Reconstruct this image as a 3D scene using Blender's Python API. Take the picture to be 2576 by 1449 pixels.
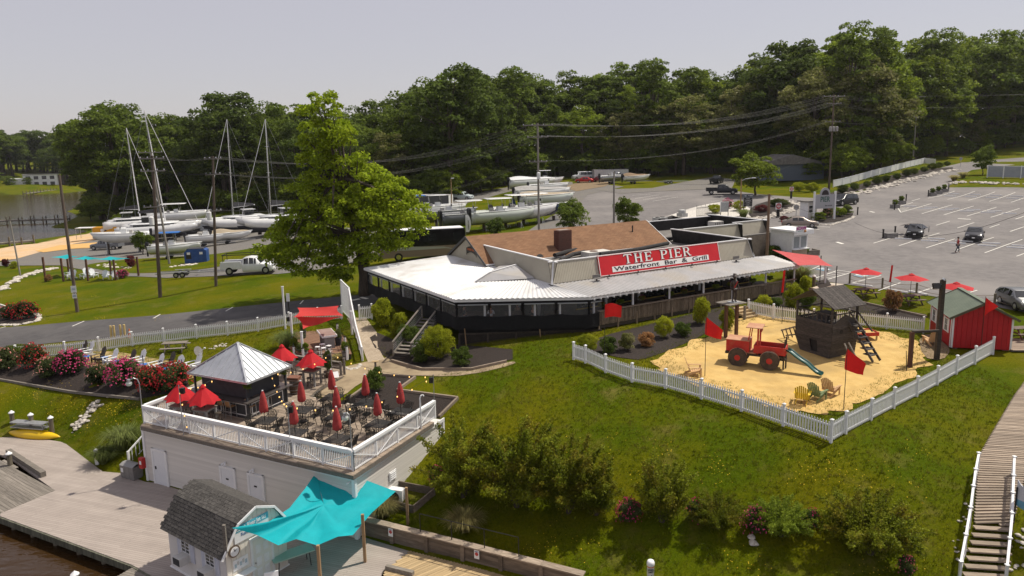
import bpy,bmesh,math,random
import numpy as np
from mathutils import Vector,Matrix
for o in list(bpy.data.objects):bpy.data.objects.remove(o)
SC=bpy.context.scene;COL=SC.collection
R=math.radians;PI=math.pi
random.seed(7);rng=np.random.default_rng(7)
# ----- camera, world, sun, exposure
FPX=1786.0;PIT=R(9.5);ROLL=R(1.1);CH=20.0;YC=365.0+FPX*math.tan(PIT)
SUN_EL=60.0;SUN_DIR=(0.90,0.43)
F_=Vector((0,math.cos(PIT),-math.sin(PIT)));U0=Vector((0,math.sin(PIT),math.cos(PIT)));R0=Vector((1,0,0))
RT=R0*math.cos(ROLL)-U0*math.sin(ROLL);UP=U0*math.cos(ROLL)+R0*math.sin(ROLL);CAM=Vector((0,0,CH))
cd=bpy.data.cameras.new('camera');cam=bpy.data.objects.new('camera',cd);COL.objects.link(cam)
cam.matrix_world=Matrix(((RT.x,UP.x,-F_.x,0),(RT.y,UP.y,-F_.y,0),(RT.z,UP.z,-F_.z,CH),(0,0,0,1)))
cd.sensor_width=36;cd.lens=FPX/2576*36;cd.shift_y=-(724.5-YC)/2576;cd.clip_start=.5;cd.clip_end=6000
SC.camera=cam
az=math.atan2(SUN_DIR[0],SUN_DIR[1])
W=bpy.data.worlds.new('World');SC.world=W;W.use_nodes=True
nt=W.node_tree;bg=nt.nodes['Background'];sky=nt.nodes.new('ShaderNodeTexSky');sky.sky_type='NISHITA'
sky.sun_disc=False;sky.sun_elevation=R(SUN_EL);sky.sun_rotation=az
sky.altitude=0;sky.air_density=1.0;sky.dust_density=1.0;sky.ozone_density=1.5
veil=nt.nodes.new('ShaderNodeMix');veil.data_type='RGBA';veil.inputs[0].default_value=.68;veil.inputs[7].default_value=(6.55,6.0,6.25,1)
nt.links.new(sky.outputs[0],veil.inputs[6]);nt.links.new(veil.outputs[2],bg.inputs[0]);bg.inputs[1].default_value=0.1
sl=bpy.data.lights.new('sun','SUN');sl.energy=4.8;sl.angle=R(1.0);sl.color=(1,.93,.80)
sun=bpy.data.objects.new('sun',sl);COL.objects.link(sun)
sh=Vector((SUN_DIR[0],SUN_DIR[1],0)).normalized()*math.cos(R(SUN_EL));sv=Vector((sh.x,sh.y,math.sin(R(SUN_EL))))
sun.rotation_euler=sv.to_track_quat('Z','Y').to_euler()
SC.view_settings.view_transform='Standard';SC.view_settings.look='None'
SC.view_settings.gamma=1;SC.view_settings.use_curve_mapping=False;SC.view_settings.exposure=0.0
# ----- pixels to places
def ray(x,y):return F_+RT*((x-1288)/FPX)-UP*((y-YC)/FPX)
def P(x,y,z):
 d=ray(x,y);return CAM+d*((z-CH)/d.z)
def proj(q):
 d=Vector(q)-CAM;z=d.dot(F_);return(1288+FPX*d.dot(RT)/z,YC-FPX*d.dot(UP)/z,z)
def top_h(b,y2):
 lo,hi=0,90
 for i in range(40):
  m=(lo+hi)/2
  if proj((b[0],b[1],b[2]+m))[1]>y2:lo=m
  else:hi=m
 return lo
CP=[(160,1112,.5),(260,1185,.55),(0,962,3.0),(180,990,3.1),(350,1008,3.2),(60,1040,1.7),(200,1040,1.8),(100,1090,.7),(280,1090,1.6),(100,940,3.4),(330,975,3.6),(230,905,3.7),(400,925,3.95),(300,870,4.0),(560,860,4.1),(985,1222,1.8),(1069,1135,2.4),(1130,1010,4.0),(1000,1000,4.05),(1100,1230,2.0),(1300,1130,3.3),(1300,1290,1.9),(1500,1000,4.9),(1443,905,5.6),(1750,1010,5.3),(2090,1115,5.0),(1700,1200,3.6),(1900,1300,2.7),(2200,1250,3.6),(1600,1400,1.4),(2000,1449,1.7),(2300,1430,2.2),(2420,1200,4.0),(2440,1400,2.4),(2400,1000,5.0),(2497,900,5.4),(2576,1000,4.9),(2560,1250,3.8),(1900,900,5.4),(2100,830,5.7),(2327,835,5.5),(2400,880,5.4),(1900,1010,5.2),(1300,900,5.2),(1160,880,4.9),(1060,905,4.2),(920,930,4.1),(940,850,4.7),(918,745,5.3),(780,905,4.15),(720,800,4.8),(400,850,4.2),(60,885,3.7),(0,830,3.5),(400,780,4.2),(880,755,5.3),(620,690,5.4),(403,748,4.3),(195,785,3.8),(0,740,3.0),(150,690,3.2),(250,700,3.5),(400,690,4.2),(40,665,2.0),(120,645,1.5),(250,620,1.6),(330,640,2.2),(600,585,2.6),(300,600,1.6),(480,660,3.6),(800,690,5.2),(160,594,.12),(0,622,.1),(80,608,.1),(130,612,.6),(60,640,1.0),(50,575,-1.5),(100,560,-1.6),(50,520,-2),(150,520,-2),(60,490,-2),(185,500,-1.4),(5,590,-1.0),(205,565,.7),(215,590,1.0),(225,520,.8),(215,495,1.0),(10,477,.2),(100,476,.2),(180,478,.3),(60,443,8),(150,443,8),(-60,443,8),(-80,500,-2),(-80,560,-2),(-60,610,-.5),(400,545,2.5),(700,540,3.8),(900,540,5.0),(2408,636,6.9),(2310,598,7.6),(2370,492,9.6),(2550,520,9),(2576,640,7),(2550,790,6.1),(2300,740,6.15),(2170,740,6.05),(2050,700,6.3),(2010,551,8.5),(2125,515,9.2),(1990,470,9.8),(1815,488,9.9),(1650,500,9.2),(1560,470,10),(1450,470,9.8),(1330,590,7.0),(1300,560,7.2),(1200,590,6.6),(1400,520,8.2),(1160,503,7.9),(1110,518,7.7),(1080,646,6.5),(1000,560,6.2),(2500,447,12),(2420,410,13),(2576,388,14.5),(2085,478,10),(2300,412,13),(1700,452,10.6),(1950,448,11),(1600,640,6.2),(1850,640,6.6)]
XP=[(-22.4,39.8,.45),(-15,36,.35),(-8,32.6,.4),(-14,41,2.6),(-18,44,3.7),(-22,30,-2),(-15,26,-2),(-30,34,-2),(-8,23,-2),(-6,29,-.3),(0,27.5,.3),(-3,30,.5),(6,24,.2),(-40,36,-2),(-12,30,-.8),(-26,36,-1),(15,20,-.5),(25,22,1.0),(-60,400,-2),(-300,300,-2),(-200,200,-2),(-120,180,-1.8),(0,260,14),(100,260,18),(200,250,20),(150,170,14),(120,80,7.5),(60,40,5),(60,20,2),(200,120,9),(-60,190,5),(-120,230,3),(-60,260,9),(-500,520,10),(-200,520,10),(-350,560,14)]
CPX=[]
for(x,y,z)in CP:
 q=P(x,y,z);CPX.append((q.x,q.y,z))
CPX=np.array(CPX+XP,float)
def _phi(dx,dy):return np.sqrt(dx*dx+dy*dy+9.0)
_A=_phi(CPX[:,None,0]-CPX[None,:,0],CPX[:,None,1]-CPX[None,:,1]);_n=len(CPX)
_B=np.zeros((_n+1,_n+1));_B[:_n,:_n]=_A-np.eye(_n)*.8;_B[:_n,_n]=1;_B[_n,:_n]=1
_w=np.linalg.solve(_B,np.append(CPX[:,2],0))
def gz(x,y):
 x=np.atleast_1d(np.asarray(x,float));y=np.atleast_1d(np.asarray(y,float));out=np.empty(x.shape)
 for i in range(0,x.size,20000):
  s=slice(i,i+20000)
  out.flat[s]=_phi(x.flat[s][:,None]-CPX[:,0],y.flat[s][:,None]-CPX[:,1])@_w[:_n]+_w[_n]
 return np.clip(out,-3,24)
def gh(x,y):return float(gz(x,y)[0])
_T=np.concatenate([np.arange(18,120,.4),np.arange(120,320,1.2),np.arange(320,900,4)])
def G(px,py):
 d=ray(px,py);X=d.x*_T;Y=d.y*_T;Z=CH+d.z*_T;h=gz(X,Y);k=np.argmax(Z<=h)
 if Z[k]>h[k]:k=len(_T)-1
 a=(Z[k-1]-h[k-1])/max(1e-6,(Z[k-1]-h[k-1])-(Z[k]-h[k]));t=_T[k-1]+(_T[k]-_T[k-1])*a
 return Vector((d.x*t,d.y*t,gh(d.x*t,d.y*t)))
def G2(pts):return[G(*p)for p in pts]
# ----- materials
MATS={}
def nn(t,ty,**kw):
 n=t.nodes.new(ty)
 for k,v in kw.items():setattr(n,k,v)
 return n
def rgba(c):return(c[0],c[1],c[2],1)
def M(name,c1,c2=None,scale=4,rough=.7,metal=0,bump=0,bscale=None,stretch=None,island=0,objr=0,c3=None,s3=.5,spec=.4,transl=0,alpha=1,thr=None):
 """principled with noise-mixed colours, per-object and per-island value jitter, noise bump"""
 if name in MATS:return MATS[name]
 m=bpy.data.materials.new(name);m.use_nodes=True;t=m.node_tree;b=t.nodes['Principled BSDF'];L=t.links.new
 b.inputs['Roughness'].default_value=rough;b.inputs['Metallic'].default_value=metal;b.inputs['Specular IOR Level'].default_value=spec
 tc=nn(t,'ShaderNodeTexCoord');vec=tc.outputs['Object']
 if stretch:
  mp=nn(t,'ShaderNodeMapping');mp.inputs['Scale'].default_value=stretch;L(vec,mp.inputs[0]);vec=mp.outputs[0]
 if objr:
  oi=nn(t,'ShaderNodeObjectInfo');va=nn(t,'ShaderNodeVectorMath',operation='ADD');L(vec,va.inputs[0])
  sc_=nn(t,'ShaderNodeMath',operation='MULTIPLY');sc_.inputs[1].default_value=57;L(oi.outputs['Random'],sc_.inputs[0]);L(sc_.outputs[0],va.inputs[1]);vec=va.outputs[0]
 col=None
 if c2 is not None:
  nz=nn(t,'ShaderNodeTexNoise');nz.inputs['Scale'].default_value=scale;nz.inputs['Detail'].default_value=5;nz.inputs['Roughness'].default_value=.65;L(vec,nz.inputs['Vector'])
  cr=nn(t,'ShaderNodeValToRGB');lo,hi=thr or(.34,.66);cr.color_ramp.elements[0].position=lo;cr.color_ramp.elements[1].position=hi
  cr.color_ramp.elements[0].color=rgba(c1);cr.color_ramp.elements[1].color=rgba(c2);L(nz.outputs['Fac'],cr.inputs[0]);col=cr.outputs[0]
  if c3 is not None:
   n3=nn(t,'ShaderNodeTexNoise');n3.inputs['Scale'].default_value=s3;n3.inputs['Detail'].default_value=3;L(vec,n3.inputs['Vector'])
   r3=nn(t,'ShaderNodeValToRGB');r3.color_ramp.elements[0].position=.48;r3.color_ramp.elements[1].position=.68;L(n3.outputs['Fac'],r3.inputs[0])
   mx=nn(t,'ShaderNodeMix',data_type='RGBA');L(r3.outputs[0],mx.inputs[0]);L(col,mx.inputs[6]);mx.inputs[7].default_value=rgba(c3);col=mx.outputs[2]
 for amt,ty,out in((objr,'ShaderNodeObjectInfo','Random'),(island,'ShaderNodeNewGeometry','Random Per Island')):
  if not amt:continue
  g=nn(t,ty);mr=nn(t,'ShaderNodeMapRange');mr.inputs[3].default_value=1-amt;mr.inputs[4].default_value=1+amt;L(g.outputs[out],mr.inputs[0])
  hs=nn(t,'ShaderNodeHueSaturation');L(mr.outputs[0],hs.inputs['Value'])
  if col is None:hs.inputs['Color'].default_value=rgba(c1)
  else:L(col,hs.inputs['Color'])
  col=hs.outputs[0]
 if col is None:b.inputs['Base Color'].default_value=rgba(c1)
 else:L(col,b.inputs['Base Color'])
 if bump:
  bz=nn(t,'ShaderNodeTexNoise');bz.inputs['Scale'].default_value=bscale or scale*3;bz.inputs['Detail'].default_value=4;L(vec,bz.inputs['Vector'])
  bp=nn(t,'ShaderNodeBump');bp.inputs['Strength'].default_value=bump;bp.inputs['Distance'].default_value=.05;L(bz.outputs['Fac'],bp.inputs['Height']);L(bp.outputs[0],b.inputs['Normal'])
 if transl:
  tr=nn(t,'ShaderNodeBsdfTranslucent');ms=nn(t,'ShaderNodeMixShader');ms.inputs[0].default_value=transl
  if col is None:tr.inputs[0].default_value=rgba(c1)
  else:L(col,tr.inputs[0])
  L(b.outputs[0],ms.inputs[1]);L(tr.outputs[0],ms.inputs[2]);L(ms.outputs[0],t.nodes['Material Output'].inputs[0])
 if alpha<1:b.inputs['Alpha'].default_value=alpha
 MATS[name]=m;return m
def em(name,c,s):
 m=bpy.data.materials.new(name);m.use_nodes=True;b=m.node_tree.nodes['Principled BSDF']
 b.inputs['Base Color'].default_value=rgba(c);b.inputs['Emission Color'].default_value=rgba(c);b.inputs['Emission Strength'].default_value=s;MATS[name]=m;return m
def leafm(name,ca,cb,cc=None,tr=.45):
 """foliage: colour varies leaf by leaf and clump by clump"""
 return M(name,ca,cb,scale=.55,rough=.55,island=.38,objr=.2,c3=cc,s3=.9,transl=tr,spec=.08)
# ----- mesh building
class MB:
 def __init__(s):s.v=[];s.f=[]
 def add(s,vs,fs):
  n=len(s.v);s.v+=[tuple(v)for v in vs];s.f+=[tuple(i+n for i in f)for f in fs];return s
 def box(s,c,d,rz=0,rx=0):
  x,y,z=d[0]/2,d[1]/2,d[2]/2;ca,sa=math.cos(rz),math.sin(rz);cx,sx=math.cos(rx),math.sin(rx);vs=[]
  for k in(-z,z):
   for(i,j)in((-x,-y),(x,-y),(x,y),(-x,y)):
    j2=j*cx-k*sx;k2=j*sx+k*cx;vs.append((c[0]+i*ca-j2*sa,c[1]+i*sa+j2*ca,c[2]+k2))
  return s.add(vs,[(3,2,1,0),(4,5,6,7),(0,1,5,4),(1,2,6,5),(2,3,7,6),(3,0,4,7)])
 def beam(s,a,b,w,h,up=(0,0,1)):
  a=Vector(a);b=Vector(b);d=(b-a).normalized();u=Vector(up)
  sd=d.cross(u)
  if sd.length<1e-4:sd=d.cross(Vector((0,1,0)))
  sd.normalize();u=sd.cross(d).normalized();vs=[]
  for q in(a,b):
   for(i,j)in((-1,-1),(1,-1),(1,1),(-1,1)):vs.append(q+sd*(i*w/2)+u*(j*h/2))
  return s.add(vs,[(0,1,2,3),(7,6,5,4),(0,4,5,1),(1,5,6,2),(2,6,7,3),(3,7,4,0)])
 def cyl(s,a,b,r0,r1=None,n=8,cap=True):
  return s.tube([a,b],[r0,r0 if r1 is None else r1],n,cap)
 def tube(s,pts,r,n=6,cap=True):
  pts=[Vector(p)for p in pts];k=len(pts)
  if not hasattr(r,'__len__'):r=[r]*k
  vs=[];ref=None
  for i,p in enumerate(pts):
   d=(pts[min(i+1,k-1)]-pts[max(i-1,0)]).normalized()
   if ref is None:ref=Vector((1,0,0))if abs(d.x)<.8 else Vector((0,1,0))
   a=d.cross(ref).normalized();b=d.cross(a).normalized();ref=-b if False else ref
   for j in range(n):
    t=2*PI*j/n;vs.append(p+a*(r[i]*math.cos(t))+b*(r[i]*math.sin(t)))
  fs=[(i*n+j,i*n+(j+1)%n,(i+1)*n+(j+1)%n,(i+1)*n+j)for i in range(k-1)for j in range(n)]
  fs=[f[::-1]for f in fs]
  if cap:fs+=[tuple(range(n)),tuple(reversed(range((k-1)*n,k*n)))]
  return s.add(vs,fs)
 def prism(s,poly,z0,z1):
  n=len(poly);ar=sum(poly[i][0]*poly[(i+1)%n][1]-poly[(i+1)%n][0]*poly[i][1]for i in range(n))
  if ar<0:poly=poly[::-1]
  f0=z0 if callable(z0)else(lambda x,y:z0);f1=z1 if callable(z1)else(lambda x,y:z1)
  vs=[(p[0],p[1],f0(p[0],p[1]))for p in poly]+[(p[0],p[1],f1(p[0],p[1]))for p in poly]
  return s.add(vs,[tuple(reversed(range(n))),tuple(range(n,2*n))]+[(i,(i+1)%n,n+(i+1)%n,n+i)for i in range(n)])
 def extr(s,poly,a,b,axis='y'):
  """side profile (x,z) extruded along y from a to b (or (y,z) along x)"""
  n=len(poly);g=(lambda p,t:(p[0],t,p[1]))if axis=='y' else(lambda p,t:(t,p[0],p[1]))
  vs=[g(p,a)for p in poly]+[g(p,b)for p in poly]
  return s.add(vs,[tuple(range(n)),tuple(reversed(range(n,2*n)))]+[(n+i,n+(i+1)%n,(i+1)%n,i)for i in range(n)])
 def lathe(s,prof,c=(0,0,0),n=12):
  vs=[(c[0]+r*math.cos(2*PI*j/n),c[1]+r*math.sin(2*PI*j/n),c[2]+z)for(r,z)in prof for j in range(n)];k=len(prof)
  return s.add(vs,[(i*n+j,i*n+(j+1)%n,(i+1)*n+(j+1)%n,(i+1)*n+j)for i in range(k-1)for j in range(n)]+[tuple(reversed(range(n))),tuple(range((k-1)*n,k*n))])
 def grid(s,fn,nu,nv):
  vs=[fn(i/nu,j/nv)for i in range(nu+1)for j in range(nv+1)];w=nv+1
  return s.add(vs,[(i*w+j,(i+1)*w+j,(i+1)*w+j+1,i*w+j+1)for i in range(nu)for j in range(nv)])
 def loft(s,rings,cap=True):
  n=len(rings[0]);k=len(rings);vs=[p for r in rings for p in r]
  fs=[(i*n+j,i*n+(j+1)%n,(i+1)*n+(j+1)%n,(i+1)*n+j)for i in range(k-1)for j in range(n)]
  if cap:fs+=[tuple(reversed(range(n))),tuple(range((k-1)*n,k*n))]
  return s.add(vs,fs)
 def mesh(s,name,mat=None,smooth=False):
  me=bpy.data.meshes.new(name);me.from_pydata(s.v,[],s.f)
  if mat:me.materials.append(mat)
  if smooth:me.polygons.foreach_set('use_smooth',[True]*len(me.polygons))
  me.update();return me
 def build(s,name,mat,parent=None,smooth=False,fix=False):
  me=s.mesh(name,mat,smooth)
  if fix:
   bm=bmesh.new();bm.from_mesh(me);bmesh.ops.recalc_face_normals(bm,faces=bm.faces);bm.to_mesh(me);bm.free()
  return inst(name,me,parent)
def inst(name,me,parent=None,loc=(0,0,0),rz=0,rot=None,sc=None):
 o=bpy.data.objects.new(name,me);COL.objects.link(o);o.location=loc
 o.rotation_euler=rot if rot else(0,0,rz)
 if sc is not None:o.scale=sc if hasattr(sc,'__len__')else(sc,sc,sc)
 if parent:o.parent=parent
 return o
def tag(o,label,cat,group=None,kind=None):
 o['label']=label;o['category']=cat
 if group:o['group']=group
 if kind:o['kind']=kind
 return o
def T(name,label,cat,loc=(0,0,0),rz=0,group=None):
 return tag(inst(name,None,None,loc,rz),label,cat,group)
KIDS={}
def copytree(root,loc,rz=None,label=None,group=None,sc=None,parent=None):
 c=root.copy();COL.objects.link(c)
 if parent is None:
  c.location=loc
  if rz is not None:c.rotation_euler=(0,0,rz)
  if sc is not None:c.scale=sc if hasattr(sc,'__len__')else(sc,sc,sc)
  if label:c['label']=label
  if group:c['group']=group
 else:c.parent=parent
 for ch in root.children:copytree(ch,None,parent=c)
 return c
def struct(o,kind='structure'):o['kind']=kind;return o
def fast(name,verts,faces,mat=None,smooth=False):
 me=bpy.data.meshes.new(name);nv=len(verts);nf=len(faces);k=faces.shape[1]
 me.vertices.add(nv);me.vertices.foreach_set('co',np.ascontiguousarray(verts,dtype=np.float32).ravel())
 me.loops.add(nf*k);me.loops.foreach_set('vertex_index',np.ascontiguousarray(faces,dtype=np.int32).ravel())
 me.polygons.add(nf);me.polygons.foreach_set('loop_start',np.arange(0,nf*k,k,dtype=np.int32))
 if smooth:me.polygons.foreach_set('use_smooth',np.ones(nf,dtype=bool))
 me.update(calc_edges=True)
 if mat:me.materials.append(mat)
 return me
def drape(name,poly,off,mat,res=2.0,kind='structure',fn=None):
 """polygon of world xy laid over the terrain"""
 bm=bmesh.new();vs=[bm.verts.new((p[0],p[1],0))for p in poly];bm.faces.new(vs);bmesh.ops.triangulate(bm,faces=bm.faces[:])
 xs=[p[0]for p in poly];ys=[p[1]for p in poly]
 for ax,lo,hi in((0,min(xs),max(xs)),(1,min(ys),max(ys))):
  k=math.ceil(lo/res)*res
  while k<hi:
   co=[0,0,0];co[ax]=k;no=[0,0,0];no[ax]=1
   bmesh.ops.bisect_plane(bm,geom=bm.verts[:]+bm.edges[:]+bm.faces[:],plane_co=co,plane_no=no,dist=1e-4);k+=res
 bm.verts.ensure_lookup_table();X=np.array([v.co.x for v in bm.verts]);Y=np.array([v.co.y for v in bm.verts]);Z=gz(X,Y)+off
 for v,z in zip(bm.verts,Z):v.co.z=fn(v.co.x,v.co.y)if fn else z
 bmesh.ops.recalc_face_normals(bm,faces=bm.faces[:])
 if sum(f.normal.z for f in bm.faces)<0:bmesh.ops.reverse_faces(bm,faces=bm.faces[:])
 me=bpy.data.meshes.new(name);bm.to_mesh(me);bm.free();me.materials.append(mat)
 me.polygons.foreach_set('use_smooth',[True]*len(me.polygons));o=inst(name,me);o['kind']=kind;return o
def pxpoly(pts,extra=()):return[(q.x,q.y)for q in G2(pts)]+list(extra)
def smoothpoly(pts,k=3,closed=True):
 """Chaikin"""
 for _ in range(k):
  out=[];n=len(pts)
  for i in range(n if closed else n-1):
   a=pts[i];b=pts[(i+1)%n];out+=[tuple(a[j]*.75+b[j]*.25 for j in range(len(a))),tuple(a[j]*.25+b[j]*.75 for j in range(len(a)))]
  pts=out
 return pts
def along(pts,step):
 """points every step along a polyline of tuples"""
 out=[];pts=[Vector(p)for p in pts];rem=0
 for a,b in zip(pts[:-1],pts[1:]):
  L=(b-a).length;t=rem
  while t<L:out.append((a+(b-a)*(t/L),(b-a).normalized()));t+=step
  rem=t-L
 return out
TXT={}
def text_mesh(key,body,size=1.0,off=0.0,ext=.004,align='CENTER',space=1.0,shear=0,line=1.0):
 cu=bpy.data.curves.new('txt','FONT');cu.body=body;cu.size=size;cu.offset=off;cu.extrude=ext;cu.align_x=align;cu.align_y='CENTER';cu.resolution_u=3;cu.space_character=space;cu.shear=shear;cu.space_line=line
 o=bpy.data.objects.new('txt',cu);COL.objects.link(o);dg=bpy.context.evaluated_depsgraph_get()
 me=bpy.data.meshes.new_from_object(o.evaluated_get(dg));bpy.data.objects.remove(o);TXT[key]=me;return me
def text(key,mat,parent,loc,rot,name='lettering',sc=None):
 me=TXT[key].copy();me.materials.clear();me.materials.append(mat);return inst(name,me,parent,loc,rot=rot,sc=sc)
for k,b,s,o_ in(('pier2','PIER',.62,.012),('bar2','Bar & Grill',.3,.004),('scoops','SCOOPS',.42,.03),('dne','DO NOT\nENTER',.16,.004),('dn','DO NOT',.1,.006),('en','ENTER',.1,.006),('stop','STOP',.16,.006),('wf','Waterfront  Bar  &  Grill',.62,.008),('jet','South River Jet Ski',.3,.006),('rent','Rental Office',.25,.004),('speed','SPEED\nLIMIT',.085,.002),('six','6',.26,.008),('sunset','SUNSET BAR',.26,.012),('marine','MARINE',.5,.01),('pier7','PIER 7',.3,.006),('yachts','YACHTS',.2,.004),('brk','BROKERAGE',.2,.004),('mar','MARINA',.16,.004),('per','PIER',.16,.004),('zar','ZAR FORMENTI',.42,.01),('sym','SYMPHONY',.3,.006),('hc','S',1.0,.02),('note','NOTICE\nPRIVATE\nPROPERTY',.12,.004),('seven','7',.5,.01),('A','A',.9,.03)):
 text_mesh(k,b,s,o_)
# ----- ground, water, paved and planted surfaces
def grass_mat():
 m=bpy.data.materials.new('grass');m.use_nodes=True;t=m.node_tree;b=t.nodes['Principled BSDF'];L=t.links.new
 b.inputs['Roughness'].default_value=.85;b.inputs['Specular IOR Level'].default_value=.03
 tc=nn(t,'ShaderNodeTexCoord').outputs['Object']
 def noise(s,d=4,r=.6):
  n=nn(t,'ShaderNodeTexNoise');n.inputs['Scale'].default_value=s;n.inputs['Detail'].default_value=d;n.inputs['Roughness'].default_value=r;L(tc,n.inputs['Vector']);return n.outputs['Fac']
 def ramp(f,stops):
  r=nn(t,'ShaderNodeValToRGB');e=r.color_ramp.elements
  while len(e)<len(stops):e.new(.5)
  for k,(p,c)in enumerate(stops):e[k].position=p;e[k].color=rgba(c)
  L(f,r.inputs[0]);return r.outputs[0]
 def mix(f,a,c):
  x=nn(t,'ShaderNodeMix',data_type='RGBA');L(f,x.inputs[0]);L(a,x.inputs[6]);L(c,x.inputs[7]);return x.outputs[2]
 fine=ramp(noise(9,6,.75),[(.28,(.042,.056,.0005)),(.5,(.090,.102,.0015)),(.75,(.150,.148,.006))])
 big=ramp(noise(.16,3),[(.38,(.66,.86,.7)),(.62,(1.2,1.06,1.2))])
 mu=nn(t,'ShaderNodeMix',data_type='RGBA',blend_type='MULTIPLY');mu.inputs[0].default_value=1;L(fine,mu.inputs[6]);L(big,mu.inputs[7])
 dry=ramp(noise(5,5),[(.3,(.11,.095,.018)),(.7,(.20,.165,.05))])
 df=nn(t,'ShaderNodeMath',operation='MULTIPLY');L(ramp(noise(.42,5,.7),[(.54,(0,0,0)),(.74,(1,1,1))]),df.inputs[0]);df.inputs[1].default_value=.75
 c=mix(df.outputs[0],mu.outputs[2],dry);L(c,b.inputs['Base Color'])
 bp=nn(t,'ShaderNodeBump');bp.inputs['Strength'].default_value=.9;bp.inputs['Distance'].default_value=.07;L(noise(16,5,.8),bp.inputs['Height']);L(bp.outputs[0],b.inputs['Normal'])
 MATS['grass']=m;return m
def plank_mat(name,c1,c2,w,ang,rough=.7):
 """boards too fine to build one by one: lines across the given world direction"""
 m=bpy.data.materials.new(name);m.use_nodes=True;t=m.node_tree;b=t.nodes['Principled BSDF'];L=t.links.new;b.inputs['Roughness'].default_value=rough
 tc=nn(t,'ShaderNodeTexCoord');mp=nn(t,'ShaderNodeMapping');mp.inputs['Rotation'].default_value=(0,0,-ang);L(tc.outputs['Object'],mp.inputs[0])
 br=nn(t,'ShaderNodeTexBrick');br.offset=.5;br.inputs['Scale'].default_value=1;br.inputs['Brick Width'].default_value=4.8;br.inputs['Row Height'].default_value=w;br.inputs['Mortar Size'].default_value=.006;br.inputs['Mortar Smooth'].default_value=.2
 br.inputs['Color1'].default_value=rgba(c1);br.inputs['Color2'].default_value=rgba(c2);br.inputs['Mortar'].default_value=rgba([x*.3 for x in c1]);L(mp.outputs[0],br.inputs['Vector'])
 nz=nn(t,'ShaderNodeTexNoise');nz.inputs['Scale'].default_value=.7;nz.inputs['Detail'].default_value=6;L(tc.outputs['Object'],nz.inputs['Vector'])
 mr=nn(t,'ShaderNodeMapRange');mr.inputs[3].default_value=.8;mr.inputs[4].default_value=1.2;L(nz.outputs['Fac'],mr.inputs[0])
 hs=nn(t,'ShaderNodeHueSaturation');L(br.outputs['Color'],hs.inputs['Color']);L(mr.outputs[0],hs.inputs['Value']);L(hs.outputs[0],b.inputs['Base Color'])
 bp=nn(t,'ShaderNodeBump');bp.inputs['Strength'].default_value=.5;bp.inputs['Distance'].default_value=.01;bp.invert=True;L(br.outputs['Fac'],bp.inputs['Height']);L(bp.outputs[0],b.inputs['Normal'])
 MATS[name]=m;return m
def brick_mat(name,c1,c2,mort,w,h,ms,ang=0,rough=.8,plane='xy',bump=.5):
 m=bpy.data.materials.new(name);m.use_nodes=True;t=m.node_tree;b=t.nodes['Principled BSDF'];L=t.links.new;b.inputs['Roughness'].default_value=rough
 tc=nn(t,'ShaderNodeTexCoord');mp=nn(t,'ShaderNodeMapping');mp.inputs['Rotation'].default_value=(0,0,-ang);L(tc.outputs['Object'],mp.inputs[0]);v=mp.outputs[0]
 if plane=='xz':
  sp=nn(t,'ShaderNodeSeparateXYZ');cb=nn(t,'ShaderNodeCombineXYZ');ad=nn(t,'ShaderNodeMath',operation='ADD');L(v,sp.inputs[0]);L(sp.outputs[0],ad.inputs[0]);L(sp.outputs[1],ad.inputs[1]);L(ad.outputs[0],cb.inputs[0]);L(sp.outputs[2],cb.inputs[1]);v=cb.outputs[0]
 br=nn(t,'ShaderNodeTexBrick');br.inputs['Scale'].default_value=1;br.inputs['Brick Width'].default_value=w;br.inputs['Row Height'].default_value=h;br.inputs['Mortar Size'].default_value=ms
 br.inputs['Color1'].default_value=rgba(c1);br.inputs['Color2'].default_value=rgba(c2);br.inputs['Mortar'].default_value=rgba(mort);L(v,br.inputs['Vector'])
 nz=nn(t,'ShaderNodeTexNoise');nz.inputs['Scale'].default_value=.9;nz.inputs['Detail'].default_value=7;L(tc.outputs['Object'],nz.inputs['Vector'])
 mr=nn(t,'ShaderNodeMapRange');mr.inputs[3].default_value=.7;mr.inputs[4].default_value=1.3;L(nz.outputs['Fac'],mr.inputs[0])
 hs=nn(t,'ShaderNodeHueSaturation');L(br.outputs['Color'],hs.inputs['Color']);L(mr.outputs[0],hs.inputs['Value']);L(hs.outputs[0],b.inputs['Base Color'])
 bp=nn(t,'ShaderNodeBump');bp.inputs['Strength'].default_value=bump;bp.inputs['Distance'].default_value=.02;bp.invert=True;L(br.outputs['Fac'],bp.inputs['Height']);L(bp.outputs[0],b.inputs['Normal'])
 MATS[name]=m;return m
def water_mat():
 m=bpy.data.materials.new('water');m.use_nodes=True;t=m.node_tree;b=t.nodes['Principled BSDF'];L=t.links.new
 b.inputs['Base Color'].default_value=(.035,.018,.006,1);b.inputs['Roughness'].default_value=.08;b.inputs['IOR'].default_value=1.33
 tc=nn(t,'ShaderNodeTexCoord');mp=nn(t,'ShaderNodeMapping');mp.inputs['Scale'].default_value=(.8,1.6,1);L(tc.outputs['Object'],mp.inputs[0])
 nz=nn(t,'ShaderNodeTexNoise');nz.inputs['Scale'].default_value=1.1;nz.inputs['Detail'].default_value=3;L(mp.outputs[0],nz.inputs['Vector'])
 bp=nn(t,'ShaderNodeBump');bp.inputs['Strength'].default_value=.6;bp.inputs['Distance'].default_value=.15;L(nz.outputs['Fac'],bp.inputs['Height']);L(bp.outputs[0],b.inputs['Normal'])
 MATS['water']=m;return m
m_grass=grass_mat();m_water=water_mat()
m_asph=M('asphalt',(.135,.125,.122),(.185,.171,.166),scale=1.2,rough=.9,bump=.25,bscale=60,c3=(.215,.198,.188),s3=.12)
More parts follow.
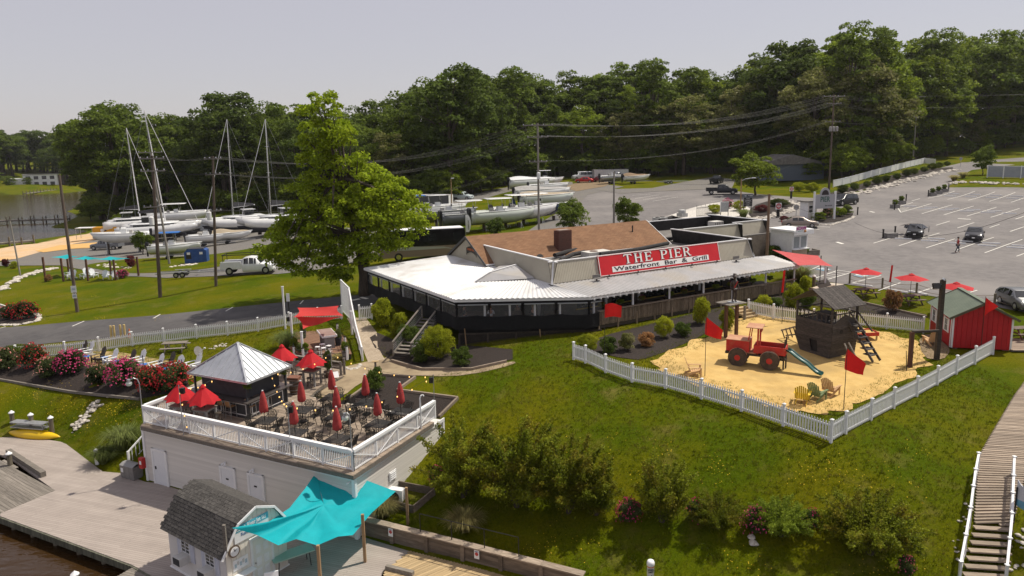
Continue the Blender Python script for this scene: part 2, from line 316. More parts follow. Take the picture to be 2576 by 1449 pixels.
m_asph2=M('asphalt_dark',(.060,.056,.057),(.085,.080,.080),scale=1.5,rough=.9,bump=.25,bscale=60,c3=(.105,.098,.096),s3=.2)
m_gravel=M('gravel',(.09,.085,.08),(.22,.205,.19),scale=9,rough=.95,bump=.8,bscale=22,c3=(.17,.155,.13),s3=.25)
m_wgravel=M('white_gravel',(.38,.35,.31),(.72,.69,.64),scale=6,rough=.9,bump=1,bscale=14)
m_sand=M('sand',(.48,.31,.10),(.60,.41,.15),scale=1.1,rough=.95,bump=.5,bscale=9,c3=(.40,.27,.10),s3=.35)
m_beach=M('beach_sand',(.50,.34,.20),(.60,.44,.28),scale=.6,rough=.95,c3=(.62,.37,.13),s3=.08)
m_sand2=M('orange_sand',(.55,.32,.10),(.62,.38,.14),scale=.7,rough=.95)
m_mulch=M('mulch',(.010,.007,.006),(.045,.032,.026),scale=14,rough=.95,bump=1,bscale=20)
m_conc=M('concrete',(.26,.20,.125),(.36,.28,.18),scale=1.1,rough=.9,bump=.2,bscale=30,c3=(.20,.15,.095),s3=.6)
m_wpaint=M('white_paint_line',(.60,.58,.52),(.75,.73,.68),scale=6,rough=.8)
m_paver=brick_mat('pavers',(.34,.27,.19),(.44,.36,.27),(.16,.12,.085),.22,.11,.007,R(35))
m_dirt=M('dirt',(.16,.115,.065),(.25,.18,.11),scale=2,rough=.95,bump=.4)
xs=np.concatenate([np.arange(-900,-80,20),np.arange(-80,-50,4),np.arange(-50,60,1.0),np.arange(60,120,3),np.arange(120,900,20)])
ys=np.concatenate([np.arange(5,20,3),np.arange(20,110,1.0),np.arange(110,230,3),np.arange(230,1300,20)])
gx,gy=np.meshgrid(xs,ys,indexing='ij');gzv=gz(gx.ravel(),gy.ravel())
V=np.stack([gx.ravel(),gy.ravel(),gzv],1);ni,nj=len(xs),len(ys);ii,jj=np.meshgrid(np.arange(ni-1),np.arange(nj-1),indexing='ij');a=(ii*nj+jj).ravel()
g=inst('ground',fast('ground',V,np.stack([a,a+nj,a+nj+1,a+1],1),m_grass,True));struct(g)
wt=MB().add([(-1500,-200,0),(600,-200,0),(600,2500,0),(-1500,2500,0)],[(0,1,2,3)]).build('water',m_water);struct(wt)
road=drape('road',pxpoly([(-150,838),(75,820),(212,808),(405,793),(644,768),(901,743),(960,738),(960,772),(870,784),(720,802),(640,816),(400,843),(90,868),(-150,900)]),.03,m_asph2)
drape('parking_lot',pxpoly([(1250,628),(1400,575),(1442,530),(1432,492),(1470,483),(1570,479),(1690,474),(1760,468),(1900,488),(2010,497),(2090,500),(2200,472),(2330,432),(2420,409),(2640,392),(2640,401),(2445,428),(2402,452),(2385,472),(2640,474),(2800,478),(2800,830),(2500,772),(2300,738),(2130,716),(2055,706),(1985,668),(1800,648),(1300,664)]),.03,m_asph,3)
drape('side_parking',pxpoly([(-120,735),(-5,763),(55,786),(40,800),(-10,818),(-120,832)]),.05,m_asph2,2)
drape('gravel_yard',pxpoly([(-60,672),(40,652),(110,630),(190,612),(270,580),(420,572),(760,565),(1000,590),(1010,640),(700,690),(590,694),(420,700),(250,690),(150,668)]),.05,m_gravel,3)
drape('grass_verge',smoothpoly(pxpoly([(205,668),(300,655),(420,648),(560,640),(760,600),(800,640),(640,655),(500,682),(330,690),(240,678)]),2),.09,m_grass,3)
drape('beach',pxpoly([(-60,636),(0,626),(80,611),(160,597),(215,590),(262,580),(300,592),(190,613),(110,632),(40,652),(-60,664)]),.07,m_beach,3)
drape('sand_patch',pxpoly([(88,632),(150,618),(275,609),(268,624),(180,627),(110,636)]),.11,m_sand2,3)
drape('gravel_yard',pxpoly([(1020,560),(1140,500),(1240,478),(1330,462),(1440,458),(1445,480),(1330,470),(1260,488),(1170,512),(1060,552)]),.05,m_gravel,3)
drape('gravel_yard',pxpoly([(1360,560),(1432,520),(1425,480),(1440,470),(1500,462),(1570,470),(1480,490),(1450,520),(1440,560),(1330,615),(1300,600)]),.06,m_gravel,3)
drape('gravel_yard',pxpoly([(1500,478),(1640,474),(1720,458),(1790,446),(1850,452),(1840,475),(1700,480),(1560,488)]),.08,m_gravel,3)
drape('dirt_track',pxpoly([(1420,472),(1470,452),(1560,450),(1520,470),(1450,482)]),.1,m_dirt,3)
drape('white_gravel_bed',smoothpoly(pxpoly([(1600,572),(1660,552),(1740,523),(1800,510),(1850,508),(1900,530),(1880,560),(1760,590),(1620,595)]),2),.07,m_wgravel,2)
SANDP=[(x+.22*math.sin(k*.9)+random.gauss(0,.05),y+.22*math.cos(k*1.1)+random.gauss(0,.05))for k,(x,y)in enumerate(smoothpoly(pxpoly([(1640,903),(1740,862),(1800,835),(1860,798),(1900,790),(2010,804),(2150,820),(2260,844),(2318,866),(2340,905),(2310,940),(2215,990),(2130,1030),(2060,1045),(1960,1030),(1860,1003),(1740,962),(1650,930)]),3))]
drape('sandpit',SANDP,.04,m_sand,1.5)
drape('mulch_bed',smoothpoly(pxpoly([(1460,880),(1500,850),(1640,815),(1800,775),(1865,772),(1850,800),(1740,858),(1640,900),(1590,908)]),1),.035,m_mulch,1.5)
drape('mulch_bed',pxpoly([(930,850),(950,838),(1000,860),(1120,865),(1290,880),(1290,905),(1180,928),(1060,928),(985,908),(945,880)]),.035,m_mulch,1.5)
drape('mulch_bed',pxpoly([(0,915),(200,915),(300,930),(470,950),(480,985),(350,1005),(180,988),(0,957),(-80,945),(-80,905)]),.035,m_mulch,1.5)
ROSE=[(-80,945),(0,957),(180,988),(352,1006)]
drape('sand_strip',smoothpoly(pxpoly([(170,895),(260,880),(360,895),(520,930),(480,960),(400,950),(300,930),(200,915)]),2),.03,M('dry_sand',(.36,.25,.11),(.46,.33,.15),scale=3,rough=.95,bump=.5,c3=(.14,.13,.035),s3=.8),1)
drape('paver_path',pxpoly([(872,800),(920,800),(948,838),(950,872),(968,905),(926,912),(905,858)]),.035,m_paver,1.5)
drape('concrete_path',smoothpoly(pxpoly([(858,948),(862,925),(900,915),(1000,893),(1060,905),(1010,918),(1120,932),(1190,930),(1290,908),(1300,916),(1180,945),(1080,948),(960,940),(905,965),(862,1000),(800,1000),(785,990)]),1),.03,m_conc,1.2)
drape('mulch_bed',pxpoly([(870,1012),(962,946),(1045,952),(1000,985),(1150,1005),(1105,1052),(1010,1040)]),.05,m_mulch,1.2)
drape('concrete_walk',pxpoly([(2035,728),(2080,712),(2122,716),(2120,732),(2075,742)]),.06,M('pale_concrete',(.42,.37,.30),(.52,.46,.38),scale=2,rough=.9),1.5)
drape('mulch_bed',pxpoly([(2048,712),(2080,703),(2092,720),(2062,728)]),.09,m_mulch,1)
drape('mulch_bed',pxpoly([(1900,752),(2010,740),(2090,750),(2250,778),(2330,792),(2320,812),(2180,790),(2040,768),(1960,775)]),.045,m_mulch,1.5)
drape('mulch_bed',smoothpoly(pxpoly([(2040,560),(2062,540),(2100,528),(2135,532),(2150,540),(2130,552),(2090,562)]),1),.08,m_mulch,1)
drape('mulch_bed',smoothpoly(pxpoly([(1880,548),(1890,520),(1940,505),(1985,508),(2000,518),(1975,532),(1920,545)]),1),.12,m_mulch,1)
drape('mulch_bed',smoothpoly(pxpoly([(2085,484),(2200,452),(2300,430),(2395,420),(2400,426),(2300,444),(2150,482),(2095,496)]),1),.08,m_mulch,2)
drape('mulch_bed',smoothpoly(pxpoly([(-60,795),(0,790),(50,785),(85,790),(98,800),(90,812),(40,818),(-60,822)]),1),.06,m_mulch,1)
drape('dirt_path',smoothpoly(pxpoly([(2310,845),(2360,840),(2395,880),(2370,910),(2320,900)]),1),.05,m_dirt,1.5)
def stripe(name,pts,w,mat,off=.055):
 m=MB();q=[Vector((p.x,p.y))for p in G2(pts)];a,b=q;n=Vector((-(b-a).y,(b-a).x)).normalized()*w/2;k=max(2,int((b-a).length/2));
 for i in range(k+1):
  c=a+(b-a)*(i/k)
  for s in(-1,1):e=c+n*s;m.v.append((e.x,e.y,gh(e.x,e.y)+off))
 for i in range(k):m.f.append((2*i,2*i+1,2*i+3,2*i+2))
 me=m.mesh(name,mat)
 if me.polygons[0].normal.z<0:me.flip_normals()
 o=inst(name,me);return struct(o)
for a,b in(((182,822),(212,809)),((386,802),(403,792)),((568,784),(586,774)),((755,766),(763,757)),((0,827),(15,823))):stripe('parking_line',(a,b),.14,m_wpaint)
stripe('road_arrow',((885,757),(905,753)),.5,m_wpaint);stripe('road_arrow',((912,752),(920,750)),1.1,m_wpaint)
for a,b in(((0,774),(50,784)),((0,784),(48,776)),((-10,797),(52,782)),((0,766),(45,781))):stripe('parking_line',(a,b),.13,m_wpaint,.07)
def zp(x,y):return(1932+x/4,193.2+y/4)
def zq(x,y):return(1932+x/4,515.2+y/4)
PL=[((1610,1224),(1880,1152)),((1805,1236),(2080,1155)),((2012,1246),(2285,1160)),((2225,1256),(2488,1166)),((2445,1266),(2700,1175)),((1300,1314),(1455,1268)),((1300,1314),(1336,1368)),((1336,1368),(1645,1279)),((1547,1381),(1855,1291)),((1768,1393),(2070,1303)),((2000,1405),(2298,1316)),((2240,1418),(2530,1328)),((2490,1436),(2760,1340)),((1445,1252),(1530,1228))]
for a,b in PL:stripe('parking_line',(zp(*a),zp(*b)),.12,m_wpaint)
for k in range(4):stripe('parking_line',(zp(1316+k*7,1324+k*11),zp(1420-k*8,1318+k*9)),.1,m_wpaint)
PQ=[((1062,390),(1340,307)),((1318,415),(1725,288)),((1590,437),(1880,347)),((1880,463),(2270,332)),((2180,488),(2560,352)),((2500,522),(2700,450)),((1690,210),(1828,168)),((1905,237),(2075,183)),((2230,233),(2330,200)),((2435,273),(2576,225)),((855,790),(1138,717)),((1110,868),(1330,790)),((1500,890),(1735,817)),((1960,910),(2105,865)),((2200,1010),(2370,948)),((470,745),(708,662)),((600,755),(846,684)),((708,662),(846,684)),((360,690),(515,620)),((440,215),(625,230)),((430,245),(518,255)),((330,295),(400,278))]
for a,b in PQ:stripe('parking_line',(zq(*a),zq(*b)),.12,m_wpaint)
for k in range(4):stripe('parking_line',(zq(520+k*45,730-k*16),zq(640+k*45,742-k*14)),.1,m_wpaint)
for a,b in(((1910,142),(2040,150)),((690,378),(755,398)),((1025,70),(1070,80))):stripe('painted_arrow',(zq(*a),zq(*b)),.4,m_wpaint)
m_blue=M('blue_paint',(.16,.30,.42),(.22,.36,.47),scale=5,rough=.8)
for cx,cy in((555,653),(935,717)):
 q=G2([zq(cx-80,cy-2),zq(cx-10,cy-16),zq(cx+85,cy+2),zq(cx+10,cy+17)]);drape('accessible_bay_patch',[(p.x,p.y)for p in q],.06,m_blue,1)
 c=G(*zq(cx,cy));o=text('hc',m_wpaint,None,(c.x,c.y,gh(c.x,c.y)+.085),(0,0,R(200)),'accessible_symbol',sc=(1.7,1.7,.2));struct(o)
for(x0,y0),(x1,y1)in(((2600-0,0),(0,0)),):pass
for zx,zy in((1215,1202),(1320,1216),(1425,1190),(1240,1231)):pass
for a,b in(((1210,1200),(1390,1185)),((1240,1230),(1480,1193)),((1320,1243),(1575,1203)),((1415,1257),(1668,1215)),((2000,1258),(2085,1255))):stripe('parking_line',((1288+a[0]/4,193.2+a[1]/4),(1288+b[0]/4,193.2+b[1]/4)),.13,m_wpaint,.1)
m_stop=M('wheel_stop_paint',(.62,.62,.62),(.75,.75,.74),scale=3,rough=.8)
def wheel_stop(pa,pb,lab):
 a=G(*pa);b=G(*pb);L_=min(max((b-a).length,1.5),2.0);c=(a+b)/2;an=math.atan2(b.y-a.y,b.x-a.x)
 o=inst('wheel_stop',WSM,None,(c.x,c.y,gh(c.x,c.y)+.03),an);tag(o,lab,'wheel stop','concrete wheel stops of the parking lot');return o
WSM=MB().extr([(-.12,0),(.12,0),(.07,.13),(-.07,.13)],-.92,.92).mesh('wheel_stop',m_stop)
WSM.transform(Matrix.Rotation(PI/2,4,'Z'))
for row,y0 in enumerate(((1178,1192),(1200,1215))):
 for k in range(4):wheel_stop(zp(1795-35*row+k*212,y0[0]+k*8),zp(1938-40*row+k*212,y0[0]+6+k*8),'white concrete wheel stop in the back row of the parking lot')
for row,y0 in enumerate((1305,1330)):
 for k in range(5):wheel_stop(zp(1360+145*row+k*213,y0+k*12),zp(1492+150*row+k*213,y0+4+k*12),'white concrete wheel stop in the row behind the parked sedans')
for a,b in(((1275,343),(1446,352)),((1600,342),(1782,352)),((1555,365),(1698,372)),((1885,365),(2062,378)),((1805,384),(1998,400)),((2155,386),(2340,398)),((2108,408),(2294,424)),((2458,412),(2640,424)),((2392,430),(2600,446))):wheel_stop(zq(*a),zq(*b),'white concrete wheel stop in the row in front of the parked sedans')
for a,b in(((866,806),(1025,828)),((1222,862),(1390,892)),((1440,880),(1580,912))):wheel_stop(zq(*a),zq(*b),'white concrete wheel stop along the rope fence by the picnic tables')
# ----- docks, roof-deck building, pavilion bar, rental office
m_comp=plank_mat('composite_decking',(.30,.255,.225),(.35,.30,.265),.14,R(-18))
m_comp2=plank_mat('composite_decking_b',(.25,.22,.20),(.29,.255,.235),.14,R(-24))
m_wood=M('weathered_wood',(.20,.155,.115),(.36,.29,.225),scale=2.2,rough=.85,stretch=(1.2,9,9),bump=.3,bscale=8,island=.14,objr=.24)
m_wood_y=M('new_wood',(.34,.24,.125),(.46,.34,.19),scale=2.2,rough=.85,stretch=(1.2,9,9),bump=.3,bscale=8,objr=.18)
m_grey=M('grey_wood',(.13,.115,.095),(.25,.22,.19),scale=2,rough=.9,stretch=(1.5,8,8),bump=.4,bscale=7,objr=.2)
m_darkw=M('dark_wood',(.035,.028,.022),(.085,.066,.05),scale=2.5,rough=.85,stretch=(2,2,7),bump=.3,objr=.15)
m_brownw=M('brown_post',(.085,.040,.024),(.13,.066,.042),scale=3,rough=.85,stretch=(3,3,.8),objr=.1)
m_tan=M('treated_post',(.26,.165,.085),(.36,.24,.13),scale=3,rough=.85,stretch=(3,3,.7),objr=.1)
m_white=M('white_vinyl',(.72,.73,.74),(.80,.80,.80),scale=2,rough=.45)
m_siding=M('white_siding',(.58,.55,.51),(.66,.63,.59),scale=2.5,rough=.6,stretch=(.5,.5,4),objr=.05)
m_trim=M('white_trim',(.70,.70,.71),(.78,.78,.78),scale=3,rough=.5)
m_black=M('black_mesh',(.004,.004,.005),(.009,.009,.010),scale=5,rough=.9)
m_blackmetal=M('black_metal',(.014,.014,.014),(.028,.026,.025),scale=9,rough=.45,metal=.2)
m_steel=M('galvanised',(.34,.35,.36),(.46,.47,.48),scale=5,rough=.4,metal=.6)
m_plastic_grey=M('grey_plastic',(.16,.15,.145),(.21,.20,.19),scale=6,rough=.6)
m_red=M('red_paint',(.36,.012,.012),(.46,.022,.018),scale=3,rough=.5)
m_glass=M('window_glass',(.015,.018,.020),(.03,.034,.038),scale=1.5,rough=.06,spec=.8)
def V2(p):return Vector((p[0],p[1]))
DZ=.7
def slab(name,pts,z,th,mat):
 o=MB().prism([(q.x,q.y)for q in pts],z-th,z).build(name,mat);return struct(o)
A0=P(355,1068,4.2);B0=P(890,1192,4.2);UD=V2(B0)-V2(A0);DL=UD.length;UD.normalize();VD=Vector((-UD.y,UD.x));DANG=math.atan2(UD.y,UD.x)
def DW(u,v):q=V2(A0)+UD*u+VD*v;return(q.x,q.y)
def DUV(q):d=V2(q)-V2(A0);return d.dot(UD),d.dot(VD)
def DP(px,py,z=4.25):return DUV(P(px,py,z))
dockp=[P(0,1298,DZ),P(333,1421,DZ),P(420,1470,DZ),P(480,1560,DZ),P(940,1560,DZ),P(960,1440,DZ),P(1035,1388,DZ),P(904,1348,DZ),P(925,1240,DZ),P(820,1250,DZ),P(365,1212,DZ),P(305,1190,DZ),P(258,1186,DZ),P(160,1112,DZ),P(0,1088,DZ),P(-90,1075,DZ),P(-60,1120,DZ),P(30,1155,DZ),P(138,1234,DZ),P(0,1292,DZ)]
slab('dock',dockp,DZ,.12,m_comp)
m_fascia=M('dock_fascia',(.05,.05,.035),(.15,.15,.11),scale=1.5,rough=.9,stretch=(4,4,.6))
fa=MB();e0=P(0,1300,DZ);e1=P(333,1423,DZ);e2=P(420,1472,DZ)
for a,b in((e0,e1),(e1,e2)):fa.beam((a.x,a.y,DZ-.2),(b.x,b.y,DZ-.2),.09,.34)
struct(fa.build('dock_fascia',m_fascia))
m_pile=M('pile_wood',(.10,.085,.06),(.22,.19,.14),scale=3,rough=.9,stretch=(3,3,.7),objr=.15)
PILE=MB().cyl((0,0,-2.5),(0,0,1),.15,.15,10).mesh('pile',m_pile)
for k,t in enumerate((.06,.22,.40,.58,.76,.94)):
 q=e0+(e1-e0)*t;o=inst('pile',PILE,None,(q.x+.15,q.y+.25,DZ-1.15));tag(o,'dark round pile under the front edge of the composite dock','pile','piles under the dock edge')
BOARD={}
def board(parent,a,b,w,th,mat,name='plank'):
 """plank from a to b (top surface points), own object sharing meshes by rounded length"""
 a=Vector(a);b=Vector(b);L=(b-a).length;key=(round(L*5)/5,w,th,mat.name)
 if key not in BOARD:BOARD[key]=MB().box((.5,0,-th/2),(1,w,th)).mesh(name,mat)
 d=(b-a).normalized();rot=d.to_track_quat('X','Z').to_euler()
 return inst(name,BOARD[key],parent,a,rot=rot,sc=(L,1,1))
def plank_area(parent,poly,ang,w,th,z,mat,gap=.012,name='plank',jit=.004):
 """fill a polygon (xy list) with planks running along ang"""
 d=Vector((math.cos(ang),math.sin(ang)));n=Vector((-d.y,d.x));pu=[(V2(p).dot(d),V2(p).dot(n))for p in poly]
 lo=min(p[1]for p in pu);hi=max(p[1]for p in pu);k=lo+w/2;c=0
 while k<hi:
  xs_=[]
  for i in range(len(pu)):
   (x0,y0),(x1,y1)=pu[i],pu[(i+1)%len(pu)]
   if(y0-k)*(y1-k)<0:xs_.append(x0+(x1-x0)*(k-y0)/(y1-y0))
  xs_.sort()
  for s,e in zip(xs_[::2],xs_[1::2]):
   if e-s<.15:continue
   cuts=[s];
   while e-cuts[-1]>6.5:cuts.append(cuts[-1]+random.uniform(3.6,5.2))
   cuts.append(e)
   for p,q in zip(cuts[:-1],cuts[1:]):
    zz=z(*(d*((p+q)/2)+n*k))if callable(z)else z
    a=d*p+n*k;b=d*(q-.006)+n*k
    za=z(a.x,a.y)if callable(z)else z;zb=z(b.x,b.y)if callable(z)else z
    j=random.uniform(-jit,jit);board(parent,(a.x,a.y,za+j),(b.x,b.y,zb+j),w-gap,th,mat,name);c+=1
  k+=w
 return c
od=inst('old_plank_dock',None);struct(od)
poly=[V2(P(*p,DZ))for p in((-60,1155),(18,1158),(60,1190),(138,1234),(0,1292),(-90,1260))]
plank_area(od,poly,math.atan2((P(138,1234,DZ)-P(18,1158,DZ)).y,(P(138,1234,DZ)-P(18,1158,DZ)).x)+R(2),.19,.05,DZ+.005,m_grey)
tb=MB();a=P(22,1142,DZ);b=P(110,1200,DZ);tb.beam((a.x,a.y,DZ+.17),(b.x,b.y,DZ+.17),.30,.32)
tag(tb.build('kerb_timber',m_grey),'heavy grey timber kerb beside the old plank dock','timber')
td=inst('timber_dock',None);struct(td)
plank_area(td,[V2(P(*p,DZ))for p in((1032,1387),(1520,1512),(1500,1600),(930,1600),(968,1436))],math.atan2((P(1110,1420,DZ)-P(1180,1390,DZ)).y,(P(1110,1420,DZ)-P(1180,1390,DZ)).x)+PI/2*0,.15,.05,DZ+.03,m_wood_y)
ed=MB();a=P(972,1432,DZ);b=P(1040,1449,DZ);ed.beam((a.x,a.y,DZ+.12),(b.x,b.y,DZ+.12),.2,.2);tag(ed.build('edge_timber',m_grey),'short squared timber at the edge of the plank dock','timber')
td2=inst('plank_landing',None);struct(td2)
plank_area(td2,[V2(P(*p,DZ))for p in((333,1424),(430,1440),(470,1470),(400,1600),(250,1600),(290,1449))],R(-20),.15,.05,DZ-.06,m_grey)
RB=T('deck_building','white clapboard dock building carrying the roof deck with umbrellas','building',(A0.x,A0.y,DZ),DANG)
HB=4.2-DZ;BD=8.4
def boxp(name,c,d,mat,parent,rz=0):return MB().box(c,d,rz).build(name,mat,parent)
boxp('wall_core',(DL/2,BD/2,HB/2-.15),(DL-.1,BD-.1,HB-.3),m_siding,RB)
CLF=MB().extr([(-.012,0),(.02,0),(.004,.17),(-.012,.17)],0,1).mesh('clapboard',m_siding)
nrow=18;rh=(HB-.35)/nrow
for i in range(nrow):
 z=.06+i*rh;sz=rh/.17*1.04
 inst('clapboard',CLF,RB,(.15,-.0-.0,z),rot=(0,0,-PI/2),sc=(1,DL-.3,sz)).location=(.15,.03-.0,z)
 inst('clapboard',CLF,RB,(DL-.03,.15,z),sc=(1,BD-.3,sz))
for x,y in((.07,.0),(DL-.07,.0),(DL-.0,.07),(DL,BD-.07)):boxp('corner_board',(x,y,HB/2-.15),(.16,.08,HB-.3)if y==0 else(.08,.16,HB-.3),m_trim,RB)
boxp('frieze_board',(DL/2,-.02,HB-.26),(DL+.06,.07,.2),m_trim,RB);boxp('frieze_board',(DL+.02,BD/2,HB-.26),(.07,BD,.2),m_trim,RB)
def wall_door(u,w=.95,h=2.05,plate=False,lock=False):
 d=boxp('door',(u,-.02,h/2),(w,.06,h),M('door_white',(.66,.67,.70),(.70,.71,.73),scale=2,rough=.4),RB)
 for s in(-1,1):boxp('frame',(u+s*(w/2+.07),-.03,(h+.14)/2),(.14,.09,h+.14),m_trim,d)
 boxp('frame',(u,-.031,h+.07),(w+.28,.09,.14),m_trim,d)
 if plate:boxp('sign_plate',(u-.03,-.058,h*.72),(.2,.012,.085),m_blackmetal,d)
 if lock:boxp('lock',(u-w*.36,-.06,1.02),(.09,.05,.17),m_blackmetal,d)
def UX(px,py=1150,z=2.5):return DUV(P(px,py,z))[0]
u1=UX(411,1218,DZ);u2=DUV(P(566,1190,2.6))[0];u3=DUV(P(634,1210,2.6))[0]
wall_door(u1,1.0,2.05,lock=True);wall_door(u2,.92,2.05,plate=True);wall_door(u3,.92,2.05,plate=True)
def floodlight(u,z):
 l=boxp('floodlight',(u,-.05,z),(.08,.05,.1),m_trim,RB)
 for s in(-1,1):MB().cyl((u+s*.03,-.08,z+.02),(u+s*.14,-.2,z-.1),.03,.06,8).build('lamp_head',m_trim,l)
floodlight(u2-.1,2.42);floodlight(u3-.1,2.42)
lv=boxp('louvre_vent',(DL+.03,3.1,2.05),(.05,.6,.5),m_trim,RB)
for k in range(4):MB().box((DL+.065,3.1,1.87+k*.115),(.05,.46,.02),0,0).build('slat',m_trim,lv)
MB().cyl((DL-.25,-.02,HB-.45),(DL-.3,-.22,HB-.5),.04,.04,8).build('security_camera',m_trim,RB)
q=P(360,1158,2.0);u,v=DUV(q)
fb=T('fire_box','small red fire equipment box on the dock building corner','box',(q.x-.05,q.y-.05,1.55),DANG)
boxp('case',(0,0,.32),(.32,.22,.64),m_red,fb);boxp('label',(0,-.115,.36),(.16,.01,.22),m_trim,fb)
DK=[DP(353,1072),DP(889,1196),DP(1092,1062),DP(992,1037),DP(862,1013),DP(778,997),DP(806,973),DP(862,946),DP(862,912),DP(700,905),DP(560,925),DP(470,975),DP(415,1000)]
dk=T('roof_deck','weathered grey plank deck floor on top of the white dock building','deck',(0,0,0))
plank_area(dk,[DW(*p)for p in DK],DANG,.145,.04,4.25,m_wood,.012,'deck_board')
MB().prism([DW(*p)for p in DK],4.0,4.2).build('joist_frame',m_grey,dk)
def railing(name,label,pts,h,sp,mat,dx=.035,cap=(.2,.15),postw=.1,low=.09,posts=None,rails=2,brace=True,cols=None,parent=None):
 """baluster railing through world points (x,y,z): every baluster a part"""
 t=T(name,label,'railing',pts[0],0)
 o=Vector(pts[0]);bal=MB().box((0,0,.5),(dx,dx,1)).mesh('baluster',mat);pst=MB().box((0,0,.5),(postw,postw,1)).mesh('post',mat)
 for a,b in zip(pts[:-1],pts[1:]):
  a=Vector(a)-o;b=Vector(b)-o;L=(b-a).length;d=b-a;an=math.atan2(d.y,d.x)
  n=max(1,round(L/(posts or 1.9)))
  for i in range(n+1):
   q=a+d*(i/n);inst('post',pst,t,q,an,sc=(1,1,h))
  MB().beam(a+Vector((0,0,h)),b+Vector((0,0,h)),cap[0],cap[1]).build('top_rail',cols or mat,t)
  MB().beam(a+Vector((0,0,low)),b+Vector((0,0,low)),.05,.08).build('bottom_rail',mat,t)
  MB().beam(a+Vector((0,0,h-.14)),b+Vector((0,0,h-.14)),.045,.1).build('under_rail',mat,t)
  m=int(L/sp)
  for i in range(1,m):
   q=a+d*(i/m);inst('baluster',bal,t,(q.x,q.y,q.z+low),an,sc=(1,1,h-.12-low))
  if brace:
   for i in range(n):
    q0=a+d*(i/n);q1=a+d*((i+1)/n);nrm=Vector((d.y,-d.x,0)).normalized()*.06
    z0,z1=(low,h-.15)if i%2 else(h-.15,low);MB().beam(q0+nrm+Vector((0,0,z0)),q1+nrm+Vector((0,0,z1)),.03,.05).build('brace',mat,t)
 return t
def D3(u,v,z=4.25):p=DW(u,v);return(p[0],p[1],z)
uR=DL-.12;vR=DP(1094,1030,4.8)[1]
railing('deck_railing','white baluster railing along the front and right edge of the roof deck',[D3(.12,.15),D3(uR,.15),D3(uR,vR)],1.05,.115,m_white)
lp=[D3(.12,.15),D3(.12,2.7),D3(DP(555,905,5.2)[0]-.3,DP(555,905,5.2)[1])]
railing('deck_railing','white railing climbing past the rose bushes behind the pavilion bar',[D3(.12,.28),D3(.12,3.2),D3(1.2,5.6)],1.05,.13,m_white)
def pole_lamp(name,px,pz,label,h,head):
 u,v=DP(px,pz,5.3);t=T(name,label,'lamp',D3(u,v,4.2));MB().cyl((0,0,0),(0,0,h),.03,.025,8).build('pole',m_steel,t);return t
def yard_lamp(base,label,h,arm):
 t=T('yard_lamp',label,'lamp',base);a=Vector(arm);pts=[(0,0,0),(0,0,h-.35),(a.x*.15,a.y*.15,h-.08),(a.x*.5,a.y*.5,h),(a.x,a.y,h-.1)]
 MB().tube(pts,.03,8).build('pole',m_steel,t);e=(a.x,a.y,h-.1)
 MB().lathe([(.03,.06),(.09,.05),(.10,-.12),(.16,-.14)],e,12).build('housing',m_steel,t)
 MB().lathe([(.15,-.14),(.17,-.18),(.15,-.30),(.10,-.34)],e,12).build('lens',M('milky_lens',(.55,.62,.55),rough=.3),t);return t
yard_lamp(D3(.1,.1,5.3),'green glass yard lamp on a curved pole at the deck corner above the dock',1.75,(-.55,-.1))
yard_lamp(D3(DL-.25,.25,5.3),'round white yard lamp on the sharp front corner of the roof deck',1.9,(-.28,.2))
vp=T('vent_pipe','white pipe with a hooked top on the right deck railing','pipe',D3(DL-.02,DP(1055,1075,4.3)[1],4.3));MB().tube([(0,0,-.3),(0,0,1.75),(.05,.02,1.9),(.16,.05,1.93),(.2,.06,1.84)],.045,8).build('pipe',m_white,vp)
st=T('dock_steps','wooden steps with white handrail climbing beside the dock building','steps',(P(338,1180,DZ).x,P(338,1180,DZ).y,DZ),DANG)
for k in range(9):MB().box((.1+.0*k,.2+k*.3,.18*(k+1)-.03),(1.0,.32,.05)).build('tread',m_wood,st)
MB().box((-.42,0,.55),(.12,.12,1.1)).build('newel_post',m_white,st);MB().beam((-.42,0,1.05),(-.42,2.6,2.6),.07,.09).build('handrail',m_white,st);MB().beam((-.42,.05,.2),(-.42,2.6,1.75),.05,.07).build('bottom_rail',m_white,st)
for k in range(9):MB().box((-.42,.25+k*.27,.32+.163*k+.43),(.035,.035,.85)).build('baluster',m_white,st)
q=P(333,1200,DZ);bn=T('recycling_bin','grey triple recycling bin with domed lids beside the dock building','bin',(q.x,q.y,DZ+.02),DANG)
for k in(-1,0,1):
 MB().extr([(-.3,0),(.3,0),(.34,.78),(-.34,.78)],-.19+k*.4,.19+k*.4).build('bin_body',m_plastic_grey,bn).rotation_euler=(0,0,PI/2)
 li=MB();li.grid(lambda u,v:(k*.4*-1+(u-.5)*.4,(v-.5)*.7,.79+.13*math.sin(v*PI)),1,6);li.build('lid',M('grey_lid',(.24,.235,.23),rough=.5),bn)
boxp('sticker',(-.4,-.335,.5),(.2,.01,.26),m_trim,bn)
EZ=6.6;pf=DUV(P(617,963,EZ));pl=DUV(P(470,938,EZ));pr=DUV(P(738,921,EZ))
px0=min(pl[0],pf[0]);px1=(pf[0]+pr[0])/2;py0=(pf[1]+pl[1])/2;py1=pr[1];px0=pl[0]
PV=T('pavilion_bar','square pavilion bar with hipped silver standing seam roof on the deck','bar',D3((px0+px1)/2,(py0+py1)/2,4.25),DANG)
hw=(px1-px0)/2;hd=(py1-py0)/2;rz_=2.35;az_=4.05
m_roofm=M('galvalume',(.42,.44,.47),(.52,.54,.57),scale=1.5,rough=.38,metal=.55)
rf=MB().add([(-hw,-hd,rz_),(hw,-hd,rz_),(hw,hd,rz_),(-hw,hd,rz_),(0,0,az_)],[(0,1,4),(1,2,4),(2,3,4),(3,0,4),(3,2,1,0)]).build('roof',m_roofm,PV)
